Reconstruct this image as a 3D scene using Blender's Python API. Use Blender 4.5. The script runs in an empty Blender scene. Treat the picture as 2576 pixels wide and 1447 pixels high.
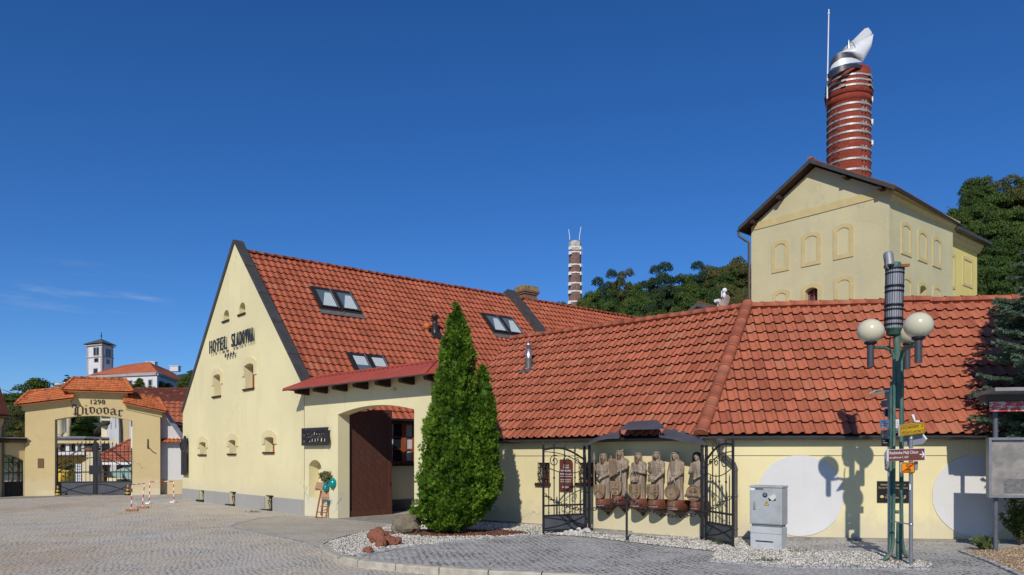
import bpy, bmesh, math, random
import numpy as np
from mathutils import Vector, Matrix, noise
from mathutils.geometry import tessellate_polygon
random.seed(7)
SC = bpy.context.scene
COL = SC.collection
F0, CX, HV, CAM = 1840.0, 1288.0, 1150.0, 2.0     # focal length / centre / horizon of the photograph, eye height
UP = Vector((0, 0, 1))
R = math.radians

def px(u, v, Y):            # a point seen at (u, v) at depth Y
    return Vector(((u-CX)/F0*Y, Y, CAM+(HV-v)/F0*Y))
def gd(u, v, z=0.0):        # a point of the ground
    return px(u, v, (CAM-z)*F0/(v-HV))

# ------------------------------------------------------------------ mesh builder
class MB:
    def __init__(s): s.v=[]; s.f=[]; s.m=[]; s.sm=[]; s.r=[]
    def add(s, vs, fs, mi=0, smooth=False, rnd=None):
        o=len(s.v); s.v.extend([tuple(p) for p in vs])
        q = random.random() if rnd is None else rnd
        for f in fs:
            s.f.append(tuple(i+o for i in f)); s.m.append(mi); s.sm.append(smooth); s.r.append(q)
        return s
    def box(s, c, ax, ay, az, mi=0):     # centre and three half-axis vectors
        c=Vector(c); vs=[c+ax*i+ay*j+az*k for i in(-1,1) for j in(-1,1) for k in(-1,1)]
        return s.add(vs,[(0,1,3,2),(4,6,7,5),(0,4,5,1),(2,3,7,6),(0,2,6,4),(1,5,7,3)],mi)
    def fbox(s, F, s0,s1,z0,z1,d0,d1, mi=0):
        return s.box(F.pt((s0+s1)/2,(z0+z1)/2,(d0+d1)/2), F.a*((s1-s0)/2), F.n*((d1-d0)/2), UP*((z1-z0)/2), mi)
    def prism(s, loop, off, mi=0):       # closed loop of points extruded by a vector
        n=len(loop); off=Vector(off); vs=[Vector(p) for p in loop]; vs+=[p+off for p in vs]
        return s.add(vs,[tuple(range(n)),tuple(range(2*n-1,n-1,-1))]+[(i,(i+1)%n,n+(i+1)%n,n+i) for i in range(n)],mi)
    def fprism(s, F, loop, d0, d1, mi=0):
        return s.prism([F.pt(a,b,d0) for a,b in loop], F.n*(d1-d0), mi)
    def tube(s, pts, r, n=8, mi=0, closed=False, cap=True):
        pts=[Vector(p) for p in pts]; N=len(pts); rs=r if isinstance(r,(list,tuple)) else [r]*N
        vs=[]; prev=None
        for i,p in enumerate(pts):
            if closed: t=pts[(i+1)%N]-pts[i-1]
            else: t=pts[min(i+1,N-1)]-pts[max(i-1,0)]
            t = t.normalized() if t.length>1e-9 else UP
            ref = prev if prev is not None else (UP if abs(t.z)<.9 else Vector((1,0,0)))
            x=(ref-t*ref.dot(t))
            if x.length<1e-5: x=Vector((1,0,0))-t*t.x
            x.normalize(); y=t.cross(x); prev=x
            for k in range(n):
                a=2*math.pi*k/n; vs.append(p+(x*math.cos(a)+y*math.sin(a))*rs[i])
        fs=[]
        for i in range(N if closed else N-1):
            j=(i+1)%N
            for k in range(n): fs.append((i*n+k,i*n+(k+1)%n,j*n+(k+1)%n,j*n+k))
        s.add(vs,fs,mi,True)
        if cap and not closed: s.add(vs[:n],[tuple(range(n))],mi); s.add(vs[-n:],[tuple(range(n))],mi)
        return s
    def lathe(s, c, prof, n=24, mi=0, sx=1, sy=1, smooth=True, xa=Vector((1,0,0)), ya=Vector((0,1,0)), za=UP, arc=None):
        c=Vector(c); vs=[]; full=arc is None; N=n if full else n+1
        for r,z in prof:
            for k in range(N):
                a=2*math.pi*k/n if full else arc[0]+(arc[1]-arc[0])*k/n
                vs.append(c+xa*(r*sx*math.cos(a))+ya*(r*sy*math.sin(a))+za*z)
        fs=[]
        for i in range(len(prof)-1):
            for k in range(n):
                k2=(k+1)%N; fs.append((i*N+k,i*N+k2,(i+1)*N+k2,(i+1)*N+k))
        return s.add(vs,fs,mi,smooth)
    def ball(s, c, r, n=12, mi=0, sc=(1,1,1), ax=(Vector((1,0,0)),Vector((0,1,0)),UP)):
        pr=[(r*math.sin(math.pi*i/n)+1e-5, -r*math.cos(math.pi*i/n)*sc[2]) for i in range(n+1)]
        return s.lathe(c,pr,2*n,mi,sc[0],sc[1],True,ax[0],ax[1],ax[2])
    def rock(s, c, rx, ry, rz, seed=0, mi=0, amp=.35, n=10):
        vs=[];fs=[];c=Vector(c); N=2*n
        for i in range(n+1):
            th=math.pi*i/n
            for k in range(N):
                a=2*math.pi*k/N; d=Vector((math.sin(th)*math.cos(a),math.sin(th)*math.sin(a),math.cos(th)))
                q=noise.cell(d*1.6+Vector((seed,0,0)))*.35+noise.noise(d*1.4+Vector((seed,3,1)))*.8+noise.noise(d*4+Vector((seed,7,1)))*.25
                m=1+amp*q; vs.append(c+Vector((d.x*rx*m,d.y*ry*m,d.z*rz*m)))
        for i in range(n):
            for k in range(N): fs.append((i*N+k,i*N+(k+1)%N,(i+1)*N+(k+1)%N,(i+1)*N+k))
        return s.add(vs,fs,mi,False)
    def text(s, F, txt, s0, s1, z0, z1, d, ex=.01, mi=0, keep=False, lean=None):
        vs,fs,bb=text_data(txt)
        w=bb[1]-bb[0]; h=bb[3]-bb[2]; kx=(s1-s0)/w; kz=(z1-z0)/h
        pts=[F.pt(s0+(x-bb[0])*kx, z0+(y-bb[2])*kz, d+(ex if zz>0 else 0)) for x,y,zz in vs]
        return s.add(pts,fs,mi)
    def build(s, name, mat, parent=None, loc=None, bev=0, attr=False):
        base = WL[parent.name_full] if parent else (Vector(loc) if loc is not None else Vector((0,0,0)))
        me=bpy.data.meshes.new(name)
        a=np.array(s.v,dtype=np.float64).reshape(-1,3)-np.array(base)
        me.from_pydata(a.tolist(),[],s.f)
        for m in (mat if isinstance(mat,(list,tuple)) else [mat]): me.materials.append(m)
        me.polygons.foreach_set('material_index',s.m); me.polygons.foreach_set('use_smooth',s.sm)
        at=me.attributes.new('rnd','FLOAT','FACE'); at.data.foreach_set('value',s.r)
        me.validate(); me.update()
        if not attr:
            bm=bmesh.new(); bm.from_mesh(me); bmesh.ops.recalc_face_normals(bm,faces=bm.faces); bm.to_mesh(me); bm.free()
        return link(name,me,parent,base,bev)

WL={}
def link(name, me, parent, base, bev=0):
    o=bpy.data.objects.new(name,me); COL.objects.link(o); WL[o.name_full]=Vector(base)
    if parent: o.parent=parent
    else: o.location=base
    if bev:
        m=o.modifiers.new('bevel','BEVEL'); m.width=bev; m.segments=2; m.limit_method='ANGLE'; m.angle_limit=R(40)
    return o
def tag(o, label=None, cat=None, group=None, kind=None):
    if label: o['label']=label
    if cat: o['category']=cat
    if group: o['group']=group
    if kind: o['kind']=kind
    return o
def thing(name, label, cat, loc, group=None):
    o=bpy.data.objects.new(name,None); COL.objects.link(o); o.location=loc; o.empty_display_size=.3
    WL[o.name_full]=Vector(loc); return tag(o,label,cat,group)

class Fr:                    # an upright wall plane: a runs left to right as seen, n faces the viewer
    def __init__(s, p0, p1):
        s.O=Vector((p0[0],p0[1],0)); d=Vector((p1[0]-p0[0],p1[1]-p0[1],0)); s.L=d.length; s.a=d.normalized()
        s.n=Vector((s.a.y,-s.a.x,0))
    def pt(s, q, z, d=0): return s.O+s.a*q+s.n*d+UP*z
    def uv(s, u, v, d=0):
        k=Vector(((u-CX)/F0,1,(HV-v)/F0)); t=(s.O+s.n*d).dot(s.n)/k.dot(s.n); p=k*t
        return (p-s.O).dot(s.a), CAM+p.z
    def uvs(s, pts, d=0): return [s.uv(a,b,d) for a,b in pts]

_T={}
def text_data(txt):
    if txt in _T: return _T[txt]
    c=bpy.data.curves.new('t','FONT'); c.body=txt; c.extrude=.5; c.resolution_u=3
    o=bpy.data.objects.new('t',c); me=bpy.data.meshes.new_from_object(o)
    vs=[tuple(v.co) for v in me.vertices]; fs=[tuple(p.vertices) for p in me.polygons]
    xs=[v[0] for v in vs]; ys=[v[1] for v in vs]
    _T[txt]=(vs,fs,(min(xs),max(xs),min(ys),max(ys)))
    bpy.data.objects.remove(o); bpy.data.meshes.remove(me); bpy.data.curves.remove(c)
    return _T[txt]

def arch(s0,s1,z0,zs,zt,n=10):      # opening with a segmental head
    w=(s1-s0)/2; pts=[(s0,z0),(s1,z0),(s1,zs)]; m=(s0+s1)/2; h=zt-zs
    if h>1e-4:
        rr=(w*w+h*h)/(2*h); a0=math.asin(min(1,w/rr))
        if h>w: rr=None
        for i in range(1,n):
            if rr: a=a0-2*a0*i/n; pts.append((m+rr*math.sin(a), zt-rr+rr*math.cos(a)))
            else: a=math.pi*i/n; pts.append((m+w*math.cos(a), zs+h*math.sin(a)))
    pts.append((s0,zs)); return pts
def holed(mb, F, outer, holes, d=0, depth=.2, mi=0, rmi=None):
    loops=[[Vector((a,b,0)) for a,b in l] for l in [outer]+holes]
    flat=[(a,b) for l in [outer]+holes for a,b in l]
    mb.add([F.pt(a,b,d) for a,b in flat],[tuple(t) for t in tessellate_polygon(loops)],mi)
    for h in holes:
        n=len(h); vs=[F.pt(a,b,d) for a,b in h]+[F.pt(a,b,d-depth) for a,b in h]
        mb.add(vs,[(i,(i+1)%n,n+(i+1)%n,n+i) for i in range(n)],mi if rmi is None else rmi)
def slab(mb, F, outer, holes, d0, d1, mi=0):   # plate with holes, with thickness
    holed(mb,F,outer,holes,d1,d1-d0,mi)
    n=len(outer); vs=[F.pt(a,b,d1) for a,b in outer]+[F.pt(a,b,d0) for a,b in outer]
    mb.add(vs,[(i,(i+1)%n,n+(i+1)%n,n+i) for i in range(n)],mi)

# ------------------------------------------------------------------ materials
def nd(nt, t, **kw):
    n=nt.nodes.new(t)
    for k,v in kw.items():
        if k in n.inputs: n.inputs[k].default_value=v
        else: setattr(n,k,v)
    return n
def mixc(nt, fac, a, b, mode='MIX'):
    m=nt.nodes.new('ShaderNodeMix'); m.data_type='RGBA'; m.blend_type=mode
    for sock,val in ((m.inputs[0],fac),(m.inputs[6],a),(m.inputs[7],b)):
        if hasattr(val,'default_value'): nt.links.new(val,sock)
        elif isinstance(val,(int,float)): sock.default_value=val
        else: sock.default_value=(*val[:3],1)
    return m.outputs[2]
def math_(nt, op, a, b=0.0, clamp=False):
    m=nt.nodes.new('ShaderNodeMath'); m.operation=op; m.use_clamp=clamp
    for i,val in ((0,a),(1,b)):
        if hasattr(val,'default_value'): nt.links.new(val,m.inputs[i])
        else: m.inputs[i].default_value=val
    return m.outputs[0]
def ramp(nt, fac, lo, hi):
    m=nt.nodes.new('ShaderNodeMapRange'); nt.links.new(fac,m.inputs[0]); m.inputs[1].default_value=lo; m.inputs[2].default_value=hi
    m.interpolation_type='SMOOTHSTEP'; return m.outputs[0]
def pos(nt):
    g=nt.nodes.new('ShaderNodeNewGeometry'); return g.outputs['Position']
def tex_noise(nt, vec, scale, detail=4, rough=.6, stretch=None):
    if stretch:
        mp=nd(nt,'ShaderNodeMapping'); mp.inputs['Scale'].default_value=stretch; nt.links.new(vec,mp.inputs[0]); vec=mp.outputs[0]
    n=nd(nt,'ShaderNodeTexNoise',Scale=scale,Detail=detail,Roughness=rough); nt.links.new(vec,n.inputs['Vector']); return n.outputs[0]
def newmat(name):
    m=bpy.data.materials.new(name); m.use_nodes=True; nt=m.node_tree; b=nt.nodes['Principled BSDF']; return m,nt,b
def M(name, col, rough=.8, var=.15, scale=4, bump=0, bscale=80, metal=0, rnd=0, spec=.3, dirt=None, dscale=1.5, dlo=.5, dhi=.75, stretch=None, objrnd=0, emit=None):
    m,nt,b=newmat(name); P=pos(nt)
    n=tex_noise(nt,P,scale,5)
    lo=tuple(c*(1-var) for c in col); hi=tuple(min(1,c*(1+var)) for c in col)
    c=mixc(nt,ramp(nt,n,.3,.7),lo,hi)
    if dirt:
        d=ramp(nt,tex_noise(nt,P,dscale,6,.65,stretch),dlo,dhi); c=mixc(nt,d,c,dirt)
    if rnd:
        a=nd(nt,'ShaderNodeAttribute'); a.attribute_name='rnd'
        k=math_(nt,'ADD',math_(nt,'MULTIPLY',a.outputs['Fac'],2*rnd),1-rnd)
        c=mixc(nt,1.0,c,k,'MULTIPLY')
    if objrnd:
        oi=nd(nt,'ShaderNodeObjectInfo'); k=math_(nt,'ADD',math_(nt,'MULTIPLY',oi.outputs['Random'],2*objrnd),1-objrnd)
        c=mixc(nt,1.0,c,k,'MULTIPLY')
    nt.links.new(c,b.inputs['Base Color'])
    b.inputs['Roughness'].default_value=rough; b.inputs['Metallic'].default_value=metal; b.inputs['Specular IOR Level'].default_value=spec
    if bump:
        bn=nd(nt,'ShaderNodeBump',Strength=min(1,bump)); bn.inputs['Distance'].default_value=.02
        nt.links.new(tex_noise(nt,P,bscale,4),bn.inputs['Height']); nt.links.new(bn.outputs[0],b.inputs['Normal'])
    return m
def plaster(name, col, stain, amount=.35, blot=None, base_dirt=None, crack=0):
    m,nt,b=newmat(name); P=pos(nt)
    c=mixc(nt,ramp(nt,tex_noise(nt,P,.35,5,.6),.35,.7),tuple(x*.94 for x in col),tuple(min(1,x*1.05) for x in col))
    st=math_(nt,'MULTIPLY',ramp(nt,tex_noise(nt,P,1.2,6,.6,(1.6,1.6,.22)),.52,.8),amount); c=mixc(nt,st,c,stain)
    if blot:
        bl=math_(nt,'MULTIPLY',ramp(nt,tex_noise(nt,P,2.6,5,.55),.62,.72),blot[1]); c=mixc(nt,bl,c,blot[0])
    if base_dirt:
        sx=nd(nt,'ShaderNodeSeparateXYZ'); nt.links.new(P,sx.inputs[0])
        hgt=math_(nt,'ADD',sx.outputs[2],math_(nt,'MULTIPLY',tex_noise(nt,P,3.5,5,.6),-.9))
        k=ramp(nt,hgt,base_dirt[1]-.25,base_dirt[1]-.85); c=mixc(nt,math_(nt,'MULTIPLY',k,base_dirt[2]),c,base_dirt[0])
    if crack:      # hairline cracks in patches, thin rain streaks
        dv=nd(nt,'ShaderNodeVectorMath',operation='ADD'); nz=nd(nt,'ShaderNodeTexNoise',Scale=1.7,Detail=5.0); nt.links.new(P,nz.inputs['Vector']); nt.links.new(P,dv.inputs[0]); nt.links.new(nz.outputs['Color'],dv.inputs[1])
        vo=nd(nt,'ShaderNodeTexVoronoi',feature='DISTANCE_TO_EDGE',Scale=.42); nt.links.new(dv.outputs[0],vo.inputs['Vector'])
        k=math_(nt,'MULTIPLY',ramp(nt,vo.outputs['Distance'],.008,.003),ramp(nt,tex_noise(nt,P,.5,3),.52,.6)); c=mixc(nt,math_(nt,'MULTIPLY',k,crack),c,tuple(x*.45 for x in stain))
        s2=math_(nt,'MULTIPLY',ramp(nt,tex_noise(nt,P,3.2,4,.55,(1.5,1.5,.10)),.60,.76),.30*crack); c=mixc(nt,s2,c,tuple(x*.70 for x in stain))
    nt.links.new(c,b.inputs['Base Color']); b.inputs['Roughness'].default_value=.92; b.inputs['Specular IOR Level'].default_value=.15
    bn=nd(nt,'ShaderNodeBump',Strength=.35); bn.inputs['Distance'].default_value=.012
    nt.links.new(math_(nt,'ADD',tex_noise(nt,P,9,4),math_(nt,'MULTIPLY',tex_noise(nt,P,70,3),.35)),bn.inputs['Height']); nt.links.new(bn.outputs[0],b.inputs['Normal'])
    return m
def tilemat(name, col, rnd=.14, grime=(.10,.05,.035), gam=.5):
    m,nt,b=newmat(name); P=pos(nt)
    c=mixc(nt,ramp(nt,tex_noise(nt,P,1.1,6,.65),.3,.72),tuple(x*.86 for x in col),tuple(x*1.08 for x in col))
    a=nd(nt,'ShaderNodeAttribute'); a.attribute_name='rnd'
    k=math_(nt,'ADD',math_(nt,'MULTIPLY',a.outputs['Fac'],2*rnd),1-rnd); c=mixc(nt,1.0,c,k,'MULTIPLY')
    g=math_(nt,'MULTIPLY',ramp(nt,tex_noise(nt,P,7,6,.7),.54,.78),gam); c=mixc(nt,g,c,grime)
    l=math_(nt,'MULTIPLY',ramp(nt,tex_noise(nt,P,24,3,.5),.68,.74),.5); c=mixc(nt,l,c,(.42,.34,.28))
    r1=ramp(nt,a.outputs['Fac'],.955,.965); c=mixc(nt,math_(nt,'MULTIPLY',r1,.75),c,(.27,.075,.04)); r2=ramp(nt,a.outputs['Fac'],.045,.035); c=mixc(nt,math_(nt,'MULTIPLY',r2,.6),c,(.50,.20,.11))
    w_=ramp(nt,tex_noise(nt,P,.55,6,.7),.5,.75); c=mixc(nt,math_(nt,'MULTIPLY',w_,.38),c,tuple(x*.62 for x in col))
    nt.links.new(c,b.inputs['Base Color']); b.inputs['Roughness'].default_value=.85; b.inputs['Specular IOR Level'].default_value=.2
    bn=nd(nt,'ShaderNodeBump',Strength=.3); bn.inputs['Distance'].default_value=.006
    nt.links.new(tex_noise(nt,P,60,4),bn.inputs['Height']); nt.links.new(bn.outputs[0],b.inputs['Normal'])
    return m
def leafmat(name, c1, c2, objrnd=0, rough=.65):
    m,nt,b=newmat(name)
    a=nd(nt,'ShaderNodeAttribute'); a.attribute_name='rnd'
    c=mixc(nt,a.outputs['Fac'],c1,c2)
    if objrnd:
        oi=nd(nt,'ShaderNodeObjectInfo'); c=mixc(nt,math_(nt,'MULTIPLY',oi.outputs['Random'],objrnd),c,(c2[0]*1.9,c2[1]*1.25,c2[2]*.8))
    nt.links.new(c,b.inputs['Base Color']); b.inputs['Roughness'].default_value=rough; b.inputs['Specular IOR Level'].default_value=.25
    t=nd(nt,'ShaderNodeBsdfTranslucent'); nt.links.new(c,t.inputs[0]); mx=nd(nt,'ShaderNodeMixShader',Fac=.25)
    nt.links.new(b.outputs[0],mx.inputs[1]); nt.links.new(t.outputs[0],mx.inputs[2]); nt.links.new(mx.outputs[0],nt.nodes['Material Output'].inputs[0])
    return m
def sett_mat(name, cols, joint, bw, bh, arcw=0, arch_=0, rot=0, jit=.02, jw=.012, fade=.6, dirt=None, bumpd=.02):
    m,nt,b=newmat(name); P=pos(nt)
    mp=nd(nt,'ShaderNodeMapping'); mp.inputs['Rotation'].default_value=(0,0,rot); nt.links.new(P,mp.inputs[0])
    sx=nd(nt,'ShaderNodeSeparateXYZ'); nt.links.new(mp.outputs[0],sx.inputs[0])
    x,y=sx.outputs[0],sx.outputs[1]
    if arcw:
        q=math_(nt,'SINE',math_(nt,'MULTIPLY',x,math.pi/arcw)); q=math_(nt,'ABSOLUTE',q); y=math_(nt,'ADD',y,math_(nt,'MULTIPLY',q,arch_))
    j1=tex_noise(nt,P,4.5,3); j2=tex_noise(nt,P,5.5,3)
    x=math_(nt,'ADD',x,math_(nt,'MULTIPLY',j1,jit*6)); y=math_(nt,'ADD',y,math_(nt,'MULTIPLY',j2,jit*5))
    cx=nd(nt,'ShaderNodeCombineXYZ'); nt.links.new(x,cx.inputs[0]); nt.links.new(y,cx.inputs[1])
    br=nd(nt,'ShaderNodeTexBrick',Scale=1.0); br.inputs['Mortar Size'].default_value=jw; br.inputs['Mortar Smooth'].default_value=.5
    br.inputs['Brick Width'].default_value=bw; br.inputs['Row Height'].default_value=bh; br.inputs['Bias'].default_value=0
    br.inputs['Color1'].default_value=(0,0,0,1); br.inputs['Color2'].default_value=(1,1,1,1); br.inputs['Mortar'].default_value=(.5,.5,.5,1)
    nt.links.new(cx.outputs[0],br.inputs['Vector'])
    v=nd(nt,'ShaderNodeTexVoronoi',Scale=1/bw); nt.links.new(cx.outputs[0],v.inputs['Vector'])
    sep=nd(nt,'ShaderNodeSeparateColor'); nt.links.new(v.outputs['Color'],sep.inputs[0])
    c=mixc(nt,br.outputs['Color'],cols[0],cols[1]); c=mixc(nt,math_(nt,'MULTIPLY',sep.outputs[0],.6),c,cols[2])
    c=mixc(nt,math_(nt,'MULTIPLY',ramp(nt,tex_noise(nt,P,.45,4,.55),.42,.66),fade),c,cols[3])
    if dirt: c=mixc(nt,math_(nt,'MULTIPLY',ramp(nt,tex_noise(nt,P,.23,5,.6,(1,.5,1)),.5,.72),dirt[1]),c,dirt[0])
    gapn=ramp(nt,tex_noise(nt,P,.9,6,.75),.40,.64)
    c=mixc(nt,math_(nt,'MULTIPLY',br.outputs['Fac'],math_(nt,'ADD',math_(nt,'MULTIPLY',gapn,.72),.28)),c,joint)
    c=mixc(nt,math_(nt,'MULTIPLY',ramp(nt,tex_noise(nt,P,22,3),.35,.75),.35),c,tuple(t*.55 for t in cols[0]))
    nt.links.new(c,b.inputs['Base Color']); b.inputs['Roughness'].default_value=.8; b.inputs['Specular IOR Level'].default_value=.3
    h=math_(nt,'SUBTRACT',math_(nt,'ADD',math_(nt,'MULTIPLY',sep.outputs[1],.35),math_(nt,'MULTIPLY',tex_noise(nt,P,30,3),.5)),math_(nt,'MULTIPLY',br.outputs['Fac'],1.2))
    bn=nd(nt,'ShaderNodeBump',Strength=.8); bn.inputs['Distance'].default_value=bumpd
    nt.links.new(h,bn.inputs['Height']); nt.links.new(bn.outputs[0],b.inputs['Normal'])
    return m
def brickmat(name, c1, c2, mortar, bw=.28, bh=.085, axis=None, eff=None, mort=.012, R0=1.6):
    m,nt,b=newmat(name); P=pos(nt); sx=nd(nt,'ShaderNodeSeparateXYZ')
    src=P
    if axis:
        vm=nd(nt,'ShaderNodeVectorMath',operation='SUBTRACT'); nt.links.new(P,vm.inputs[0]); vm.inputs[1].default_value=(axis[0],axis[1],0); src=vm.outputs[0]
    nt.links.new(src,sx.inputs[0])
    if axis: x=math_(nt,'MULTIPLY',math_(nt,'ARCTAN2',sx.outputs[1],sx.outputs[0]),R0)
    else: x=math_(nt,'ADD',sx.outputs[0],sx.outputs[1])
    cx=nd(nt,'ShaderNodeCombineXYZ'); nt.links.new(x,cx.inputs[0]); nt.links.new(sx.outputs[2],cx.inputs[1])
    br=nd(nt,'ShaderNodeTexBrick',Scale=1.0); br.inputs['Mortar Size'].default_value=mort; br.inputs['Brick Width'].default_value=bw; br.inputs['Row Height'].default_value=bh
    br.inputs['Color1'].default_value=(*c1,1); br.inputs['Color2'].default_value=(*c2,1); br.inputs['Mortar'].default_value=(*mortar,1); nt.links.new(cx.outputs[0],br.inputs['Vector'])
    c=br.outputs['Color']
    c=mixc(nt,math_(nt,'MULTIPLY',ramp(nt,tex_noise(nt,P,.9,5),.4,.75),.4),c,tuple(t*.6 for t in c1))
    if eff:
        for col,sc,lo,hi,am,stv in eff:
            c=mixc(nt,math_(nt,'MULTIPLY',ramp(nt,tex_noise(nt,P,sc,5,.6,stv),lo,hi),am),c,col)
    nt.links.new(c,b.inputs['Base Color']); b.inputs['Roughness'].default_value=.85; b.inputs['Specular IOR Level'].default_value=.2
    bn=nd(nt,'ShaderNodeBump',Strength=.5); bn.inputs['Distance'].default_value=.01; bn.invert=True
    nt.links.new(br.outputs['Fac'],bn.inputs['Height']); nt.links.new(bn.outputs[0],b.inputs['Normal'])
    return m
def glassmat(name, col=(.02,.03,.05), rough=.06, spec=.8):
    m,nt,b=newmat(name); b.inputs['Base Color'].default_value=(*col,1); b.inputs['Roughness'].default_value=rough; b.inputs['Specular IOR Level'].default_value=spec; return m
def woodmat(name, c1, c2, sc=(9,9,.9), rough=.7):
    m,nt,b=newmat(name); P=pos(nt)
    n=tex_noise(nt,P,2.2,6,.6,sc); c=mixc(nt,ramp(nt,n,.35,.68),c1,c2)
    nt.links.new(c,b.inputs['Base Color']); b.inputs['Roughness'].default_value=rough; b.inputs['Specular IOR Level'].default_value=.3
    bn=nd(nt,'ShaderNodeBump',Strength=.35); bn.inputs['Distance'].default_value=.006; nt.links.new(n,bn.inputs['Height']); nt.links.new(bn.outputs[0],b.inputs['Normal'])
    return m

YEL=plaster('yellow_plaster',(.77,.685,.395),(.66,.58,.36),.55,base_dirt=((.62,.56,.41),.95,.45),crack=.3)
YEL2=plaster('yellow_plaster_wing',(.77,.675,.38),(.64,.55,.34),.45,blot=((.74,.69,.52),.25),base_dirt=((.56,.50,.37),.62,.6),crack=.7)
YELG=plaster('yellow_plaster_gate',(.75,.675,.40),(.62,.55,.35),.5,blot=((.72,.69,.58),.2),base_dirt=((.58,.56,.50),.95,.38),crack=.8)
TOW=plaster('tower_plaster',(.575,.52,.31),(.49,.46,.335),.6,blot=((.66,.60,.40),.4),crack=.25)
TOW2=plaster('annex_plaster',(.70,.58,.20),(.60,.52,.24),.4)
TRIM=M('yellow_trim',(.58,.47,.225),.9,.06,2,bump=.3,bscale=60)
TRIM2=M('pale_trim',(.71,.61,.335),.9,.06,2,bump=.3,bscale=60)
OCH=plaster('ochre_plaster',(.60,.475,.24),(.52,.42,.24),.4,blot=((.53,.41,.20),.3),base_dirt=((.64,.55,.36),.95,.55),crack=.6)
WHITE=plaster('white_plaster',(.66,.65,.62),(.56,.55,.53),.4)
WHITEC=plaster('white_disc_plaster',(.65,.645,.625),(.57,.56,.54),.35,blot=((.70,.695,.68),.4))
CREAM=plaster('cream_plaster',(.66,.58,.38),(.55,.48,.33),.3)
GREYP=plaster('grey_plinth',(.37,.36,.33),(.26,.26,.25),.5,blot=((.42,.42,.41),.4))
TILE=tilemat('wing_roof_tile',(.445,.137,.073),.16)
TILEH=tilemat('hotel_roof_tile',(.41,.110,.055),.18,gam=.6)
TILEO=tilemat('orange_roof_tile',(.56,.17,.06),.16)
TILEB=tilemat('brown_roof_tile',(.19,.06,.04),.2)
GAP=M('tile_gap_shade',(.035,.018,.013),.95,.2,8)  # near-black: shade and dirt under each tile course, put into the colour
GROOVE=M('tile_groove_shade',(.15,.045,.025),.95,.3,8)  # shadow line and dirt beside each roll, painted as a dark strip
DMET=M('dark_coping_metal',(.060,.056,.050),.5,.12,3,metal=.0,spec=.45,dirt=(.085,.08,.07),dscale=2)
IRON=M('black_iron',(.018,.018,.020),.45,.2,10,spec=.5)
IRONP=M('grey_iron_panel',(.075,.08,.092),.5,.15,3,spec=.5,dirt=(.09,.09,.10),dscale=1.2,stretch=(1,1,.4))
GREYM=M('grey_metal',(.22,.23,.25),.42,.12,6,metal=.3,spec=.5)
GUTT=M('gutter_metal',(.05,.05,.055),.4,.2,5,spec=.6)
PIPE=M('downpipe_metal',(.10,.085,.075),.5,.15,5,spec=.5)
STEEL=M('stainless_steel',(.56,.56,.55),.32,.1,3,metal=.85,dirt=(.42,.41,.40),dscale=2.5)
REDM=M('red_sheet_metal',(.40,.078,.050),.65,.10,2,spec=.2,dirt=(.33,.068,.045),dscale=1.2)
DWOOD=woodmat('dark_brown_wood',(.035,.018,.012),(.06,.032,.02))
DOORW=woodmat('brown_door_wood',(.085,.034,.022),(.115,.047,.03))
FRAMEW=woodmat('red_window_wood',(.26,.065,.025),(.33,.09,.035))
DFRAME=M('dark_window_frame',(.028,.022,.02),.4,.2,8,spec=.5)
GLASS=glassmat('window_glass',(.015,.02,.03))
SKYG=glassmat('skylight_glass',(.10,.13,.15),.12,.7)
CURT=M('curtain',(.55,.55,.52),.9,.1,8)
BLIND=M('skylight_blind',(.45,.50,.50),.7,.05,8)
BRICKR=None
STONE=M('grey_boulder_stone',(.20,.165,.115),.9,.35,5,bump=.8,bscale=18,dirt=(.10,.085,.06),dscale=5)
REDST=M('red_sandstone',(.25,.095,.055),.9,.3,6,bump=.8,bscale=22,dirt=(.14,.06,.04),dscale=6)
PALEST=M('pale_stone',(.55,.52,.46),.9,.2,6,bump=.6,bscale=25)
CONC=M('concrete',(.30,.28,.235),.9,.2,3,bump=.6,bscale=40,dirt=(.20,.185,.15),dscale=4)
CARVE=woodmat('carved_wood',(.20,.15,.105),(.38,.305,.23),(7,7,1.2),.75)
CARVD=woodmat('carved_wood_dark',(.10,.05,.03),(.17,.09,.055))
CARVS=woodmat('carved_shield_wood',(.20,.135,.08),(.33,.235,.15),(7,7,1.2),.7)
HAIRG=woodmat('carved_hair_wood',(.22,.16,.105),(.34,.265,.19))
BLACKV=M('black_veil',(.012,.012,.014),.7,.2,6)
CORB=M('red_corbel_paint',(.17,.055,.032),.55,.2,5,dirt=(.11,.04,.028),dscale=6)
CORBB=M('brown_corbel_bowl',(.075,.038,.028),.6,.2,5)
PAINTW=M('white_paint',(.75,.75,.74),.55,.06,8,rnd=.0)
OFFW=M('ivory_globe',(.62,.575,.41),.22,.04,2,spec=.5,dirt=(.58,.53,.38),dscale=3)
GREENP=M('green_pole_paint',(.055,.13,.105),.55,.2,6,dirt=(.17,.20,.13),dscale=7,dlo=.48,dhi=.68,stretch=(1,1,.25))
CABG=M('cabinet_grey',(.40,.42,.42),.6,.06,4,dirt=(.33,.34,.33),dscale=3)
CABL=M('cabinet_base_grey',(.50,.52,.52),.65,.05,4,dirt=(.42,.43,.42),dscale=3)
BLACK=M('black_paint',(.012,.012,.013),.5,.2,8)
GOLD=M('gold_lettering',(.60,.46,.18),.5,.05,8)
SYEL=M('sign_yellow',(.50,.30,.012),.45,.05,8)
SORA=M('sign_orange',(.72,.27,.006),.45,.04,8)
SBRN=M('sign_brown',(.16,.052,.035),.45,.05,8)
SRED=M('sign_red',(.55,.02,.015),.5,.05,8)
SGRY=M('sign_back_grey',(.25,.26,.28),.5,.08,6,metal=.2)
SWHT=M('sign_white',(.74,.75,.76),.45,.04,8)
TEAL=M('teal_balloon',(.0,.22,.21),.18,.05,5,spec=.6)
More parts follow.
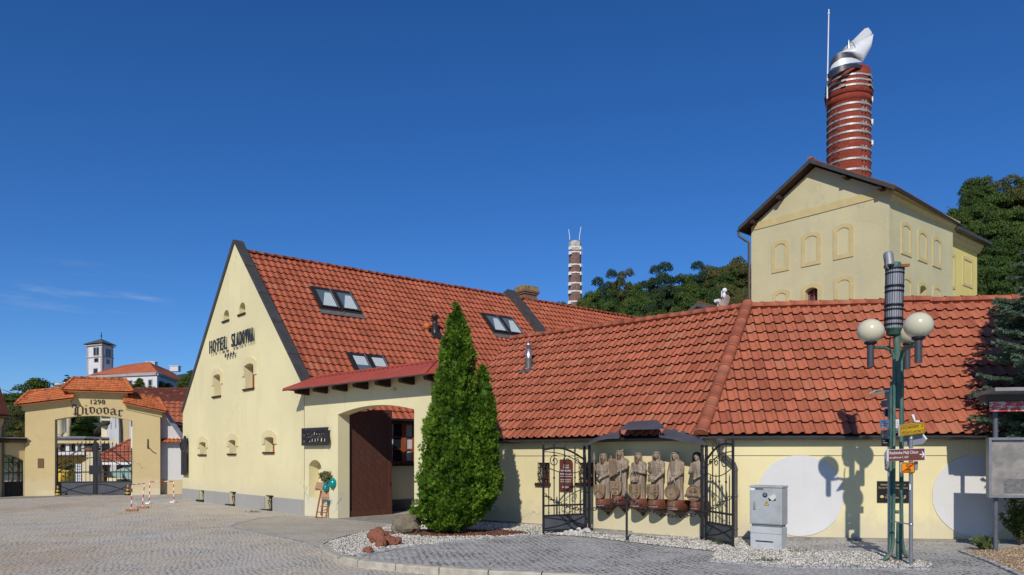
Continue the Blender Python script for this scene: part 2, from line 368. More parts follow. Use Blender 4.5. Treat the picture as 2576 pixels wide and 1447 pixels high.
CARD=M('cardboard',(.40,.24,.145),.85,.08,5)
EASEL=woodmat('easel_wood',(.25,.085,.02),(.36,.13,.035))
BARK=M('bark',(.085,.062,.045),.95,.3,6,bump=.8,bscale=20)
SOIL=M('soil',(.15,.075,.045),.95,.35,6,bump=.9,bscale=25,dirt=(.28,.17,.10),dscale=8)
PEB=M('pale_pebbles',(.55,.515,.44),.8,.2,9,rnd=.42)
PEBG=M('gravel_ground',(.33,.31,.27),.9,.4,30,bump=.9,bscale=45)
PEBT=M('tan_gravel',(.34,.24,.15),.9,.4,30,bump=.9,bscale=45)
PEBTS=M('tan_pebbles',(.42,.31,.20),.9,.2,9,rnd=.4)
MULCH=M('bark_mulch_chips',(.16,.065,.04),.9,.2,9,rnd=.5)
LTHU=leafmat('thuja_leaf',(.034,.095,.006),(.185,.315,.022))
LSPR=leafmat('spruce_needle',(.055,.11,.065),(.21,.305,.20))
LDEC=leafmat('broad_leaf',(.026,.062,.014),(.075,.135,.026),.45)
LOLI=leafmat('olive_leaf',(.050,.066,.02),(.125,.135,.038),.25)
LPIN=leafmat('pine_leaf',(.012,.034,.014),(.036,.072,.028),.25)
LBRT=leafmat('bright_leaf',(.04,.085,.012),(.13,.19,.03))
WEED=leafmat('weed_leaf',(.05,.08,.02),(.16,.19,.06))
# ------------------------------------------------------------------ tiled roofs
def tiled(name, parent, mat, O, e, s, n, W, L, tw, ex, prof, lift, over, clips=(), gapmat=GAP, sag=.012, groove=False):
    cols=int(math.ceil(W/tw)); rows=int(math.ceil(L/ex)); base=np.array(WL[parent.name_full])
    pf=np.array(prof); m=len(pf)
    X=np.concatenate([(np.arange(cols)[:,None]+pf[None,:,0]).ravel()*tw,[cols*tw]]); H=np.concatenate([np.tile(pf[:,1],cols),[pf[0,1]]])
    nx=len(X); O=np.array(O); e=np.array(e); s=np.array(s); n=np.array(n)
    sg=lambda t: sag*np.sin(X*.9+t*.4)+sag*.6*np.sin(X*2.3+1.7+t*.9)
    rngs=np.random.RandomState(len(name)*7+cols)
    V=[];Fc=[];MI=[];RN=[];off=0; idx=np.arange(nx-1); tile=np.minimum((X[:-1]/tw+1e-4).astype(int),cols-1)
    gv0=np.zeros(nx-1,int)
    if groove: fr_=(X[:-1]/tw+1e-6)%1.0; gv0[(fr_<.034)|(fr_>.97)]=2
    for k in range(rows):
        rn=rngs.rand(cols); jit=np.concatenate([np.repeat((rngs.rand(cols)-.5)*.010,m),[0]])
        A=O+np.outer(X,e)+s*(k*ex-over)+np.outer(H+lift+sg(k*ex)+jit,n)
        top=min((k+1)*ex+.01,L)
        B=O+np.outer(X,e)+s*top+np.outer(H+sg(top),n)
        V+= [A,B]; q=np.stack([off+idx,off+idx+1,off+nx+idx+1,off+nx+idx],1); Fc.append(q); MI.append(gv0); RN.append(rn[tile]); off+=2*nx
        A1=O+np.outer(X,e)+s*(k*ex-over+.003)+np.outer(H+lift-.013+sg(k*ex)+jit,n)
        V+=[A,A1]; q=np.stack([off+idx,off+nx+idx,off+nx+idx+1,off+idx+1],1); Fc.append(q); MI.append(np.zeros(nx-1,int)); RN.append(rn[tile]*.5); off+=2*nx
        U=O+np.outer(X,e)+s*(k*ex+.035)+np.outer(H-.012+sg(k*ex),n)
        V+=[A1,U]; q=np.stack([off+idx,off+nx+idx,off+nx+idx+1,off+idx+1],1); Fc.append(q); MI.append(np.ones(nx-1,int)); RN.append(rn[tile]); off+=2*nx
    V=np.concatenate(V)-base; Fc=np.concatenate(Fc); MI=np.concatenate(MI); RN=np.concatenate(RN)
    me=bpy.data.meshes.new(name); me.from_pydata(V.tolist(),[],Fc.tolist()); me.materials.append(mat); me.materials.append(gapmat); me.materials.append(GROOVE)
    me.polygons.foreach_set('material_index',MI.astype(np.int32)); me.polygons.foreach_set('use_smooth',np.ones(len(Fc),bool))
    at=me.attributes.new('rnd','FLOAT','FACE'); at.data.foreach_set('value',RN.astype(np.float32)); me.update()
    if clips:
        bm=bmesh.new(); bm.from_mesh(me)
        for co,no in clips:      # keeps the side the normal points away from
            bmesh.ops.bisect_plane(bm,geom=bm.verts[:]+bm.edges[:]+bm.faces[:],dist=1e-5,plane_co=Vector(co)-Vector(base),plane_no=Vector(no),clear_outer=True)
        bm.to_mesh(me); bm.free()
    return link(name,me,parent,Vector(base))
ROLL=[(0,-.012),(.035,.0),(.24,-.003),(.44,.0),(.51,.008),(.57,.026),(.64,.045),(.71,.056),(.78,.058),(.85,.051),(.91,.034),(.955,.008),(.975,-.012)]
SWAV=[(i/8, .026*math.sin(2*math.pi*i/8)+.008*math.sin(4*math.pi*i/8)) for i in range(8)]
def ridge_caps(mb, p0, p1, r=.13, L=.40, up=UP, drop=.0, arc=(-.25,math.pi+.25)):
    p0=Vector(p0);p1=Vector(p1); d=(p1-p0); N=max(1,round(d.length/L)); d=d/N; t=d.normalized(); side=t.cross(UP).normalized(); u=side.cross(t)
    for i in range(N):
        a=p0+d*i-t*.03; b=p0+d*(i+1)+t*.02; q=random.random(); vs=[];n=10
        j=random.uniform(-.008,.008)
        for (c,rr) in ((a,r*1.13),(a+t*.05,r*1.13),(a+t*.052,r*1.02),(b,r*.93)):
            for k in range(n+1):
                an=arc[0]+(arc[1]-arc[0])*k/n; vs.append(c+side*math.cos(an)*rr+u*(math.sin(an)*rr*.8+j-drop))
        fs=[(l*(n+1)+k,l*(n+1)+k+1,(l+1)*(n+1)+k+1,(l+1)*(n+1)+k) for l in range(3) for k in range(n)]
        mb.add(vs,fs,0,True,q); mb.add(vs[:n+1],[tuple(range(n+1))],0,False,q)
def gutter(mb, p0, p1, r=.07, n=8):
    p0=Vector(p0);p1=Vector(p1);t=(p1-p0).normalized();sd=t.cross(UP)
    for rr in (r,r-.008):
        vs=[c+sd*math.cos(math.pi+math.pi*k/n)*rr+UP*math.sin(math.pi+math.pi*k/n)*rr for c in(p0,p1) for k in range(n+1)]
        mb.add(vs,[(k,k+1,n+2+k,n+1+k) for k in range(n)],0,True)
    mb.tube([p0+sd*r,p1+sd*r],.012,6)

# ------------------------------------------------------------------ world, sun, camera
SUN=Vector((-.177,-.805,.566)).normalized()
w=bpy.data.worlds.new('World'); SC.world=w; w.use_nodes=True; nt=w.node_tree
sky=nt.nodes.new('ShaderNodeTexSky'); sky.sky_type='NISHITA'; sky.sun_disc=False
sky.sun_elevation=math.asin(SUN.z); sky.sun_rotation=math.atan2(SUN.x,SUN.y)
sky.air_density=1.0; sky.dust_density=0.15; sky.ozone_density=5.0; sky.altitude=600
bg=nt.nodes['Background']; bg.inputs[1].default_value=.105
tc=nt.nodes.new('ShaderNodeTexCoord')
# faint streaks of cirrus low in the western sky
mp=nd(nt,'ShaderNodeMapping'); mp.inputs['Scale'].default_value=(1.0,1.0,9.0); mp.inputs['Rotation'].default_value=(0,R(-7),0); nt.links.new(tc.outputs['Generated'],mp.inputs[0])
cn=nd(nt,'ShaderNodeTexNoise',Scale=7.0,Detail=6.0,Roughness=.6); nt.links.new(mp.outputs[0],cn.inputs['Vector'])
sp=nd(nt,'ShaderNodeSeparateXYZ'); nt.links.new(tc.outputs['Generated'],sp.inputs[0])
def window(x,a,b,c,d): return math_(nt,'MULTIPLY',ramp(nt,x,a,b),ramp(nt,x,d,c))
msk=math_(nt,'MULTIPLY',window(sp.outputs[2],.155,.18,.20,.235),window(sp.outputs[0],-.60,-.52,-.44,-.40))
cm=math_(nt,'MULTIPLY',math_(nt,'MULTIPLY',ramp(nt,cn.outputs[0],.5,.72),msk),.17)
hs=nd(nt,'ShaderNodeHueSaturation',Saturation=1.20,Value=1.0); nt.links.new(sky.outputs[0],hs.inputs['Color'])
c=mixc(nt,cm,mixc(nt,1.0,hs.outputs[0],(.61,.755,.985),'MULTIPLY'),(6.5,6.8,7.2)); nt.links.new(c,bg.inputs[0])
sl=bpy.data.lights.new('sun','SUN'); sl.energy=3.6; sl.angle=R(.53); sl.color=(1,.94,.85); so=bpy.data.objects.new('sun',sl); COL.objects.link(so)
so.rotation_euler=SUN.to_track_quat('Z','Y').to_euler(); so.location=(-10,-30,40)
cam=bpy.data.cameras.new('camera'); co=bpy.data.objects.new('camera',cam); COL.objects.link(co); SC.camera=co
co.location=(0,0,CAM); co.rotation_euler=(R(90),0,0); cam.sensor_width=36; cam.lens=F0/2576*36; cam.shift_y=(HV-723.5)/2576; cam.clip_end=5000; cam.clip_start=.1
SC.view_settings.view_transform='Standard'; SC.view_settings.look='None'; SC.view_settings.exposure=0.0; SC.view_settings.gamma=1

# ------------------------------------------------------------------ ground
YARD=sett_mat('yard_cobbles',((.60,.52,.39),(.77,.675,.515),(.66,.59,.48),(.69,.65,.585)),(.15,.115,.08),.118,.102,1.55,.22,R(8),.036,.014,.85,((.58,.44,.29),.8))
APRON=sett_mat('apron_cobbles',((.54,.475,.36),(.66,.59,.46),(.57,.53,.45),(.60,.54,.44)),(.22,.18,.13),.115,.10,.85,.26,R(-35),.022,.014,.4)
PAVE=sett_mat('pavement_setts',((.47,.45,.40),(.71,.685,.62),(.59,.565,.51),(.65,.625,.565)),(.055,.05,.042),.17,.12,0,0,R(24),.038,.025,.5,dirt=((.34,.33,.31),.45),bumpd=.03)
ASPH=M('asphalt',(.26,.255,.245),.9,.15,3,bump=.5,bscale=140,dirt=(.32,.31,.29),dscale=2)
GRND=M('rough_ground',(.10,.11,.06),.95,.3,.3,bump=.5,bscale=4)
def yz(y): t=min(1,max(0,(20-y)/5.0)); return -.11*t*t*(3-2*t)
def sheet(name, fn_z, xs, ys, mat, z=0):
    mb=MB(); vs=[(x,y,fn_z(y)+z) for y in ys for x in xs]; n=len(xs)
    mb.add(vs,[(j*n+i,j*n+i+1,(j+1)*n+i+1,(j+1)*n+i) for j in range(len(ys)-1) for i in range(n-1)],0,True)
    return tag(mb.build(name,mat),kind='structure')
mb=MB(); mb.add([(-3000,-200,-.16),(3000,-200,-.16),(3000,3000,-.16),(-3000,3000,-.16)],[(0,1,2,3)]); tag(mb.build('ground',GRND),kind='structure')
sheet('cobbled_yard',yz,[-60,-20,10,45],[-4,8]+[12+i*.5 for i in range(18)]+[24,30,45,62],YARD)
sheet('road',lambda y:-.106,[-80,80],[-12,12.80],ASPH,.004)
def poly(name, pts, z, mat, kind='structure', thick=0):
    mb=MB(); loop=[Vector((p[0],p[1],z)) for p in pts]
    if thick: mb.prism(loop,(0,0,-thick))
    else:
        mb.add(loop,[tuple(t) for t in tessellate_polygon([loop])])
    return tag(mb.build(name,mat),kind=kind)
def g2(*uv): return [gd(u,v) for u,v in uv]
kerbpath=[(990,1319),(900,1341),(822,1361),(806,1374),(818,1392),(860,1408),(920,1415),(1050,1428),(1200,1438),(1330,1443),(1500,1452),(1800,1470),(2576,1515),(2900,1533)]
KP=g2(*kerbpath)
# pavement, raised above the yard
def inset(P,d):
    Q=[]
    for i,p in enumerate(P):
        t=(P[min(i+1,len(P)-1)]-P[max(i-1,0)]).normalized(); Q.append(p+Vector((-t.y,t.x,0))*d)
    return Q
pv=[*inset(KP,.09), Vector((40,KP[-1].y+.09,0)),Vector((40,19,0)),Vector((4.7,19.5,0)),Vector((-2.4,24.5,0)),Vector((-2.2,20.6,0))]
poly('pavement',pv,0.0,PAVE,thick=.14)
# apron of small cobbles in front of the gateway
ap=g2((900,1341),(822,1361),(808,1373),(760,1358),(640,1340),(577,1326),(600,1316),(660,1303),(720,1298),(765,1298),(870,1304),(1060,1322))
mb=MB(); lp=[Vector((p.x,p.y,yz(p.y)+.006)) for p in ap]; mb.add(lp,[tuple(t) for t in tessellate_polygon([lp])]); tag(mb.build('gateway_apron',APRON),kind='structure')
# row of darker border setts round the apron
mb=MB()
bp=[Vector((p.x,p.y,0)) for p in g2((1010,1400),(880,1392),(760,1358),(640,1340),(577,1326),(600,1316),(660,1303),(720,1298))]
for a,b in zip(bp[:-1],bp[1:]):
    n_=max(1,int((b-a).length/.14)); t=(b-a).normalized(); sd=Vector((-t.y,t.x,0))
    for i in range(n_):
        c=a+(b-a)*((i+.5)/n_); c.z=yz(c.y)+.004; mb.box(c,t*.062,sd*.055,UP*.011)
tag(mb.build('border_setts',M('border_sett',(.36,.35,.33),.85,.3,7,bump=.4,bscale=30)),kind='structure')
# kerb stones
KERB=M('kerb_stone',(.47,.425,.335),.9,.15,5,bump=.6,bscale=45,dirt=(.34,.31,.25),dscale=6)
mb=MB()
def lay(path, seg, wid, top, bot, mb, gap=.012, r=.03, jit=.006):
    pts=[Vector((p.x,p.y,0)) for p in path]; L=[0]
    for a,b in zip(pts[:-1],pts[1:]): L.append(L[-1]+(b-a).length)
    def at(d):
        for i in range(len(pts)-1):
            if d<=L[i+1] or i==len(pts)-2:
                return pts[i]+(pts[i+1]-pts[i])*((d-L[i])/(L[i+1]-L[i]))
    d=0
    while d<L[-1]-.05:
        q=min(seg,L[-1]-d); a=at(d+gap); b=at(d+q-gap); t=(b-a).normalized(); sd=Vector((-t.y,t.x,0)); j=random.uniform(-jit,jit)
        prof=[(-.02,bot),(wid,bot),(wid,top+j),(r*1.2,top+j),(r*.3-.01,top+j-r*.3),(-.02,top+j-r)]
        vs=[c+sd*(x)+UP*z for c in(a,b) for x,z in prof]; n=len(prof)
        mb.add(vs,[tuple(range(n)),tuple(range(2*n-1,n-1,-1))]+[(i,(i+1)%n,n+(i+1)%n,n+i) for i in range(n)]); d+=q
lay(KP[3:],.95,.17,.035,-.16,mb)
lay(KP[:4],1.0,.05,.03,-.1,mb)
tag(mb.build('kerb',KERB),kind='structure')
# gravel beds
bedA=g2((985,1321),(900,1343),(830,1363),(812,1376),(826,1390),(862,1402),(905,1399),(1010,1380),(1180,1361),(1365,1347),(1372,1323),(1240,1316),(1185,1313),(1090,1317))
poly('gravel_bed',bedA,.012,PEBG)
bedB=g2((1372,1345),(1480,1352),(1560,1362),(1700,1378),(1800,1388),(1790,1413),(1990,1428),(2335,1431),(2345,1420),(2215,1392),(1985,1385),(1886,1372),(1855,1352),(1765,1355),(1600,1349),(1480,1340),(1400,1337))
poly('gravel_strip',bedB,.012,PEBG)
bedC=g2((2425,1388),(2500,1381),(2640,1372),(2800,1500),(2700,1500),(2576,1448))
poly('planting_bed',bedC,.012,PEBT)
mb=MB(); 
lay(g2((905,1400),(1010,1381),(1180,1362),(1365,1347)),.11,.09,.030,-.05,mb,.006,.01,.008)
lay(g2((1785,1413),(1990,1429),(2340,1433)),.12,.09,.026,-.05,mb,.006,.01,.01)
lay(g2((2600,1460),(2500,1416),(2422,1388)),.13,.10,.035,-.05,mb,.006,.01,.01)
lay(g2((2215,1391),(1985,1384)),.13,.10,.026,-.05,mb,.006,.01,.01)
tag(mb.build('edging_stones',M('edging_sett',(.36,.36,.35),.85,.3,7,bump=.5,bscale=30)),kind='structure')
def inside(x,y,P):
    c=False; j=len(P)-1
    for i in range(len(P)):
        if (P[i].y>y)!=(P[j].y>y) and x<(P[j].x-P[i].x)*(y-P[i].y)/(P[j].y-P[i].y)+P[i].x: c=not c
        j=i
    return c
OCTF=[(0,2,4),(2,1,4),(1,3,4),(3,0,4),(2,0,5),(1,2,5),(3,1,5),(0,3,5)]
def pebbles(name, P, N, r0, r1, mat, z=.012, avoid=None, only=None):
    mb=MB(); xs=[p.x for p in P]; ys=[p.y for p in P]; n=0; g=0
    while n<N and g<N*12:
        g+=1; x=random.uniform(min(xs),max(xs)); y=random.uniform(min(ys),max(ys))
        if not inside(x,y,P): continue
        if avoid and avoid(x,y): continue
        if only and not only(x,y): continue
        r=random.uniform(r0,r1); a=random.uniform(0,6.3); ca,sa=math.cos(a),math.sin(a); sx_,sy_,sz_=r*random.uniform(.9,1.5),r*random.uniform(.6,1),r*random.uniform(.45,.8)
        tl=random.uniform(-.4,.4)
        vs=[]
        for (i,j,k) in ((-1,0,0),(1,0,0),(0,-1,0),(0,1,0),(0,0,1),(0,0,-1)):
            X,Y,Z=i*sx_,j*sy_,k*sz_+i*sx_*tl; vs.append((x+X*ca-Y*sa,y+X*sa+Y*ca,z+sz_*.5+Z))
        mb.add(vs,OCTF,0,True); n+=1
    return tag(mb.build(name,mat,attr=True),kind='stuff')
TREEP=gd(1152,1342)
md=lambda x,y: ((x-TREEP.x-.1)/1.75)**2+((y-TREEP.y)/.8)**2<1+.5*noise.noise(Vector((x*2,y*2,0)))
mulc=[Vector((TREEP.x+.1+1.9*math.cos(a),TREEP.y+.95*math.sin(a),0)) for a in [i*.35 for i in range(18)]]
poly('mulch_patch',[Vector((TREEP.x+.1+1.7*math.cos(i*.35)*(1+.12*math.sin(i*2.1)),TREEP.y+.78*math.sin(i*.35),0)) for i in range(18)],.017,SOIL)
pebbles('pale_gravel',bedA,7500,.016,.032,PEB,avoid=md)
pebbles('bark_mulch',mulc,1500,.015,.04,MULCH,only=lambda x,y: md(x,y) or random.random()<.15)
pebbles('roadside_gravel',bedB,9000,.014,.034,PEB)
pebbles('brown_gravel',bedC,2500,.012,.028,PEBTS)

# ------------------------------------------------------------------ hotel
FG=Fr(gd(460,1256),gd(765,1295.5)); WG=FG.L
sA,zA=FG.uv(590,606); _,zL=FG.uv(460.5,1030); _,zR=FG.uv(764,966)
RD=Vector((2366,1840,0)).normalized()    # ridge direction, away from the street
HP=lambda s,z,d: FG.pt(s,z)+RD*d
HO=thing('hotel_building','long yellow hotel with a steep red tiled roof and tall gable facing the yard','building',FG.pt(WG/2,0))
mb=MB(); holes=[]; pan=[]
def gw(u0,u1,vt,vs,vb,um=None,rev=.30):
    u=um or (u0+u1)/2; s0=FG.uv(u0,vb)[0]; s1=FG.uv(u1,vb)[0]; z0=FG.uv(u,vb)[1]; zs=FG.uv(u,vs)[1]; zt=FG.uv(u,vt)[1]
    return s0,s1,z0,zs,zt
LOW=[gw(503,519.5,1112,1115,1143),gw(577,594.5,1106.5,1110,1141),gw(667,690.5,1099,1103,1137)]
UPW=[gw(538.5,556,942,946,996),gw(616.5,640,915,920,977)]
VEN=[gw(562.5,576,780,792,806),gw(602,617,761,774,789)]
BAS=[gw(503,516,1233.5,1233.5,1259.5),gw(577.5,594,1237,1237,1271),gw(668,688,1246,1246,1284)]
hl=[]
for q in LOW+UPW+VEN: hl.append(arch(*q,n=8))
for q in BAS: hl.append([(q[0],q[2]),(q[1],q[2]),(q[1],q[4]),(q[0],q[4])])
holed(mb,FG,[(0,0),(WG,0),(WG,zR),(sA,zA),(0,zL)],hl,0,.38)
mb.build('gable_wall',YEL,HO)
zp=FG.uv(612,1251)[1]; 
mb=MB()       # grey plinth, split round the cellar windows
zps=.52; cut=[0]+[x for q in BAS for x in (q[0]-.0,q[1]+.0)]+[WG-.02]
for i in range(0,len(cut),2): mb.fbox(FG,cut[i]+.01,cut[i+1]-.01,-.05,zps,-.1,.05)
mb.build('plinth',GREYP,HO,bev=.01)
for q in LOW+UPW:
    s0,s1,z0,zs,zt=q; fr=MB(); d=-.33
    fr.fbox(FG,s0-.05,s0+.09,z0,zt,d-.05,d+.03); fr.fbox(FG,s1-.10,s1+.05,z0,zt,d-.05,d+.03); fr.fbox(FG,s0+.09,s1-.10,z0,z0+.09,d-.05,d+.03); fr.fbox(FG,s0+.09,s1-.10,zt-.12,zt+.05,d-.05,d+.03)
    wd=fr.build('window',FRAMEW,HO); p=MB(); p.fbox(FG,s0+.09,s1-.10,z0+.09,zt-.12,d-.03,d-.01); p.build('pane',GLASS,wd)
    sl_=MB(); sl_.fbox(FG,s0-.13,s1+.03,z0-.07,z0,-.2,.07); sl_.build('sill',DWOOD,wd,bev=.008)
    tw_=.13 if zs-z0<2 else .17; ov=arch(s0-tw_*2,s1+tw_*2,z0,zs+.10,zt+tw_*2.6 if zs-z0<1.3 else zt+.30,n=10)
    # raised surround over the upper half of the opening
    zm=z0+(zt-z0)*.52; outer=arch(s0-.24,s1+.24,zm,zs+.12,zt+.26,n=12); inner=arch(s0,s1,zm,zs,zt,n=12)
    lp=[outer[0],*[p_ for p_ in reversed(outer[2:])]][0:1]+list(reversed(outer[2:]))+[outer[1]]
    ring=list(reversed(outer[2:])); ring=[outer[0]]+ring+[outer[1]]
    inn=[inner[1]]+inner[2:]+[inner[0]]
    t=MB(); t.fprism(FG,ring+inn,.0,.045); t.build('surround',TRIM2,wd)
for q in VEN:
    s0,s1,z0,zs,zt=q; p=MB(); p.fbox(FG,s0-.05,s1+.05,z0-.02,zt+.05,-.42,-.38); v=p.build('vent_niche',TRIM,HO)
    p=MB(); p.fbox(FG,s0-.1,s1+.06,z0-.07,z0,-.15,.06); p.build('sill',DWOOD,v,bev=.008)
for q in BAS:
    s0,s1,z0,zs,zt=q; p=MB(); p.fbox(FG,s0-.0,s1+.0,z0,zt+.0,-.24,-.20); v=p.build('cellar_window',GLASS,HO)
    p=MB(); p.fbox(FG,s0-.25,s1+.02,z0-.05,z0+.03,-.3,.10); p.build('sill',BLACK,v,bev=.008)
    p=MB()
    for i in range(4): 
        x=s0+(s1-s0)*(i+.5)/4; p.tube([FG.pt(x,z0,-.15),FG.pt(x,z0+(zt-z0)*.5,-.08),FG.pt(x,zt,-.15)],.014,5)
    p.tube([FG.pt(s0,z0+.35,-.1),FG.pt(s1,z0+.35,-.1)],.014,5); p.build('grille',IRON,v)
# parapet copings
def rake(F, s0,z0,s1,z1,d0,d1,t,drop=0):
    m=MB(); L=math.hypot(s1-s0,z1-z0); nx_,nz_=-(z1-z0)/L,(s1-s0)/L
    if nz_<0: nx_,nz_=-nx_,-nz_
    m.fprism(F,[(s0-nx_*drop,z0-nz_*drop),(s1-nx_*drop,z1-nz_*drop),(s1+nx_*t,z1+nz_*t),(s0+nx_*t,z0+nz_*t)],d0,d1); return m
rake(FG,WG+.12,zR-.16,sA,zA+.0,-.33,-.27,.055,.46).build('parapet_back',DMET,HO)
m=rake(FG,WG+.12,zR-.16,sA,zA+.0,-.335,.045,.06,.03); 
N_=5
for i in range(1,N_):      # seams of the sheet metal
    f=i/N_; s_=WG+.12+(sA-WG-.12)*f; z_=zR-.16+(zA-zR+.16)*f; L=math.hypot(sA-WG-.12,zA-zR); a=Vector((-(zA-zR)/L*-1,0)) 
    tx,tz=(sA-WG-.12)/L,(zA-zR+.16)/L; nx_,nz_=-tz,tx
    if nz_<0: nx_,nz_=-nx_,-nz_
    m.fprism(FG,[(s_,z_),(s_+tx*.04,z_+tz*.04),(s_+tx*.04+nx_*.075,z_+tz*.04+nz_*.075),(s_+nx_*.075,z_+nz_*.075)],-.34,.06)
m.build('parapet_coping',DMET,HO)
rake(FG,-.06,zL-.1,sA,zA,-.40,.06,.07,.10).build('parapet_coping',DMET,HO)
# roof
zRi=zA-.36; slope=(zRi-(zR-.34))/(WG-sA); sE=WG+.8; zE=zRi-slope*(sE-sA)
up=(FG.a*(sA-sE)+UP*(zRi-zE)); up=up-RD*up.dot(RD); Lr=up.length; up.normalize(); nr=up.cross(-RD) if up.cross(-RD).z>0 else up.cross(RD)
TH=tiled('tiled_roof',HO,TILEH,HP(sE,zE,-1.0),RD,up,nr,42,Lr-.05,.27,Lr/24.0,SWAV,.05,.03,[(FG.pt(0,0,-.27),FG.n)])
m=MB(); m.add([HP(sA,zRi-.06,.3),HP(sA,zRi-.06,41),HP(-.3,zL-.3,41),HP(-.3,zL-.3,.3)],[(0,1,2,3)]); m.build('rear_roof',TILEH,HO)
m=MB(); ridge_caps(m,HP(sA,zRi,.4),HP(sA,zRi,13.85),.12,.40); m.build('ridge_tiles',TILEH,HO); m=MB(); ridge_caps(m,HP(sA,zRi,14.6),HP(sA,zRi,41),.12,.40); m.build('ridge_tiles',TILEH,HO)
sW=WG+.45
FS=Fr(HP(sW,0,.4),HP(sW,0,30))
m=MB(); ws0,wz1=FS.uv(985,1060); ws1,wz0=FS.uv(1046,1166); ws0-=.2
holed(m,FS,[(0,0),(29,0),(29,zE+.25),(0,zE+.25)],[[(ws0,wz0),(ws1,wz0),(ws1,wz1),(ws0,wz1)]],0,.15)
m.build('side_wall',YEL,HO)
m=MB(); m.fbox(FS,.3,29,-.02,.42,-.05,.04); m.build('plinth',M('dark_plinth',(.10,.10,.10),.9,.2,3),HO)
m=MB(); m.fbox(FS,-.3,30,zE-.13,zE-.0,.22,.36); m.build('eaves_board',DWOOD,HO)
m=MB(); gutter(m,FS.pt(0,zE+.0,.46),FS.pt(30,zE,.46)); m.build('gutter',GUTT,HO)
fr=MB(); mid=(ws0+ws1)/2+.15; d=-.12
for a,b in ((ws0,ws0+.1),(mid-.09,mid+.09),(ws1-.1,ws1)): fr.fbox(FS,a,b,wz0,wz1,d,d+.06)
for f in (0,.33,.62,.95): 
    z=wz0+(wz1-wz0)*f
    for a,b in ((ws0+.1,mid-.09),(mid+.09,ws1-.1)): fr.fbox(FS,a,b,z,z+(.09 if f in(0,.95) else .04),d,d+.055)
wd=fr.build('window',FRAMEW,HO); p=MB(); p.fbox(FS,ws0,ws1,wz0,wz1,d-.03,d-.01); p.build('pane',GLASS,wd)
p=MB(); p.fbox(FS,ws0-.12,ws1+.1,wz0-.09,wz0,-.1,.10); p.build('sill',DWOOD,wd)
p=MB(); p.fbox(FS,ws0-.1,ws1+.1,wz1+.002,wz1+.10,-.1,.03); p.fbox(FS,ws0-.11,ws0,wz0,wz1,-.1,.03); p.build('frame',DWOOD,wd)
# curtains hang behind the panes
p=MB()
for a,b in ((ws0+.12,ws0+.35),(mid+.12,mid+.45),(ws1-.4,ws1-.12)):
    vs=[];n=12
    for zz in (wz0+.1,wz1-.1):
        for i in range(n+1): vs.append(FS.pt(a+(b-a)*i/n*(1 if zz>wz0+.2 else .8),zz,d-.006+.004*math.sin(i*2.2)))
    p.add(vs,[(i,i+1,n+2+i,n+1+i) for i in range(n)],0,True)
p.build('curtain',CURT,wd)
# firewall parapet across the roof and chimney behind it
FF=Fr(HP(0,0,14.05),HP(WG,0,14.05))
m=MB(); m.fprism(FF,[(sA-.4,zRi-.3),(sE+.4,zE-.35),(sE+.4,zE+.18),(sA+.05,zRi+.36),(sA-.35,zRi+.2)],-.50,.0); m.build('firewall_parapet',DMET,HO)
ck=HP(sA-.25,zRi-1.0,15.6)
BRK=brickmat('chimney_brick',(.22,.085,.05),(.30,.13,.08),(.20,.16,.12),.25,.08)
zt=px(1290,722,ck.y).z
m=MB(); m.box(ck+UP*(zt-.45-ck.z)/2,FG.a*.36,RD*.42,UP*(zt-.45-ck.z)/2); 
m.box(Vector((ck.x,ck.y,zt-.41)),FG.a*.42,RD*.48,UP*.05); m.box(Vector((ck.x,ck.y,zt-.31)),FG.a*.47,RD*.53,UP*.055); ch=m.build('roof_chimney',BRK,HO)
m=MB(); m.box(Vector((ck.x,ck.y,zt-.13)),FG.a*.42,RD*.48,UP*.125); m.build('chimney_cap',M('lichen_cap',(.26,.19,.08),.95,.4,6,dirt=(.12,.09,.06),dscale=5),ch,bev=.02)
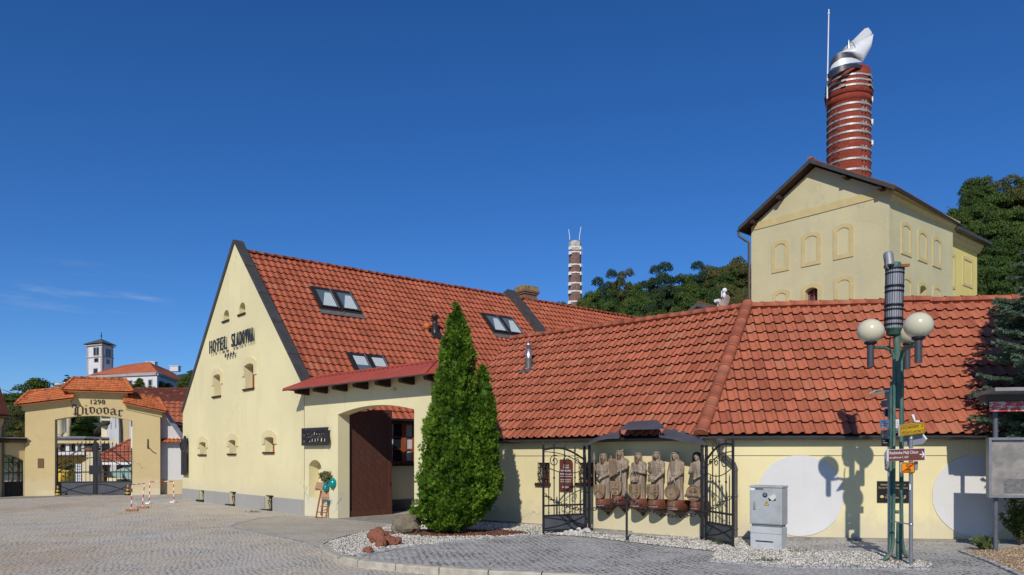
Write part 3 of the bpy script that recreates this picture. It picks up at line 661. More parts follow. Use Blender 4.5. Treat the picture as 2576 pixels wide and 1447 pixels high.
# skylights
def roofuv(u,v):
    k=Vector(((u-CX)/F0,1,(HV-v)/F0)); o=HP(sE,zE,.0)-Vector((0,0,CAM)); t=o.dot(nr)/k.dot(nr); p=k*t-o
    return p.dot(RD), p.dot(up)
RO=HP(sE,zE,.0)
def rbox(m,x0,x1,t0,t1,h0,h1,mi=0): m.box(RO+RD*(x0+x1)/2+up*(t0+t1)/2+nr*(h0+h1)/2,RD*(x1-x0)/2,up*(t1-t0)/2,nr*(h1-h0)/2,mi)
for (a,b) in (((782,727),(907,790)),((1211,793),(1317,847)),((874,894),(990,953))):
    x0,t1=roofuv(*a); x1,t0=roofuv(*b); xm=(x0+x1)/2
    fl=MB(); rbox(fl,x0-.05,x1+.05,t0-.14,t1+.1,.0,.085); sk=fl.build('skylight',DFRAME,HO)
    fl=MB(); rbox(fl,x0-.10,x1+.1,t0-.40,t0-.14,.03,.075); fl.build('flashing',M('lead_flashing',(.13,.12,.115),.6,.2,6) if 'lead_flashing' not in bpy.data.materials else bpy.data.materials['lead_flashing'],sk)
    for i,(p0,p1) in enumerate(((x0+.02,xm-.05),(xm+.05,x1-.02))):
        f=MB(); w_=.085
        rbox(f,p0,p0+w_,t0,t1,.086,.15); rbox(f,p1-w_,p1,t0,t1,.086,.15); rbox(f,p0+w_,p1-w_,t0,t0+w_,.086,.15); rbox(f,p0+w_,p1-w_,t1-w_*1.6,t1,.086,.155)
        f=f.build('frame',DFRAME,sk); g=MB(); rbox(g,p0+w_,p1-w_,t0+w_,t1-w_*1.6,.09,.12); g.build('pane',SKYG,sk)
        g=MB(); rbox(g,p1-w_+.005,p1-w_+.035,t0,t1,.151,.165); g.build('trim',GREYM,sk)
        if a[0]!=874:   # a blind drawn half way, cut slantwise by the fold
            g=MB(); pl=[(p0+w_+.02,t0+w_+.02),(p1-w_-.02,t0+w_+.02),(p1-w_-.02,t1-.3),(p0+(p1-p0)*.55,t1-.3)]
            g.prism([RO+RD*x+up*t+nr*.121 for x,t in pl],nr*.003); g.build('blind',BLIND,sk)
        else:
            g=MB(); tm=t0+(t1-t0)*.45; rbox(g,p0+w_+.01,p1-w_-.01,tm,t1-w_*1.7,.121,.124); g.build('blind',BLIND,sk)
x0,t0=roofuv(1094,838); b=RO+RD*x0+up*t0
m=MB(); m.lathe(b,[(.15,-.2),(.15,.35),(.11,.36),(.11,.62),(.16,.63),(.16,.72),(.19,.75),(.02,.86)],16); v=m.build('vent_pipe',DFRAME,HO); m=MB(); rbox(m,x0-.25,x0+.25,t0-.45,t0+.1,.03,.08); m.build('flashing',DFRAME,v)
x0,t0=roofuv(1074,834); b=RO+RD*x0+up*t0
m=MB(); m.lathe(b,[(.10,-.1),(.10,.12),(.14,.13),(.14,.33),(.0,.34)],14); m.build('vent_pipe',TILEO,HO)
# small snow guards on the tiles
m=MB()
for r_ in range(1,23):
    for c_ in range(3,100):
        if (c_*1+r_*2)%9==0: 
            p=RO+RD*(c_*.27-1.0+.07)+up*(r_*Lr/24+.12)+nr*.075; m.box(p,RD*.022,up*.03,nr*.03,rnd=None) if False else m.box(p,RD*.02,up*.028,nr*.028)
tag(m.build('snow_guards',TILEH,HO),kind='stuff')
for x,y in ((3,8),(9,20),(14,24)): pass

# lettering on the gable
sg_=MB(); s0,z0=FG.uv(533,889.5); s1,z1=FG.uv(645,823)
zb=FG.uv(533,888)[1]; zt_=FG.uv(533,865)[1]
hs0,_=FG.uv(532.5,880); hs1,_=FG.uv(579.5,880); ls0,_=FG.uv(588.5,860); ls1,_=FG.uv(645,860)
zb2=FG.uv(588.5,874)[1]; zt2=FG.uv(645,822)[1]
sign=thing('hotel_lettering','dark metal hotel name letters standing off the tall yellow gable','sign',FG.pt(s0,zb,0))
for i,(txt,a,b) in enumerate((('HOTEL',hs0,hs1),('SLADOVNA',ls0,ls1))):
    n=len(txt); wdt=(b-a)/n
    for j,chr_ in enumerate(txt):
        m=MB(); m.text(FG,chr_,a+wdt*(j+.14),a+wdt*(j+.82),zb2-.02,zt2-.02,.09,.04)
        m.tube([FG.pt(a+wdt*(j+.2),zt2-.06,0),FG.pt(a+wdt*(j+.2),zt2-.06,.10)],.012,5); m.build('letter',M('letter_metal',(.035,.035,.045),.45,.1,5) if 'letter_metal' not in bpy.data.materials else bpy.data.materials['letter_metal'],sign)
for i in range(4):
    s_,z_=FG.uv(574+i*6.8,894-i*2.6); z_=FG.uv(583,893)[1]
    lp=[(s_+(.11 if k%2==0 else .045)*math.sin(k*math.pi/5),z_+(.11 if k%2==0 else .045)*math.cos(k*math.pi/5)) for k in range(10)]
    m=MB(); m.fprism(FG,lp,.10,.125); m.tube([FG.pt(s_,z_,0),FG.pt(s_,z_,.11)],.012,5); m.build('star',bpy.data.materials['letter_metal'],sign)
# black board on the left end of the gable
s0,z1=FG.uv(463.5,1100); s1,z0=FG.uv(476.5,1195); z0=FG.uv(470,1195)[1]; z1=FG.uv(470,1104)[1]
lp=[(s0,z0),(s1,z0),(s1,z1-.05),(s1-.1,z1+.12),(s0+(s1-s0)*.6,z1+.14),(s0+(s1-s0)*.35,z1-.08),(s0,z1)]
hs=[]
for (a,b,c,d) in ((.2,.66,.35,.72),(.45,.70,.8,.725),(.5,.74,.75,.765),(.35,.655,.75,.675),(.38,.24,.5,.285)):
    hs.append([(s0+(s1-s0)*a,z0+(z1-z0)*b),(s0+(s1-s0)*c,z0+(z1-z0)*b),(s0+(s1-s0)*c,z0+(z1-z0)*d),(s0+(s1-s0)*a,z0+(z1-z0)*d)])
m=MB(); slab(m,FG,lp,hs,.12,.15); BOARD=M('board_metal',(.030,.028,.032),.5,.15,3); 
for z in (z0+.15,z1-.25): m.tube([FG.pt(s0+.1,z,0),FG.pt(s0+.1,z,.13)],.015,5)
tag(m.build('wall_board',BOARD,loc=FG.pt(s0,z0)),'tall narrow black metal board with cut out marks at the left end of the hotel gable','sign')

# ------------------------------------------------------------------ gateway wall with red metal canopy
FP=Fr(gd(766,1297),gd(1085,1328)); WP=FP.L
GW=thing('gateway_wall','yellow gateway wall with wide arched passage under a red sheet metal canopy','gateway',FP.pt(WP/2,0))
zc=FP.uv(757,986)[1]
o0,_=FP.uv(850,1200); o1,_=FP.uv(1042,1200); zsp=FP.uv(850,1043)[1]; zap=FP.uv(950,1019)[1]
n0,nz1=FP.uv(777,1172); n1,nz0=FP.uv(808,1245); nz0=FP.uv(790,1300)[1]+.35; nza=FP.uv(792,1157)[1]
m=MB(); ztop=zc+.35
A_=arch(o0,o1,-.05,zsp,zap,14); NI=arch(n0,n1,.62,nz1,nza,8)
holed(m,FP,[(0,-.1),(o0,-.1)]+[(o0,zsp)]+list(reversed(A_[3:-1]))+[(o1,zsp),(o1,-.1),(WP,-.1),(WP,ztop),(0,ztop)],[NI],0,.40)
# reveals of the passage and the right end
lp=[(o0,-.1),(o0,zsp)]+list(reversed(A_[3:-1]))+[(o1,zsp),(o1,-.1)]
for a,b in zip(lp[:-1],lp[1:]): m.add([FP.pt(*a,0),FP.pt(*b,0),FP.pt(*b,-.45),FP.pt(*a,-.45)],[(0,1,2,3)])
holed(m,FP,[(0,-.1),(o0,-.1)]+[(o0,zsp)]+list(reversed(A_[3:-1]))+[(o1,zsp),(o1,-.1),(WP,-.1),(WP,ztop),(0,ztop)],[],-.45,.0)
m.add([FP.pt(WP,-.1,0),FP.pt(WP,-.1,-.45),FP.pt(WP,ztop,-.45),FP.pt(WP,ztop,0)],[(0,1,2,3)]); m.add([FP.pt(0,-.1,0),FP.pt(0,-.1,-.45),FP.pt(0,ztop,-.45),FP.pt(0,ztop,0)],[(0,1,2,3)])
m.add([FP.pt(0,ztop,0),FP.pt(WP,ztop,0),FP.pt(WP,ztop,-.45),FP.pt(0,ztop,-.45)],[(0,1,2,3)])
m.build('wall',YELG,GW)
m=MB(); m.fbox(FP,n0-.05,n1+.05,.5,nza+.05,-.43,-.40); m.build('niche_back',YELG,GW)
# canopy: lean-to sheets with a hip at both ends
cd=.62; zr=FP.uv(945,931,-.35)[1]; z0=zc+.02
a0,a1=-.25,WP-.02; i0,i1=.42,WP+.18
a1=FP.uv(1071,952,cd)[0]; i1=FP.uv(1098,917,-.35)[0]
P_=[FP.pt(a0-.1,z0,cd),FP.pt(a1,z0,cd),FP.pt(i1,zr,-.35),FP.pt(i0,zr,-.35)]
m=MB(); th=UP*.05
def sheetp(m,pts): m.prism([p for p in pts],UP*.035)
sheetp(m,P_); sheetp(m,[FP.pt(a0-.1,z0,cd),FP.pt(i0,zr,-.35),FP.pt(a0-.1,z0,-.9)]); sheetp(m,[FP.pt(a1,z0,cd),FP.pt(a1+.25,z0+.10,-.9),FP.pt(i1,zr,-.35)])
sheetp(m,[FP.pt(i0,zr,-.35),FP.pt(i1,zr,-.35),FP.pt(a1+.25,z0+.1,-.9),FP.pt(a0-.1,z0,-.9)])
ca=m.build('canopy_roof',REDM,GW)
m=MB(); m.tube([P_[3]+UP*.045,P_[2]+UP*.045],.03,8); m.tube([P_[0]+UP*.04,P_[3]+UP*.05],.025,8); m.tube([P_[1]+UP*.04,P_[2]+UP*.05],.025,8)
m.build('ridge_cap',REDM,ca)
m=MB()
for i in range(27):
    f=(i+.5)/27; a=P_[0].lerp(P_[1],f)+UP*.036; b=P_[3].lerp(P_[2],f)+UP*.036; a=a.lerp(b,.86); m.box(a.lerp(b,.02),(P_[1]-P_[0]).normalized()*.045,(b-a).normalized()*.02,UP*.012)
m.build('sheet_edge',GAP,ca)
m=MB(); m.tube([P_[0]-UP*.01,P_[1]-UP*.01],.022,6); m.build('drip_edge',DMET,ca)
for i in range(7):
    s_=.14+i*(a1-.40)/6; m=MB(); m.prism([FP.pt(s_,z0-.03,.5),FP.pt(s_,z0-.13,.46),FP.pt(s_,z0-.17,.0),FP.pt(s_,z0+.12,.0)],FP.a*.17); m.build('rafter_end',DWOOD,GW)
# door leaf swung inwards
FD=Fr(gd(869,1303),gd(985,1294.6))
zl=FD.uv(869,1044)[1]; zr_=FD.uv(985,1032)[1]; WD=FD.L
m=MB(); outl=[(0,.02),(WD,.02),(WD,zr_)]+[(WD*(1-i/8),zl+(zr_-zl)*(1-(i/8)**2)) for i in range(1,8)]+[(0,zl)]
m.fprism(FD,outl,-.06,0); dl=m.build('door_leaf',DOORW,GW)
m=MB(); fw=.13
inn=[(fw,.02+fw*1.5),(WD-fw,.02+fw*1.5),(WD-fw,zr_-fw)]+[(fw+(WD-2*fw)*(1-i/8),zl-fw+(zr_-zl)*(1-(i/8)**2)) for i in range(1,8)]+[(fw,zl-fw)]
slab(m,FD,outl,[inn],.001,.03); m.build('door_frame',DOORW,dl)
m=MB(); k=0   # diagonal battens
x=-4.0
while x<WD:
    pts=[]
    for t in np.linspace(0,1,2): pass
    a=(x,.25); dirx,dirz=.80,-.60
    # board seams from upper left to lower right
    zt_=3.6; seg=[(x+ (zt_-.25)*0,0)]
    p0=(x,zt_); p1=(x+ (zt_-.22)*1.25,.22)
    def clip(p,q):
        (x0,z0_),(x1,z1_)=p,q; lo,hi=0,1
        for s_,e_,mn,mx in ((x0,x1,fw+.02,WD-fw-.02),(z0_,z1_,.24,zl-fw-.02)):
            d_=e_-s_; t1,t2=sorted(((mn-s_)/d_,(mx-s_)/d_)); lo=max(lo,t1); hi=min(hi,t2)
        return (lo,hi) if hi>lo else None
    c_=clip(p0,p1)
    if c_:
        L_=lambda t:(p0[0]+(p1[0]-p0[0])*t,p0[1]+(p1[1]-p0[1])*t)
        (ax,az),(bx,bz)=L_(c_[0]),L_(c_[1]); m.prism([FD.pt(ax,az,.001),FD.pt(bx,bz,.001),FD.pt(bx+.02,bz+.016,.001),FD.pt(ax+.02,az+.016,.001)],FD.n*.012)
    x+=.30
m.build('batten',DOORW,dl)
m=MB(); m.tube([FD.pt(WD-.06,1.1,.03),FD.pt(WD-.06,1.1,.09),FD.pt(WD-.2,1.1,.09)],.012,6); m.build('handle',IRON,dl)
# concrete threshold strip
tag(MB().prism([FP.pt(o0+.05,.02,.15),FP.pt(o1,.02,.05),FP.pt(o1,.02,-3.5),FP.pt(o0+.3,.02,-3.5)],(0,0,-.06)).build('passage_floor',CONC),kind='structure')
tag(MB().add([FG.pt(WG-.0,0.012,-.3),FP.pt(o1+.5,.012,-.4),(9,48,.012),(-2,52,.012)],[(0,1,2,3)]).build('courtyard',APRON),kind='structure')
# restaurant board, with letters and slivers laid on its face
def wavyboard(F,lines,box,d0,d1,wav=True):
    cur=bpy.data.curves.new('b','FONT'); 
    s0,s1,z0,z1=box; m=MB()
    lp=[(s0,z0),(s1-.05,z0)]+([(s1-.05+.035*math.sin(t/8*2*math.pi),z0+(z1-z0)*t/8) for t in range(1,8)] if wav else [])+[(s1-.05,z1),(s0,z1)]
    m.fprism(F,lp,d0,d1); return m
b0,bz0=FP.uv(768,1121.5); b1,_=FP.uv(837,1121); bz1=FP.uv(768,1078)[1]
m=wavyboard(FP,None,(b0,b1,bz0,bz1),.12,.15)
for z in (bz0+.12,bz1-.12): 
    for s_ in (b0+.1,b1-.25): m.tube([FP.pt(s_,z,0),FP.pt(s_,z,.12)],.015,5)
rb=m.build('restaurant_board',BOARD,loc=FP.pt(b0,bz0)); tag(rb,'wide dark restaurant board with a wavy edge beside the arched passage','sign')
m=MB(); h=bz1-bz0; wd_=b1-b0
m.text(FP,'RESTAURACE',b0+wd_*.08,b1-wd_*.12,bz0+h*.55,bz0+h*.83,.151,.004,0); m.text(FP,'SLADOVNA',b0+wd_*.08,b1-wd_*.12,bz0+h*.16,bz0+h*.44,.151,.004,0); m.build('lettering',BLACK,rb)
m=MB()     # yellow slivers laid over the letters, painting sunlit wall showing through
for fx,fz,fw_,fh in ((.10,.57,.012,.06),(.24,.64,.012,.04),(.40,.57,.012,.05),(.48,.58,.016,.17),(.57,.58,.014,.09),(.66,.58,.014,.07),(.74,.59,.012,.06),(.83,.6,.01,.05),(.10,.18,.012,.1),(.31,.17,.016,.1),(.40,.2,.018,.17),(.51,.19,.018,.2),(.61,.25,.016,.16),(.73,.2,.03,.2),(.85,.2,.018,.17),(.27,.45,.014,.04),(.36,.46,.014,.04),(.62,.46,.012,.03),(.67,.465,.012,.03),(.72,.47,.012,.03)):
    x=b0+wd_*fx; z=bz0+h*fz; m.fprism(FP,[(x,z),(x+wd_*fw_,z+.01),(x+wd_*fw_*1.2,z+h*fh),(x+wd_*fw_*.3,z+h*fh)],.156,.158)
m.build('lit_wall_slivers',YELG,rb)
# ------------------------------------------------------------------ low wing with the big tiled roof
Wc=Vector((4.72,18.13,0)); dl_=Vector((-.761,.649,0)); dr_=Vector((.991,-.132,0)).normalized()
LW=9.5
F1=Fr(Wc+dl_*LW,Wc); F2=Fr(Wc,Wc+dr_*16)
AP=Vector((6.91,21.47,6.376)); ZE=2.53
WB=thing('wing_building','low yellow building with a bent red tiled roof and two white wall discs','building',Wc)
m=MB(); wl=[]
W1=[(1357,1378,1161,1214),(1459,1500,1160,1214)]   # two small barred windows by the statues
q=[]
for u0,u1,v0,v1 in ((1352,1383,1164,1215),(1455,1500,1164,1215)):
    s0,z1=F1.uv(u0,v0); s1,z0=F1.uv(u1,v1); z1=F1.uv((u0+u1)/2,v0)[1]; z0=F1.uv((u0+u1)/2,v1)[1]; q.append((s0,s1,z0,z1)); wl.append([(s0,z0),(s1,z0),(s1,z1),(s0,z1)])
holed(m,F1,[(0,-.1),(F1.L,-.1),(F1.L,ZE+.1),(0,ZE+.1)],wl,0,.30)
m.add([F2.pt(a,b) for a,b in ((0,-.1),(16,-.1),(16,ZE+.1),(0,ZE+.1))],[(0,1,2,3)])
m.build('wall',YEL2,WB)
# end wall towards the gateway
FE=Fr(FP.pt(WP,0,-.2),F1.pt(.15,0,0))
m=MB(); m.fbox(Fr(FP.pt(WP-.02,0,-.2),F1.pt(.9,0,0)),0,(F1.pt(.9,0,0)-FP.pt(WP,0,-.2)).length,-.1,2.3,-.15,.1); m.build('link_wall',YEL2,WB)
for s0,s1,z0,z1 in q:
    fr=MB(); d=-.29; mid=(s0+s1)/2
    for a,b in ((s0,s0+.07),(mid-.03,mid+.03),(s1-.07,s1)): fr.fbox(F1,a,b,z0,z1,d,d+.05)
    fr.fbox(F1,s0,s1,z0,z0+.07,d+.001,d+.051); fr.fbox(F1,s0,s1,z1-.07,z1,d+.001,d+.051); wd=fr.build('window',FRAMEW,WB)
    p=MB(); p.fbox(F1,s0,s1,z0,z1,d-.04,d-.02); p.build('pane',GLASS,wd)
    p=MB(); p.fbox(F1,s0-.05,s1+.04,z0-.09,z0,-.25,.08); p.build('sill',DWOOD,wd,bev=.01)
    p=MB(); n=5
    for i in range(n):
        x=s0+(s1-s0)*(i+.5)/n; k=(z1-z0)
        p.tube([F1.pt(x,z0+.02,-.06),F1.pt(x+.03,z0+k*.25,.0),F1.pt(x-.02,z0+k*.45,.03),F1.pt(x+.02,z0+k*.7,-.02),F1.pt(x,z1-.01,-.08)],.011,5)
    for i in range(4):
        x=s0+(s1-s0)*(i+1)/5; p.tube([F1.pt(x+.06*math.cos(t),z0+.2+.08*math.sin(t),.0) for t in np.linspace(0,6.28,12)],.009,5)
    p.tube([F1.pt(s0,z0+.1,-.03),F1.pt(s1,z0+.1,-.03)],.012,5); p.tube([F1.pt(s0,z1-.14,-.03),F1.pt(s1,z1-.14,-.03)],.012,5); p.build('window_grille',IRON,wd)
# moulding strips below the eaves
m=MB(); zm=F2.uv(2000,1143.5)[1]; sm1=F1.uv(1458,1145)[0]
m.fbox(F1,0,F1.L,ZE-.22,ZE-.05,0,.04); m.fbox(F2,.0,16,ZE-.22,ZE-.05,0,.04)
m.fbox(F1,0,sm1,zm-.02,zm+.32,.0,.028); m.fbox(F2,.05,16,zm-.02,zm+.32,0,.028); m.build('cornice',YEL2,WB)
# white plaster discs
for uc,vc,rr in ((2012,1247,102.5),(2457,1247,103)):
    s_,z_=F2.uv(uc,vc); r_=abs(F2.uv(uc,vc-rr)[1]-z_); m=MB()
    m.prism([F2.pt(s_+r_*1.02*math.cos(a)*(1+.010*noise.noise(Vector((a*3.1,s_,0)))),z_+r_*math.sin(a)*(1+.010*noise.noise(Vector((a*3.1,s_,0)))),0.001) for a in np.linspace(0,2*math.pi,110,endpoint=False)],F2.n*.018); m.build('wall_disc',WHITEC,WB,bev=.004)
# ledge at the foot of the wall
m=MB(); m.fbox(F2,.3,16,-.1,.055,.0,.17); m.fbox(F1,.0,F1.L-2.0,-.1,.04,0,.10); m.build('wall_footing',CONC,WB)
# gutters and roof
O1=F1.n*.17; O2=F2.n*.17
def xing(p,d,q_,e):  # 2D line intersection
    den=d.x*e.y-d.y*e.x; t=((q_.x-p.x)*e.y-(q_.y-p.y)*e.x)/den; return p+d*t
EC=xing(Wc+O1,dl_,Wc+O2,dr_); EC.z=ZE
i1=-F1.n; i2=-F2.n
h1=(AP-EC).dot(i1); h2=(AP-EC).dot(i2); rise=AP.z-ZE
up1=(i1*h1+UP*rise); L1=up1.length; up1.normalize(); up2=(i2*h2+UP*rise); L2=up2.length; up2.normalize()
n1=dl_.cross(up1); n1=n1 if n1.z>0 else -n1; n2=dr_.cross(up2); n2=n2 if n2.z>0 else -n2
hip=(AP-EC); hn=Vector((hip.y,-hip.x,0)).normalized()   # points to the right of the hip
tA=(AP-EC).dot(dl_); VE=9.05
ROLLM=[((1-x)%1.0,h) for x,h in reversed(ROLL)]; ROLLM=[ROLLM[-1]]+ROLLM[:-1]
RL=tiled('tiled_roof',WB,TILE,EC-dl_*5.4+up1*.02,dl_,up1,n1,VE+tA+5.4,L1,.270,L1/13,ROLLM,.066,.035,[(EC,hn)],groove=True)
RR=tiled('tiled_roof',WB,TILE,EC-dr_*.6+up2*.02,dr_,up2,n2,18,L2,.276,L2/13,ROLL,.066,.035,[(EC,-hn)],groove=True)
m=MB(); A1_=AP+dl_*VE; A2_=AP+dr_*14
b1_=Vector((A1_.x,A1_.y,2.4))+i1*4.2; b2_=Vector((A2_.x,A2_.y,2.4))+i2*3.9; bc=Vector((AP.x,AP.y,2.4))+(i1+i2).normalized()*4.2
dn=-UP*.09
m.add([A1_+dn,AP+dn,bc,b1_],[(0,1,2,3)]); m.add([AP+dn,A2_+dn,b2_,bc],[(0,1,2,3)])
e1=EC+dl_*(VE+tA); m.add([e1+dn,A1_+dn,b1_,e1-UP*2.6,b1_-UP*2.4],[(0,1,2,4,3)])
m.add([EC-UP*.03,e1-UP*.03,A1_-UP*.03,AP-UP*.03],[(0,1,2,3)]); e2=EC+dr_*16; m.add([EC-UP*.03,e2-UP*.03,A2_+dr_*2-UP*.03,AP-UP*.03],[(0,1,2,3)])
m.build('roof_underside',DWOOD,WB)
m=MB(); ridge_caps(m,AP+UP*.05,A1_+UP*.05,.15,.42); 
ridge_caps(m,AP+UP*.05,AP+dr_*4.1+UP*.05,.15,.42); ridge_caps(m,AP+dr_*4.1+UP*.10,AP+dr_*5.0+UP*.10,.155,.42); ridge_caps(m,AP+dr_*5.0+UP*.06,A2_+UP*.06,.15,.42); m.build('ridge_tiles',TILE,WB)
m=MB(); m.tube([A1_+UP*.03,AP+UP*.03,A2_+UP*.03],.085,8); m.build('ridge_mortar',TILE,WB)
m=MB(); ridge_caps(m,EC-(AP-EC).normalized()*.02+UP*.07,AP+UP*.14,.165,.455); m.build('hip_tiles',TILE,WB)
m=MB(); m.tube([A1_+UP*.02+dl_*.03,e1+UP*.02+dl_*.03],.025,6); m.build('verge_trim',DMET,WB)
m=MB(); g1=EC+(F1.n)*.05; gz=-UP*.05
gutter(m,EC+F1.n*.06+gz,e1+F1.n*.06+gz,.075); gutter(m,EC+F2.n*.06+gz,e2+F2.n*.06+gz,.075); m.build('gutter',GUTT,WB)
m=MB(); m.fbox(F1,0,F1.L,ZE-.06,ZE-.02,.041,.16); m.fbox(F2,0,16,ZE-.06,ZE-.02,.041,.16); m.build('soffit',DWOOD,WB)
# downpipe near the bend
s_,_=F2.uv(1848,1250); so_,_=F2.uv(1808,1110)
m=MB(); m.lathe(F2.pt(so_,ZE-.22,.22),[(.05,-.10),(.06,-.05),(.13,.10),(.13,.14)],12)
m.tube([F2.pt(so_,ZE-.28,.22),F2.pt(so_+.02,ZE-.42,.20),F2.pt(s_-.04,ZE-.70,.14),F2.pt(s_,ZE-.80,.12),F2.pt(s_,.03,.12)],.055,10)
for z in (.25,ZE-.85,1.05): m.lathe(F2.pt(s_,z,.12),[(.055,-.02),(.064,-.02),(.064,.02),(.055,.02)],12)
m.build('downpipe',PIPE,WB)
# vent pipe on the roof
def planept(u,v,o,n):
    k=Vector(((u-CX)/F0,1,(HV-v)/F0)); c=Vector((0,0,CAM)); return c+k*((o-c).dot(n)/k.dot(n))
b=planept(1330,929,EC,n1); m=MB(); zt=px(1330,866,b.y).z-b.z
m.lathe(b,[(.12,-.15),(.12,zt*.42),(.105,zt*.43)],14); vp=m.build('vent_pipe',PIPE,WB); m=MB(); m.lathe(b,[(.107,zt*.42),(.107,zt*.80),(.075,zt*.81),(.075,zt*.93),(.19,zt*.92),(.02,zt+.06)],14); m.build('vent_cap',STEEL,vp)
m=MB(); m.prism([b+dl_*.25-up1*.28+n1*.05,b-dl_*.25-up1*.28+n1*.05,b-dl_*.2+up1*.2+n1*.05,b+dl_*.2+up1*.2+n1*.05],n1*.03); m.build('flashing',PIPE,vp)
# socket box low on the wall
s_,z_=F1.uv(1241,1279); m=MB(); m.fbox(F1,s_-.05,s_+.12,z_-.06,z_+.06,.0,.07); m.fbox(F1,s_-.20,s_-.08,z_-.08,z_+.06,.0,.05)
m.tube([F1.pt(s_-.1,z_-.02,.05),F1.pt(s_-.06,z_+.12,.06),F1.pt(s_+.0,z_+.05,.06)],.012,5); m.tube([F1.pt(s_-.14,z_-.06,.03),F1.pt(s_-.11,z_-.2,.04),F1.pt(s_-.14,.02,.05)],.014,5)
tag(m.build('socket_box',CABL,loc=F1.pt(s_,z_)),'small grey electric socket boxes low on the yellow wall behind the thuja','socket box')

# ------------------------------------------------------------------ statue niche: canopy, gates, chain
def z4(x,y): return 1320.2+x*.2671, 1030.4+y*.2671
CN=thing('niche_canopy','black arched sheet metal canopy on two posts above the carved statues','canopy',F1.pt(F1.L-1.4,0))
sL=F1.uv(1473,1250,.45)[0]; sR=F1.uv(1770,1250,.12)[0]
def cpt(u,v,d): s_,z_=F1.uv(u,v,d); return F1.pt(s_,z_,d)
m=MB()
def curved(front,back,df,db):
    vs=[cpt(u,v,df) for u,v in front]+[cpt(u,v,db) for u,v in back]; n=len(front)
    m.add(vs,[(i,i+1,n+i+1,n+i) for i in range(n-1)],0,True); m.add([p-UP*.025 for p in vs],[(i,i+1,n+i+1,n+i) for i in range(n-1)],0,True)
    o=vs[:n]; m.add(o+[p-UP*.025 for p in o],[(i,i+1,n+i+1,n+i) for i in range(n-1)],0)
curved([z4(*p) for p in ((552,338),(620,312),(700,283),(770,268),(890,264))],[z4(*p) for p in ((640,278),(690,250),(750,225),(820,208),(905,198))],.75,.05)
curved([z4(*p) for p in ((1270,252),(1380,268),(1480,290),(1600,310),(1715,312))],[z4(*p) for p in ((1315,185),(1400,184),(1500,198),(1590,225),(1665,268))],.75,.05)
curved([z4(*p) for p in ((890,186),(1020,180),(1140,178),(1320,172))],[z4(*p) for p in ((985,113),(1060,108),(1150,103),(1245,98))],.85,.0)
m.build('canopy_sheet',IRONP,CN)
m=MB()
for x in (897,1268):
    a=cpt(*z4(x,190),.72); b=cpt(*z4(x,262),.72); m.tube([a,b],.022,6)
m.tube([cpt(*z4(897,262),.7),cpt(*z4(897,250),.05)],.02,6); m.tube([cpt(*z4(1268,255),.7),cpt(*z4(1268,245),.05)],.02,6); m.tube([cpt(*z4(552,342),.73),cpt(*z4(640,282),.05)],.02,6); m.tube([cpt(*z4(1712,316),.73),cpt(*z4(1660,272),.05)],.02,6)
m.build('bracket',IRON,CN)
for u0,u1 in ((1470,1482.5),(1766.5,1777)):
    m=MB(); d=.62
    for u in (u0,u1):
        s_=F1.uv(u,1250,d)[0]; zt=F1.uv(u,1120,d)[1]; m.fbox(F1,s_-.028,s_+.028,.0,zt,d-.028,d+.028)
    a=F1.uv(u0,1250,d)[0]; b=F1.uv(u1,1250,d)[0]
    for z in (.35,1.05,1.75): m.fbox(F1,a+.028,b-.028,z-.02,z+.02,d-.02,d+.02)
    m.build('post',IRON,CN)
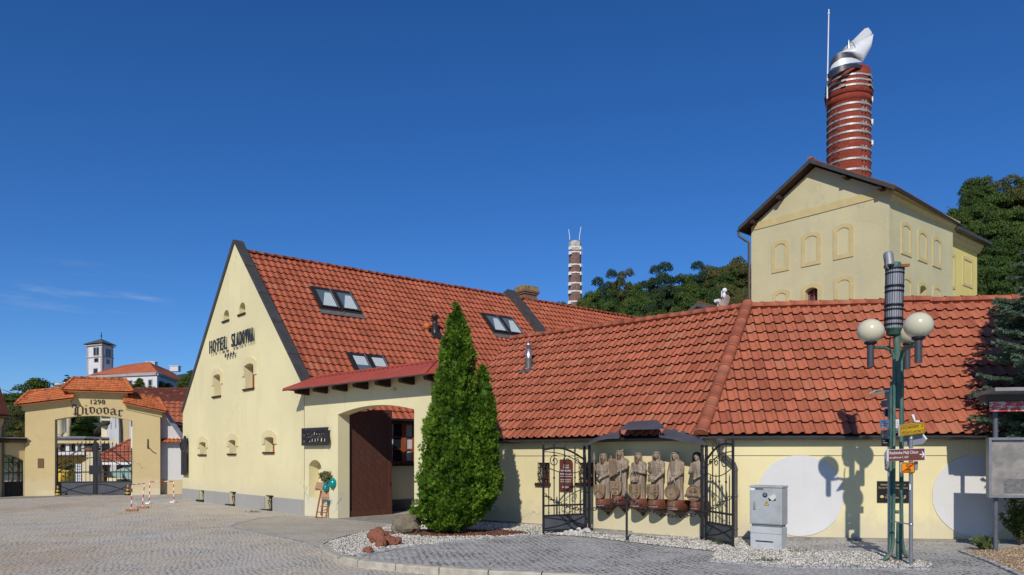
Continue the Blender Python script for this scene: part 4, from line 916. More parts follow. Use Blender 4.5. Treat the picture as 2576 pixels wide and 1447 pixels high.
def leaf(label, pa, pb, hb, tops, rail, ptop, scroll, post_left):
    F=Fr(pa,pb); L=F.L; T=thing('iron_gate_leaf',label,'gate',F.pt(L/2,0),'open iron gate leaves by the statues')
    z0=.10; m=MB()
    for s_ in (0,L): m.fbox(F,s_-.022,s_+.022,z0-.07,(tops[0] if s_==0 else tops[-1])-.12,-.022,.022)
    m.fbox(F,0,L,rail-.02,rail+.025,-.015,.015); m.fbox(F,0,L,ptop-.018,ptop+.018,-.02,.02); m.fbox(F,0,L,z0-.02,z0+.02,-.02,.02)
    N=len(tops); za,zb=tops[0]-.22,tops[-1]-.22
    def archz(f): lo,hi=(zb,za) if post_left else (za,zb); return za+(zb-za)*f+ .16*math.sin(math.pi*f)
    m.tube([F.pt(L*i/14,archz(i/14),0) for i in range(15)],.026,6); m.build('gate_frame',IRON,T)
    m=MB(); m.fbox(F,.022,L-.022,z0+.02,ptop-.018,-.012,.006); pn=m.build('panel',IRONP,T)
    m=MB(); m.tube([F.pt(L*t,z0+.06+(ptop-z0-.1)*(1-t)**.6,.016) for t in np.linspace(.03,.97,12)],.011,5); m.tube([F.pt(L*t,z0+.06+(ptop-z0-.1)*t**1.7,.016) for t in np.linspace(.03,.97,12)],.011,5); m.build('ornament',IRON,pn)
    for i in range(N):
        s_=L*i/(N-1); zt=tops[i]; m=MB()
        if 0<i<N-1: m.tube([F.pt(s_,ptop,0),F.pt(s_,zt-.12,0)],.014,6)
        m.tube([F.pt(s_,zt-.13,0),F.pt(s_,zt-.09,0),F.pt(s_,zt-.06,0),F.pt(s_,zt+.02,0)],[.012,.026,.022,.002],6)
        for z in (rail+.72,): m.ball(F.pt(s_,z,0),.030,4)
        m.build('gate_bar',IRON,T)
    for i in range(N-1):
        s_=L*(i+.5)/(N-1); m=MB(); m.tube([F.pt(s_,ptop,0),F.pt(s_,rail+.58+.25*(i%2),0),F.pt(s_,rail+.66+.25*(i%2),0)],[.012,.012,.002],6); m.ball(F.pt(s_,rail-.18,0),.022,4); m.build('gate_bar',IRON,T)
    m=MB(); zs=rail+1.02
    m.tube([F.pt(L*t,zs+(.38*(1-t) if not post_left else .38*t)+.10*math.sin(math.pi*t),.02) for t in np.linspace(0,1,10)],.012,5)
    m.tube([F.pt(L*t,zs-.10-.14*math.sin(math.pi*t)+(.30*(1-t) if not post_left else .30*t)*(.4),.02) for t in np.linspace(.05,.95,10)],.012,5)
    for cx_,r_ in scroll:
        cz=zs+.08; m.tube([F.pt(L*cx_+r_*(1-k/22*.8)*math.cos(.9+k*.42),cz+.06+r_*(1-k/22*.8)*math.sin(.9+k*.42),.02) for k in range(22)],.012,5)
    m.build('scrollwork',IRON,T)
    return F
pA=gd(1367,1345); pB=gd(1472,1339); zof=lambda p,v:CAM+(HV-v)/F0*p.y
tl=[zof(pA.lerp(pB,i/4),z4(0,y)[1]) for i,y in enumerate((300,305,320,355,400))]
FL=leaf('iron gate leaf standing open left of the statues with arched top and grey lower panel',pA,pB,None,tl,zof(pA,z4(0,908)[1]),zof(pA,z4(0,1000)[1]),((.25,.16),(.55,.14),(.8,.09)),False)
pC=gd(1777,1362); pD=gd(1844,1378)
tr=[zof(pC.lerp(pD,i/4),z4(0,y)[1]) for i,y in enumerate((390,330,290,255,238))]
FR=leaf('iron gate leaf standing open right of the statues in front of the downpipe',pC,pD,None,tr,zof(pC,z4(0,955)[1]),zof(pC,z4(0,1055)[1]),((.72,.15),(.42,.11),(.2,.07)),True)
# small bollard post carrying the chain
pp=gd(1576.6,1363); zt=zof(pp,z4(0,800)[1]); m=MB(); m.tube([pp-UP*.1,pp+UP*(zt-.02)],.028,8); m.ball(pp+UP*zt,.045,6); CP=tag(m.build('chain_post',IRON,loc=pp),'slim black iron post carrying the chain in front of the statues','post')
def chain(pts, name, label):
    m=MB(); pts=[Vector(p) for p in pts]; step=.088; d=0; L=[0]
    for a,b in zip(pts[:-1],pts[1:]): L.append(L[-1]+(b-a).length)
    k=0
    while d<L[-1]:
        i=max(j for j in range(len(pts)-1) if L[j]<=d+1e-6); t=(pts[i+1]-pts[i]).normalized(); c=pts[i]+t*(d-L[i])
        sd=t.cross(UP).normalized(); w_=sd.cross(t) 
        if k%2: sd,w_=w_,sd
        rx,ry=.066,.036
        m.tube([c+t*rx*math.cos(a)+w_*ry*math.sin(a) for a in np.linspace(0,2*math.pi,10,endpoint=False)],.0105,5,closed=True); d+=step; k+=1
    tag(m.build(name,IRON,loc=pts[0]),label,'chain')
def cat(a,b,sag,n=14): return [a.lerp(b,i/n)-UP*sag*4*(i/n)*(1-i/n) for i in range(n+1)]
cl=FL.pt(.02,zof(pA,z4(0,805)[1]),.05); ct=pp+UP*(zt-.05)+Vector((0,-.03,0)); cr=FR.pt(FR.L-.05,zof(pD,z4(0,830)[1]),.05)
chain(cat(cl,ct,.34)+cat(ct,cr,.44)[1:],'iron_chain','long black chain hanging in two swags in front of the statues')
a=FL.pt(FL.L*.5,zof(pA,z4(0,985)[1]),.06); b=FL.pt(FL.L*1.0,zof(pB,z4(0,1112)[1]),.10); chain(cat(a,b,.06,6),'iron_chain','short black chain hanging across the lower panel of the left iron gate leaf')
# board with inscription behind the left leaf
s0,z1=F1.uv(*z4(338,475)); s1,z0=F1.uv(*z4(458,770)); z1=F1.uv(*z4(395,470))[1]; z0=F1.uv(*z4(395,768))[1]
m=MB(); lp=[(s0,z0),(s1,z0),(s1,z1-.10),(s1-.03,z1-.03),(s1-.10,z1),(s0,z1)]; m.fprism(F1,lp,.02,.06)
IB=tag(m.build('inscription_board',M('board_red',(.13,.035,.022),.6,.1,5),loc=F1.pt(s0,z0),bev=.006),'dark red board with white inscription between the two small barred windows','sign')
m=MB(); w_=s1-s0; h=z1-z0
for txt,a,b,c,d in (('TOBĚ',.3,.75,.80,.85),('PANE',.3,.75,.72,.77),('NON NOBIS DOMINE',.1,.9,.62,.67),('SED NOMINI TUO DA GLORIAM',.06,.94,.52,.57),('NE NÁM PANE',.1,.9,.34,.39),('NE NÁM ALE JMÉNU',.1,.9,.27,.32),('AMEN',.2,.7,.10,.15)):
    m.text(F1,txt,s0+w_*a,s0+w_*b,z0+h*c,z0+h*d,.061,.003)
m.fprism(F1,[(s0,z0+h*.46),(s1,z0+h*.46),(s1,z0+h*.47),(s0,z0+h*.47)],.061,.064); m.build('lettering',SWHT,IB)
# plaque on the right
s0,z1=F2.uv(2205.5,1210.5); s1,z0=F2.uv(2286,1265); m=MB(); m.fbox(F2,s0,s1,z0,z1,.0,.03)
PQ=tag(m.build('memorial_plaque',BLACK,loc=F2.pt(s0,z0),bev=.006),'black stone plaque with gold lettering on the yellow wall behind the lamp','plaque')
w_=s1-s0;h=z1-z0; m=MB()
for txt,a,b,c,d in (('Základní kámen pivovaru',.10,.88,.78,.88),('Černá Hora, 9. máje 10 hod.',.04,.96,.64,.75),('Pivovar',.28,.50,.33,.38),('ČERNÁ HORA',.25,.68,.20,.30)): m.text(F2,txt,s0+w_*a,s0+w_*b,z0+h*c,z0+h*d,.031,.003)
m.fprism(F2,[(s0+w_*.15+.045*math.cos(t),z0+h*.28+.035*math.sin(t)) for t in np.linspace(0,6.28,16,endpoint=False)],.031,.034)
m.fprism(F2,[(s0+w_*.83-.05,z0+h*.34),(s0+w_*.83+.05,z0+h*.34),(s0+w_*.83+.045,z0+h*.24),(s0+w_*.83,z0+h*.17),(s0+w_*.83-.045,z0+h*.24)],.031,.034); m.build('lettering',GOLD,PQ)
m=MB(); m.fprism(F2,[(s0+w_*.83-.008,z0+h*.19),(s0+w_*.83+.008,z0+h*.19),(s0+w_*.83+.008,z0+h*.34),(s0+w_*.83-.008,z0+h*.34)],.035,.037); m.fprism(F2,[(s0+w_*.83-.05,z0+h*.27),(s0+w_*.83+.05,z0+h*.27),(s0+w_*.83+.05,z0+h*.29),(s0+w_*.83-.05,z0+h*.29)],.0351,.0372); m.build('emblem',BLACK,PQ)

# ------------------------------------------------------------------ carved statues
def remeshed(mb, voxel, name, mat, parent):
    o=mb.build(name,mat,parent); md=o.modifiers.new('r','REMESH'); md.mode='VOXEL'; md.voxel_size=voxel; md.use_smooth_shade=True
    sm=o.modifiers.new('s','SMOOTH'); sm.iterations=2; sm.factor=.4
    dg=bpy.context.evaluated_depsgraph_get(); me=bpy.data.meshes.new_from_object(o.evaluated_get(dg)); o.modifiers.clear(); old=o.data; o.data=me; me.name=name
    return o
def statue(x0,xc,x1,yh,ysh,yr0,yr1,yb,label,kind,year,sub):
    dp=.30
    s0=F1.uv(*z4(x0,900),dp)[0]; s1=F1.uv(*z4(x1,900),dp)[0]; sc=(s0+s1)/2+.02
    Z=lambda y: F1.uv(*z4(xc,y),dp)[1]
    zr1,zr0,zb,zh,zs=Z(yr0),Z(yr1),Z(yb),Z(yh),Z(ysh)
    T=thing('carved_statue',label,'statue',F1.pt(sc,zb,0),'carved wooden statues on wall corbels')
    a,n=F1.a,F1.n
    P=lambda x,y,z: F1.pt(sc+x,z,dp+y)
    rad=(s1-s0)/2*.98
    m=MB(); m.lathe(F1.pt(sc,0,.06),[(rad*.86,zr0),(rad,zr0+.01),(rad,zr1-.02),(rad*.97,zr1),(0.001,zr1)],28,0,1.0,.46/rad*1.05,True,a,n,UP,(-.05,math.pi+.05)); cb=m.build('corbel_ring',CORB,T)
    m=MB(); m.lathe(F1.pt(sc,0,.05),[(.001,zb-.0),(.035,zb+.02),(.03,zb+.05),(.07,zb+.06),(.05,zb+.085),(rad*.45,zb+.12),(rad*.70,zb+.19),(rad*.82,zr0-.03),(rad*.84,zr0)],24,0,1,.40/rad,True,a,n,UP,(0,math.pi)); m.build('corbel_bowl',CORBB,cb)
    yd=.06+rad*(.46/rad*1.05)
    F1b=F1
    m=MB(); zt_=zr0+(zr1-zr0)*.42; hh=(zr1-zr0)*.44; ww=rad*.95
    vs,fs,bb=text_data(year); pts=[]
    for X,Y,zz in vs:
        x=(X-bb[0])/(bb[1]-bb[0])*ww-ww*.60; z=zt_+(Y-bb[2])/(bb[3]-bb[2])*hh; an=math.acos(max(-1,min(1,x/rad))); r_=1.0+(.03 if zz>0 else .0)
        pts.append(F1.pt(sc+x,z,.06+.483*math.sin(an)*r_+.002))
    m.add(pts,fs); m.build('year_numerals',CARVS,cb)
    m=MB()
    for li,tx in enumerate(sub):
        vs,fs,bb=text_data(tx); pts=[]
        for X,Y,zz in vs:
            x=(X-bb[0])/(bb[1]-bb[0])*rad*1.1-rad*.6; z=zr0+(zr1-zr0)*(.24-.13*li)+(Y-bb[2])/(bb[3]-bb[2])*.022; an=math.acos(max(-1,min(1,x/rad))); pts.append(F1.pt(sc+x,z,.06+.483*math.sin(an)+(.006 if zz>0 else .001)))
        m.add(pts,fs)
    m.build('small_lettering',SWHT,cb)
    # figure
    H=zh-zr1; K=H/1.17; z=lambda f: zr1+H*f
    fem=kind in('pen','mug'); b=MB(); wS=.185*K*(.92 if fem else 1)
    if kind=='scroll': wS*=1.12
    rings=[(0,.155,.11),(.12,.150,.115),(.3,.150,.12),(.45,.148,.12),(.55,.150,.12),(.66,.165,.125),(.74,wS/K,.115),(.79,wS/K*.82,.10),(.825,.075,.07),(.85,.058,.06),(.88,.055,.06)]
    n_=22; vs=[]
    for f,rx,ry in rings:
        for k in range(n_):
            an=2*math.pi*k/n_; fold=1+(.05*math.sin(an*9) if f<.5 else 0); vs.append(P(rx*1.1*K*math.cos(an)*fold,ry*K*math.sin(an)*fold-.05*K,z(f)))
    fs=[(i*n_+k,i*n_+(k+1)%n_,(i+1)*n_+(k+1)%n_,(i+1)*n_+k) for i in range(len(rings)-1) for k in range(n_)]
    fs+=[tuple(range(n_)),tuple(range((len(rings)-1)*n_,len(rings)*n_))]; b.add(vs,fs)
    hx=-.02*K if kind in('pen','mug') else 0; hy=.02*K
    b.ball(P(hx,hy-.02*K,z(.915)),.084*K,10,0,(.92,1.0,1.25),(a,n,UP))
    # face: brow, nose, lips, eyelids, ears
    fy=hy+.060*K
    b.tube([P(hx-.045*K,fy-.012,z(.935)),P(hx,fy+.004*K,z(.94)),P(hx+.045*K,fy-.012,z(.935))],.010*K,6)
    b.tube([P(hx,fy+.004*K,z(.938)),P(hx,fy+.030*K,z(.893)),P(hx,fy+.004*K,z(.886))],[.008*K,.015*K,.008*K],6)
    b.ball(P(hx-.028*K,fy-.002,z(.922)),.012*K,5,0,(1.2,.8,.7),(a,n,UP)); b.ball(P(hx+.028*K,fy-.002,z(.922)),.012*K,5,0,(1.2,.8,.7),(a,n,UP))
    b.ball(P(hx,fy-.001,z(.868)),.016*K,5,0,(1.3,.8,.5),(a,n,UP)); b.ball(P(hx,fy-.018,z(.845)),.026*K,6,0,(1,.8,.9),(a,n,UP))
    for sg in (-1,1): b.ball(P(hx+sg*.070*K,hy-.02*K,z(.91)),.016*K,5,0,(.6,1,1.5),(a,n,UP))
    hands={'spear':((-.19,.10,.70),(.03,.135,.47)),'scroll':((-.17,.14,.80),(.10,.15,.55)),'crown':((-.12,.15,.44),(.05,.15,.60)),'coronet':((-.13,.11,.72),(.10,.15,.46)),'pen':((-.15,.10,.42),(.02,.14,.45)),'mug':((-.04,.14,.60),(.04,.15,.49))}[kind]
    elb={'spear':((-.20,-.01,.55),(.19,.04,.55)),'scroll':((-.21,.0,.62),(.21,.05,.60)),'crown':((-.19,.03,.55),(.20,.04,.56)),'coronet':((-.20,.0,.58),(.20,.05,.56)),'pen':((-.18,.0,.58),(.19,.03,.57)),'mug':((-.18,.03,.57),(.18,.04,.56))}[kind]
    for sg,hd,eb in ((-1,hands[0],elb[0]),(1,hands[1],elb[1])):
        sh=P(sg*wS*.86,-.03*K,z(.745)); e_=P(eb[0]*K,eb[1]*K,z(eb[2])); h_=P(hd[0]*K,hd[1]*K,z(hd[2]))
        b.ball(sh,.058*K,6); b.tube([sh,sh.lerp(e_,.5),e_,e_.lerp(h_,.6),h_],[.055*K,.052*K,.050*K,.042*K,.032*K],9)
        dr=(h_-e_).normalized(); sd=dr.cross(n).normalized()
        b.ball(h_+dr*.03*K,.032*K,6,0,(1.1,.7,1.2),(sd,n,dr))
        for k in range(4):      # four unequal curled fingers and the thumb
            f0=h_+dr*.05*K+sd*(k-1.5)*.017*K; ln=(.042,.05,.047,.036)[k]*K; b.tube([f0,f0+dr*ln*.6+n*.008*K,f0+dr*ln-n*.006*K],[.0095*K,.009*K,.007*K],6)
        b.tube([h_+sd*.028*K*sg,h_+sd*.05*K*sg+dr*.02*K,h_+sd*.052*K*sg+dr*.045*K],[.012*K,.011*K,.008*K],6)
    if kind=='crown': b.lathe(P(0,-.03*K,0),[(wS*1.0,z(.70)),(wS*.95,z(.755)),(.07*K,z(.83))],20,0,1,.70,True,a,n)
    if kind in('spear','scroll'): b.lathe(P(0,-.045*K,0),[(.19*K,z(.60)),(wS*1.02,z(.72)),(wS*.8,z(.79)),(.07*K,z(.83))],20,0,1,.66,True,a,n)
    if kind=='scroll': b.lathe(P(.03*K,-.09*K,0),[(.20*K,z(.05)),(.215*K,z(.4)),(.20*K,z(.7)),(.12*K,z(.80))],20,0,1,.55,True,a,n)
    if kind=='pen':
        for k in range(7): b.ball(P(-.0,.078*K,z(.76-.04*k)),.010*K,4)
        b.lathe(P(0,-.03*K,0),[(.165*K,z(.44)),(.155*K,z(.50)),(.135*K,z(.55))],18,0,1,.8,True,a,n)
    if kind=='coronet':
        for k in range(5): b.tube([P((.03+.02*k)*K,.08*K,z(.76-.05*k)),P((.16+.005*k)*K,.03*K,z(.72-.04*k))],.010*K,5)
        b.tube([P(0,.085*K,z(.78)),P(0,.1*K,z(.5))],.012*K,5)
    remeshed(b,.0105,'figure',CARVE,T)
    # hair / beard / veil
    hb=MB(); vs=[];N=16; fs=[]
    long_=.74 if kind in('scroll','coronet') else (.80 if kind!='mug' else .78)
    lev=[(1.0,.02),(.985,.55),(.96,.86),(.92,1.0),(.87,1.02),(long_,1.0)]
    for f,rr in lev:
        for k in range(N+1):
            an=-.30+ (math.pi+.60)*k/N + math.pi  # round the back of the head
            vs.append(P(hx+.096*K*rr*math.cos(an),hy-.026*K+.098*K*rr*math.sin(an)*(1 if math.sin(an)<0 else .9),z(f)))
    fs=[(i*(N+1)+k,i*(N+1)+k+1,(i+1)*(N+1)+k+1,(i+1)*(N+1)+k) for i in range(len(lev)-1) for k in range(N)]
    hb.add(vs,fs,0,True)
    hb.lathe(P(hx,hy-.02*K,0),[(.001,z(1.002)),(.045*K,z(.995)),(.080*K,z(.982)),(.088*K,z(.966))],18,0,1,1.06,True,a,n)
    for sg in (-1,1): hb.tube([P(hx+sg*.060*K,hy+.030*K,z(.975)),P(hx+sg*.090*K,hy+.012*K,z(.91)),P(hx+sg*.096*K,hy+.0,z(.85)),P(hx+sg*.098*K,hy-.01,z(long_))],[.012*K,.015*K,.018*K,.014*K],7)
    hb.build('veil' if kind=='mug' else 'hair',BLACKV if kind=='mug' else HAIRG,T)
    if kind in('spear','scroll','crown'):
        bb_=MB(); bb_.lathe(P(hx,fy-.030*K,0),[(.020*K,z(.872)),(.048*K,z(.855)),(.054*K,z(.81)),(.042*K,z(.765)),(.012*K,z(.735))],14,0,1,.85,True,a,n); bb_.tube([P(hx-.035*K,fy,z(.868)),P(hx,fy+.016*K,z(.876)),P(hx+.035*K,fy,z(.868))],.011*K,6); bb_.build('beard',CARVD,T)
    if kind=='coronet':
        bb_=MB(); bb_.tube([P(-.035*K,fy,z(.868)),P(0,fy+.016*K,z(.876)),P(.035*K,fy,z(.868))],.012*K,6); bb_.lathe(P(0,fy-.02*K,0),[(.03*K,z(.855)),(.026*K,z(.835)),(.005,z(.82))],10,0,1,.8,True,a,n); bb_.build('beard',CARVD,T)
    hL=P(*[hands[0][0]*K,hands[0][1]*K+.02,0]); 
    if kind=='spear':
        m=MB(); X=-.20*K; m.tube([P(X,.13*K,z(.12)),P(X,.13*K,z(.84))],.016*K,8); m.prism([P(X-.0,.115*K,z(.82)),P(X+.035*K,.115*K,z(.87)),P(X+.03*K,.115*K,z(.93)),P(X,.115*K,z(1.02)),P(X-.03*K,.115*K,z(.93)),P(X-.035*K,.115*K,z(.87))],n*.03*K); m.build('spear',CARVE,T)
    if kind=='scroll':
        m=MB(); m.prism([P(-.24*K,.14*K,z(.80)),P(-.03*K,.16*K,z(.76)),P(.02*K,.165*K,z(.47)),P(-.20*K,.145*K,z(.40))],n*.03*K); m.tube([P(-.22*K,.16*K,z(.39)),P(.06*K,.18*K,z(.52))],.022*K,8); sc_=m.build('parchment',CARVS,T)
        m=MB(); 
        for k in range(7): m.prism([P((-.21+.004*k)*K,.172*K,z(.755-.042*k)),P((-.05+.004*k)*K,.192*K,z(.735-.042*k)),P((-.05+.004*k)*K,.192*K,z(.728-.042*k)),P((-.21+.004*k)*K,.172*K,z(.748-.042*k))],n*.004)
        m.build('carved_lines',CARVD,sc_)
        m=MB(); m.tube([P(.13*K,.17*K,z(.66)),P(.13*K,.18*K,z(.40))],.018*K,8); m.ball(P(.13*K,.17*K,z(.68)),.026*K,6); m.build('sword_hilt',CARVE,T)
    if kind in('crown','coronet'):
        m=MB(); cz0,cz1=z(.40),z(.50); r_=.115*K; c0=P(-.05*K,.10*K,0)
        m.lathe(c0,[(r_*.82,cz0-.04*K),(r_,cz0),(r_*1.04,cz1),(r_*.95,cz1),(r_*.9,cz0)],22,0,1,.8,True,a,n)
        for k in range(11):
            an=2*math.pi*k/11; q_=c0+a*r_*1.02*math.cos(an)+n*r_*.82*math.sin(an); m.ball(q_+UP*(cz1+.015*K),.020*K,5); m.ball(q_+UP*(cz0+.02*K),.014*K,4)
        if kind=='crown':
            for k in range(4):
                an=math.pi*k/4; u_=a*math.cos(an)+n*.8*math.sin(an)
                for t in np.linspace(0,math.pi,9): m.ball(c0+u_*r_*math.cos(t)+UP*(cz1+.12*K*math.sin(t)),.017*K,4)
        m.build('crown',CARVE,T)
    if kind=='mug':
        m=MB(); m.lathe(P(0,.15*K,0),[(.048*K,z(.50)),(.05*K,z(.51)),(.046*K,z(.62)),(.052*K,z(.625)),(.04*K,z(.63)),(.001,z(.63))],16,0,1,1,True,a,n)
        for k in range(3): m.lathe(P(0,.15*K,0),[(.054*K,z(.535+.03*k)),(.056*K,z(.54+.03*k)),(.054*K,z(.545+.03*k))],16,0,1,1,True,a,n)
        m.build('mug',CARVE,T)
    if kind=='pen':
        m=MB(); m.tube([P(.03*K,.17*K,z(.50)),P(.06*K,.18*K,z(.36))],.012*K,6); m.build('staff',CARVE,T)
    # shield or disc in front of the feet
    W_=.16*K; top=zs; bot=zr1+.005; d0=.10*K; d1=.165*K; xo=-.035
    if kind in('pen','mug'):
        rr=(top-bot)/2; cz=(top+bot)/2; m=MB()
        m.lathe(P(xo,d0,cz),[(.001,.05*K),(rr*.62,.05*K),(rr*.64,.065*K),(rr*.72,.065*K),(rr*.74,.05*K),(rr*.92,.05*K),(rr*.94,.07*K),(rr,.07*K),(rr,-.02*K)],36,0,1,1,False,a,UP,n); sh=m.build('disc_shield',CARVS,T)
        m=MB(); Fd=F1
        c_=lambda x,zz,d: P(xo+x,d0+d,cz+zz)
        if kind=='pen':
            m.prism([c_(x*rr,y*rr,.05*K) for x,y in ((-.32,.34),(-.16,.22),(0,.36),(.16,.22),(.32,.34),(.30,-.1),(.12,-.32),(0,-.12),(-.12,-.32),(-.30,-.1))],n*.02*K)
            for k in range(30):
                an=2*math.pi*k/30; m.box(c_(.82*rr*math.cos(an),.82*rr*math.sin(an),.055*K),a*.010,n*.012,UP*.014)
        else:
            for k in range(9):
                an=math.pi*(.10+.8*k/8); m.prism([c_(.15*rr*math.cos(an-.3),.05*rr+.12*rr*math.sin(an),.05*K),c_(.15*rr*math.cos(an+.3),.05*rr+.12*rr*math.sin(an),.05*K),c_(.62*rr*math.cos(an),.05*rr+.62*rr*math.sin(an),.05*K)],n*.02*K)
        m.build('emblem',CARVS,sh)
        if kind=='mug':
            m=MB(); N=10; lo=[];hi=[]
            for k in range(N+1):
                x=-1.12+2.24*k/N; lo.append(c_(x*rr,-.48*rr+.14*rr*(1-x*x),.07*K)); hi.append(c_(x*rr,-.12*rr+.14*rr*(1-x*x),.07*K))
            m.prism(lo+list(reversed(hi)),n*.03*K); bn=m.build('banner',CARVS,T)
            m=MB(); vs,fs,bb=text_data('ČERNÁ HORA'); m.add([c_((-.95+1.9*(X-bb[0])/(bb[1]-bb[0]))*rr,-.42*rr+.14*rr*(1-((-.95+1.9*(X-bb[0])/(bb[1]-bb[0])))**2)+.24*rr*(Y-bb[2])/(bb[3]-bb[2]),.1*K+(.012*K if zz>0 else 0)) for X,Y,zz in vs],fs)
            vs,fs,bb=text_data('1298'); m.add([c_((-.38+.76*(X-bb[0])/(bb[1]-bb[0]))*rr,-.86*rr+.25*rr*(Y-bb[2])/(bb[3]-bb[2]),.05*K+(.03*K if zz>0 else 0)) for X,Y,zz in vs],fs); m.build('lettering',CARVE,bn)
    else:
        out=[(-W_,top),(W_,top)]+[(W_*math.cos(t)**.8 if math.cos(t)>0 else 0,top-(top-bot)*(.55+.45*math.sin(t))) for t in np.linspace(0,math.pi/2,7)]; out+=[(-x,z_) for x,z_ in reversed(out[2:-1])]
        m=MB(); m.prism([P(xo+x,d0,z_) for x,z_ in out],n*(d1-d0)); sh=m.build('shield',CARVS,T,bev=.006)
        m=MB(); c_=lambda x,zz: P(xo+x*W_,d1+.001,bot+(top-bot)*zz); e=n*.030*K
        if kind=='spear':
            m.prism([c_(-.8,.30),c_(0,.60),c_(.8,.30),c_(.8,.38),c_(0,.70),c_(-.8,.38)],e)
            for k in range(4): m.prism([c_(-.7+.4*k,.75),c_(-.62+.4*k,.75),c_(-.58+.4*k,.95),c_(-.68+.4*k,.95)],e*.6)
        if kind=='scroll':
            m.prism([c_(*p) for p in ((-.14,.25),(-.22,.18),(.22,.18),(.14,.25),(.12,.50),(.45,.48),(.62,.42),(.62,.72),(.45,.66),(.12,.64),(.16,.85),(.25,.92),(-.25,.92),(-.16,.85),(-.12,.64),(-.45,.66),(-.62,.72),(-.62,.42),(-.45,.48),(-.12,.50))],e)
        if kind in('crown','coronet'):
            m.prism([c_(-.02,.1),c_(.02,.1),c_(.02,.97),c_(-.02,.97)],e*.7); m.prism([c_(-.9,.49),c_(.9,.49),c_(.9,.52),c_(-.9,.52)],e*.75)
            m.prism([c_(-.3,.64),c_(.3,.64),c_(.28,.45),c_(0,.34),c_(-.28,.45)],e)
            for qx,qz,rr in ((-.55,.78,.3),(.5,.30,.22)):
                for k in range(8):
                    an=k*math.pi/8*2; m.prism([c_(qx,qz),c_(qx+rr*math.cos(an),qz+rr*.6*math.sin(an)),c_(qx+rr*math.cos(an+.35),qz+rr*.6*math.sin(an+.35))],e*.9)
            st=[(.55+(.26 if k%2==0 else .11)*math.sin(k*math.pi/6),.77+(.15 if k%2==0 else .065)*math.cos(k*math.pi/6)) for k in range(12)]; m.prism([c_(*p) for p in st],e)
            m.tube([c_(-.6+.06*k,.3-.02*k)+e for k in range(5)],.008,5); m.tube([c_(.15,.42),c_(.6,.15)],.012,5)
        m.build('emblem',CARVS,sh)
statue(660,735,812,412,705,840,922,1002,'bearded carved figure holding a spear above a chevron shield, leftmost of the six','spear','1537',('Jan Černohorský',))
statue(822,872,960,375,672,808,895,975,'cloaked carved figure unrolling a parchment above a shield with a cross','scroll','1542',('Tas z Boskovic',))
statue(978,1050,1150,405,702,842,930,1010,'bearded carved figure resting a beaded crown on a quartered shield','crown','1597',('Lichtenštejnové',))
statue(1150,1215,1318,395,702,845,935,1020,'moustached carved figure holding a fluted coronet over a shield with a star','coronet','1859',('rod Friesů',))
statue(1325,1390,1510,395,705,852,948,1030,'bareheaded carved woman in buttoned jacket behind a round seal disc','pen','1896',('pivovarská společnost','v Černé Hoře'))
statue(1545,1605,1700,400,712,865,952,1040,'carved woman with a black veil holding a mug above a sunburst disc','mug','1996',('a. s. Černá Hora',))
# ------------------------------------------------------------------ brewery tower
DT=42.0; Cc=px(2237,0,DT); Lc=px(1890,0,1.159*DT); Rc=px(2397,0,1.136*DT)
FT=Fr((Lc.x,Lc.y),(Cc.x,Cc.y)); FU=Fr((Cc.x,Cc.y),(Rc.x,Rc.y)); ext=FU.L
TB=thing('brewery_tower','tall yellow brewery building with blind arched windows and a low pitched roof','building',Cc.xy.to_3d())
zb0=FT.uv(2233,480)[1]; zeL=FT.uv(1893,590)[1]; zap=FT.uv(2036,428)[1]; sap=FT.L/2
zev=zb0+.55
def awin(F,u0,u1,vt,vb):
    u=(u0+u1)/2; s0=F.uv(u0,vb)[0]; s1=F.uv(u1,vb)[0]; z0=F.uv(u,vb)[1]; z1=F.uv(u,vt)[1]; return s0,s1,z0,z1
BL=[awin(FT,1942,1985,604,684),awin(FT,2017,2065,584,668),awin(FT,2097,2147,563,650),awin(FT,1944,1987,728,806),awin(FT,2017,2067,714,797),awin(FT,2099,2148,694,781)]
BR=[awin(FU,2266,2292,560,643),awin(FU,2308,2332,579,659),awin(FU,2345,2367,596,673),awin(FU,2266,2293,694,778),awin(FU,2309,2333,710,790),awin(FU,2346,2367,718,797)]
hl=[];hr=[]; tw=.24
q=BL[4]; OL=arch(q[0]+tw,q[1]-tw,q[2]+tw,q[3]-tw-.18,q[3]-tw); q=BR[4]; OR=arch(q[0]+tw*.9,q[1]-tw*.9,q[2]+tw,q[3]-tw-.162,q[3]-tw)
ov=.65; pk=px(2036,403,FT.pt(sap,0,ov).y).z; ev=px(2238,468,FT.pt(FT.L+.45,0,ov).y).z
dz=(pk-ev)/(FT.L+.45-sap); zev=pk-dz*sap-.25
m=MB(); holed(m,FT,[(0,-1),(FT.L,-1),(FT.L,zev),(sap,pk-.25),(0,zev)],[OL],0,.5); holed(m,FU,[(0,-1),(ext,-1),(ext,zev),(0,zev)],[OR],0,.5)
bk=[FT.pt(0,0,-ext),FU.pt(ext,0,0)]; m.add([FU.pt(ext,-1),FU.pt(ext,zev),FT.pt(0,zev,-ext),FT.pt(0,-1,-ext)],[(0,1,2,3)]); m.add([FT.pt(0,-1,-ext),FT.pt(0,zev,-ext),FT.pt(0,zev),FT.pt(0,-1)],[(0,1,2,3)])
m.build('wall',TOW,TB)
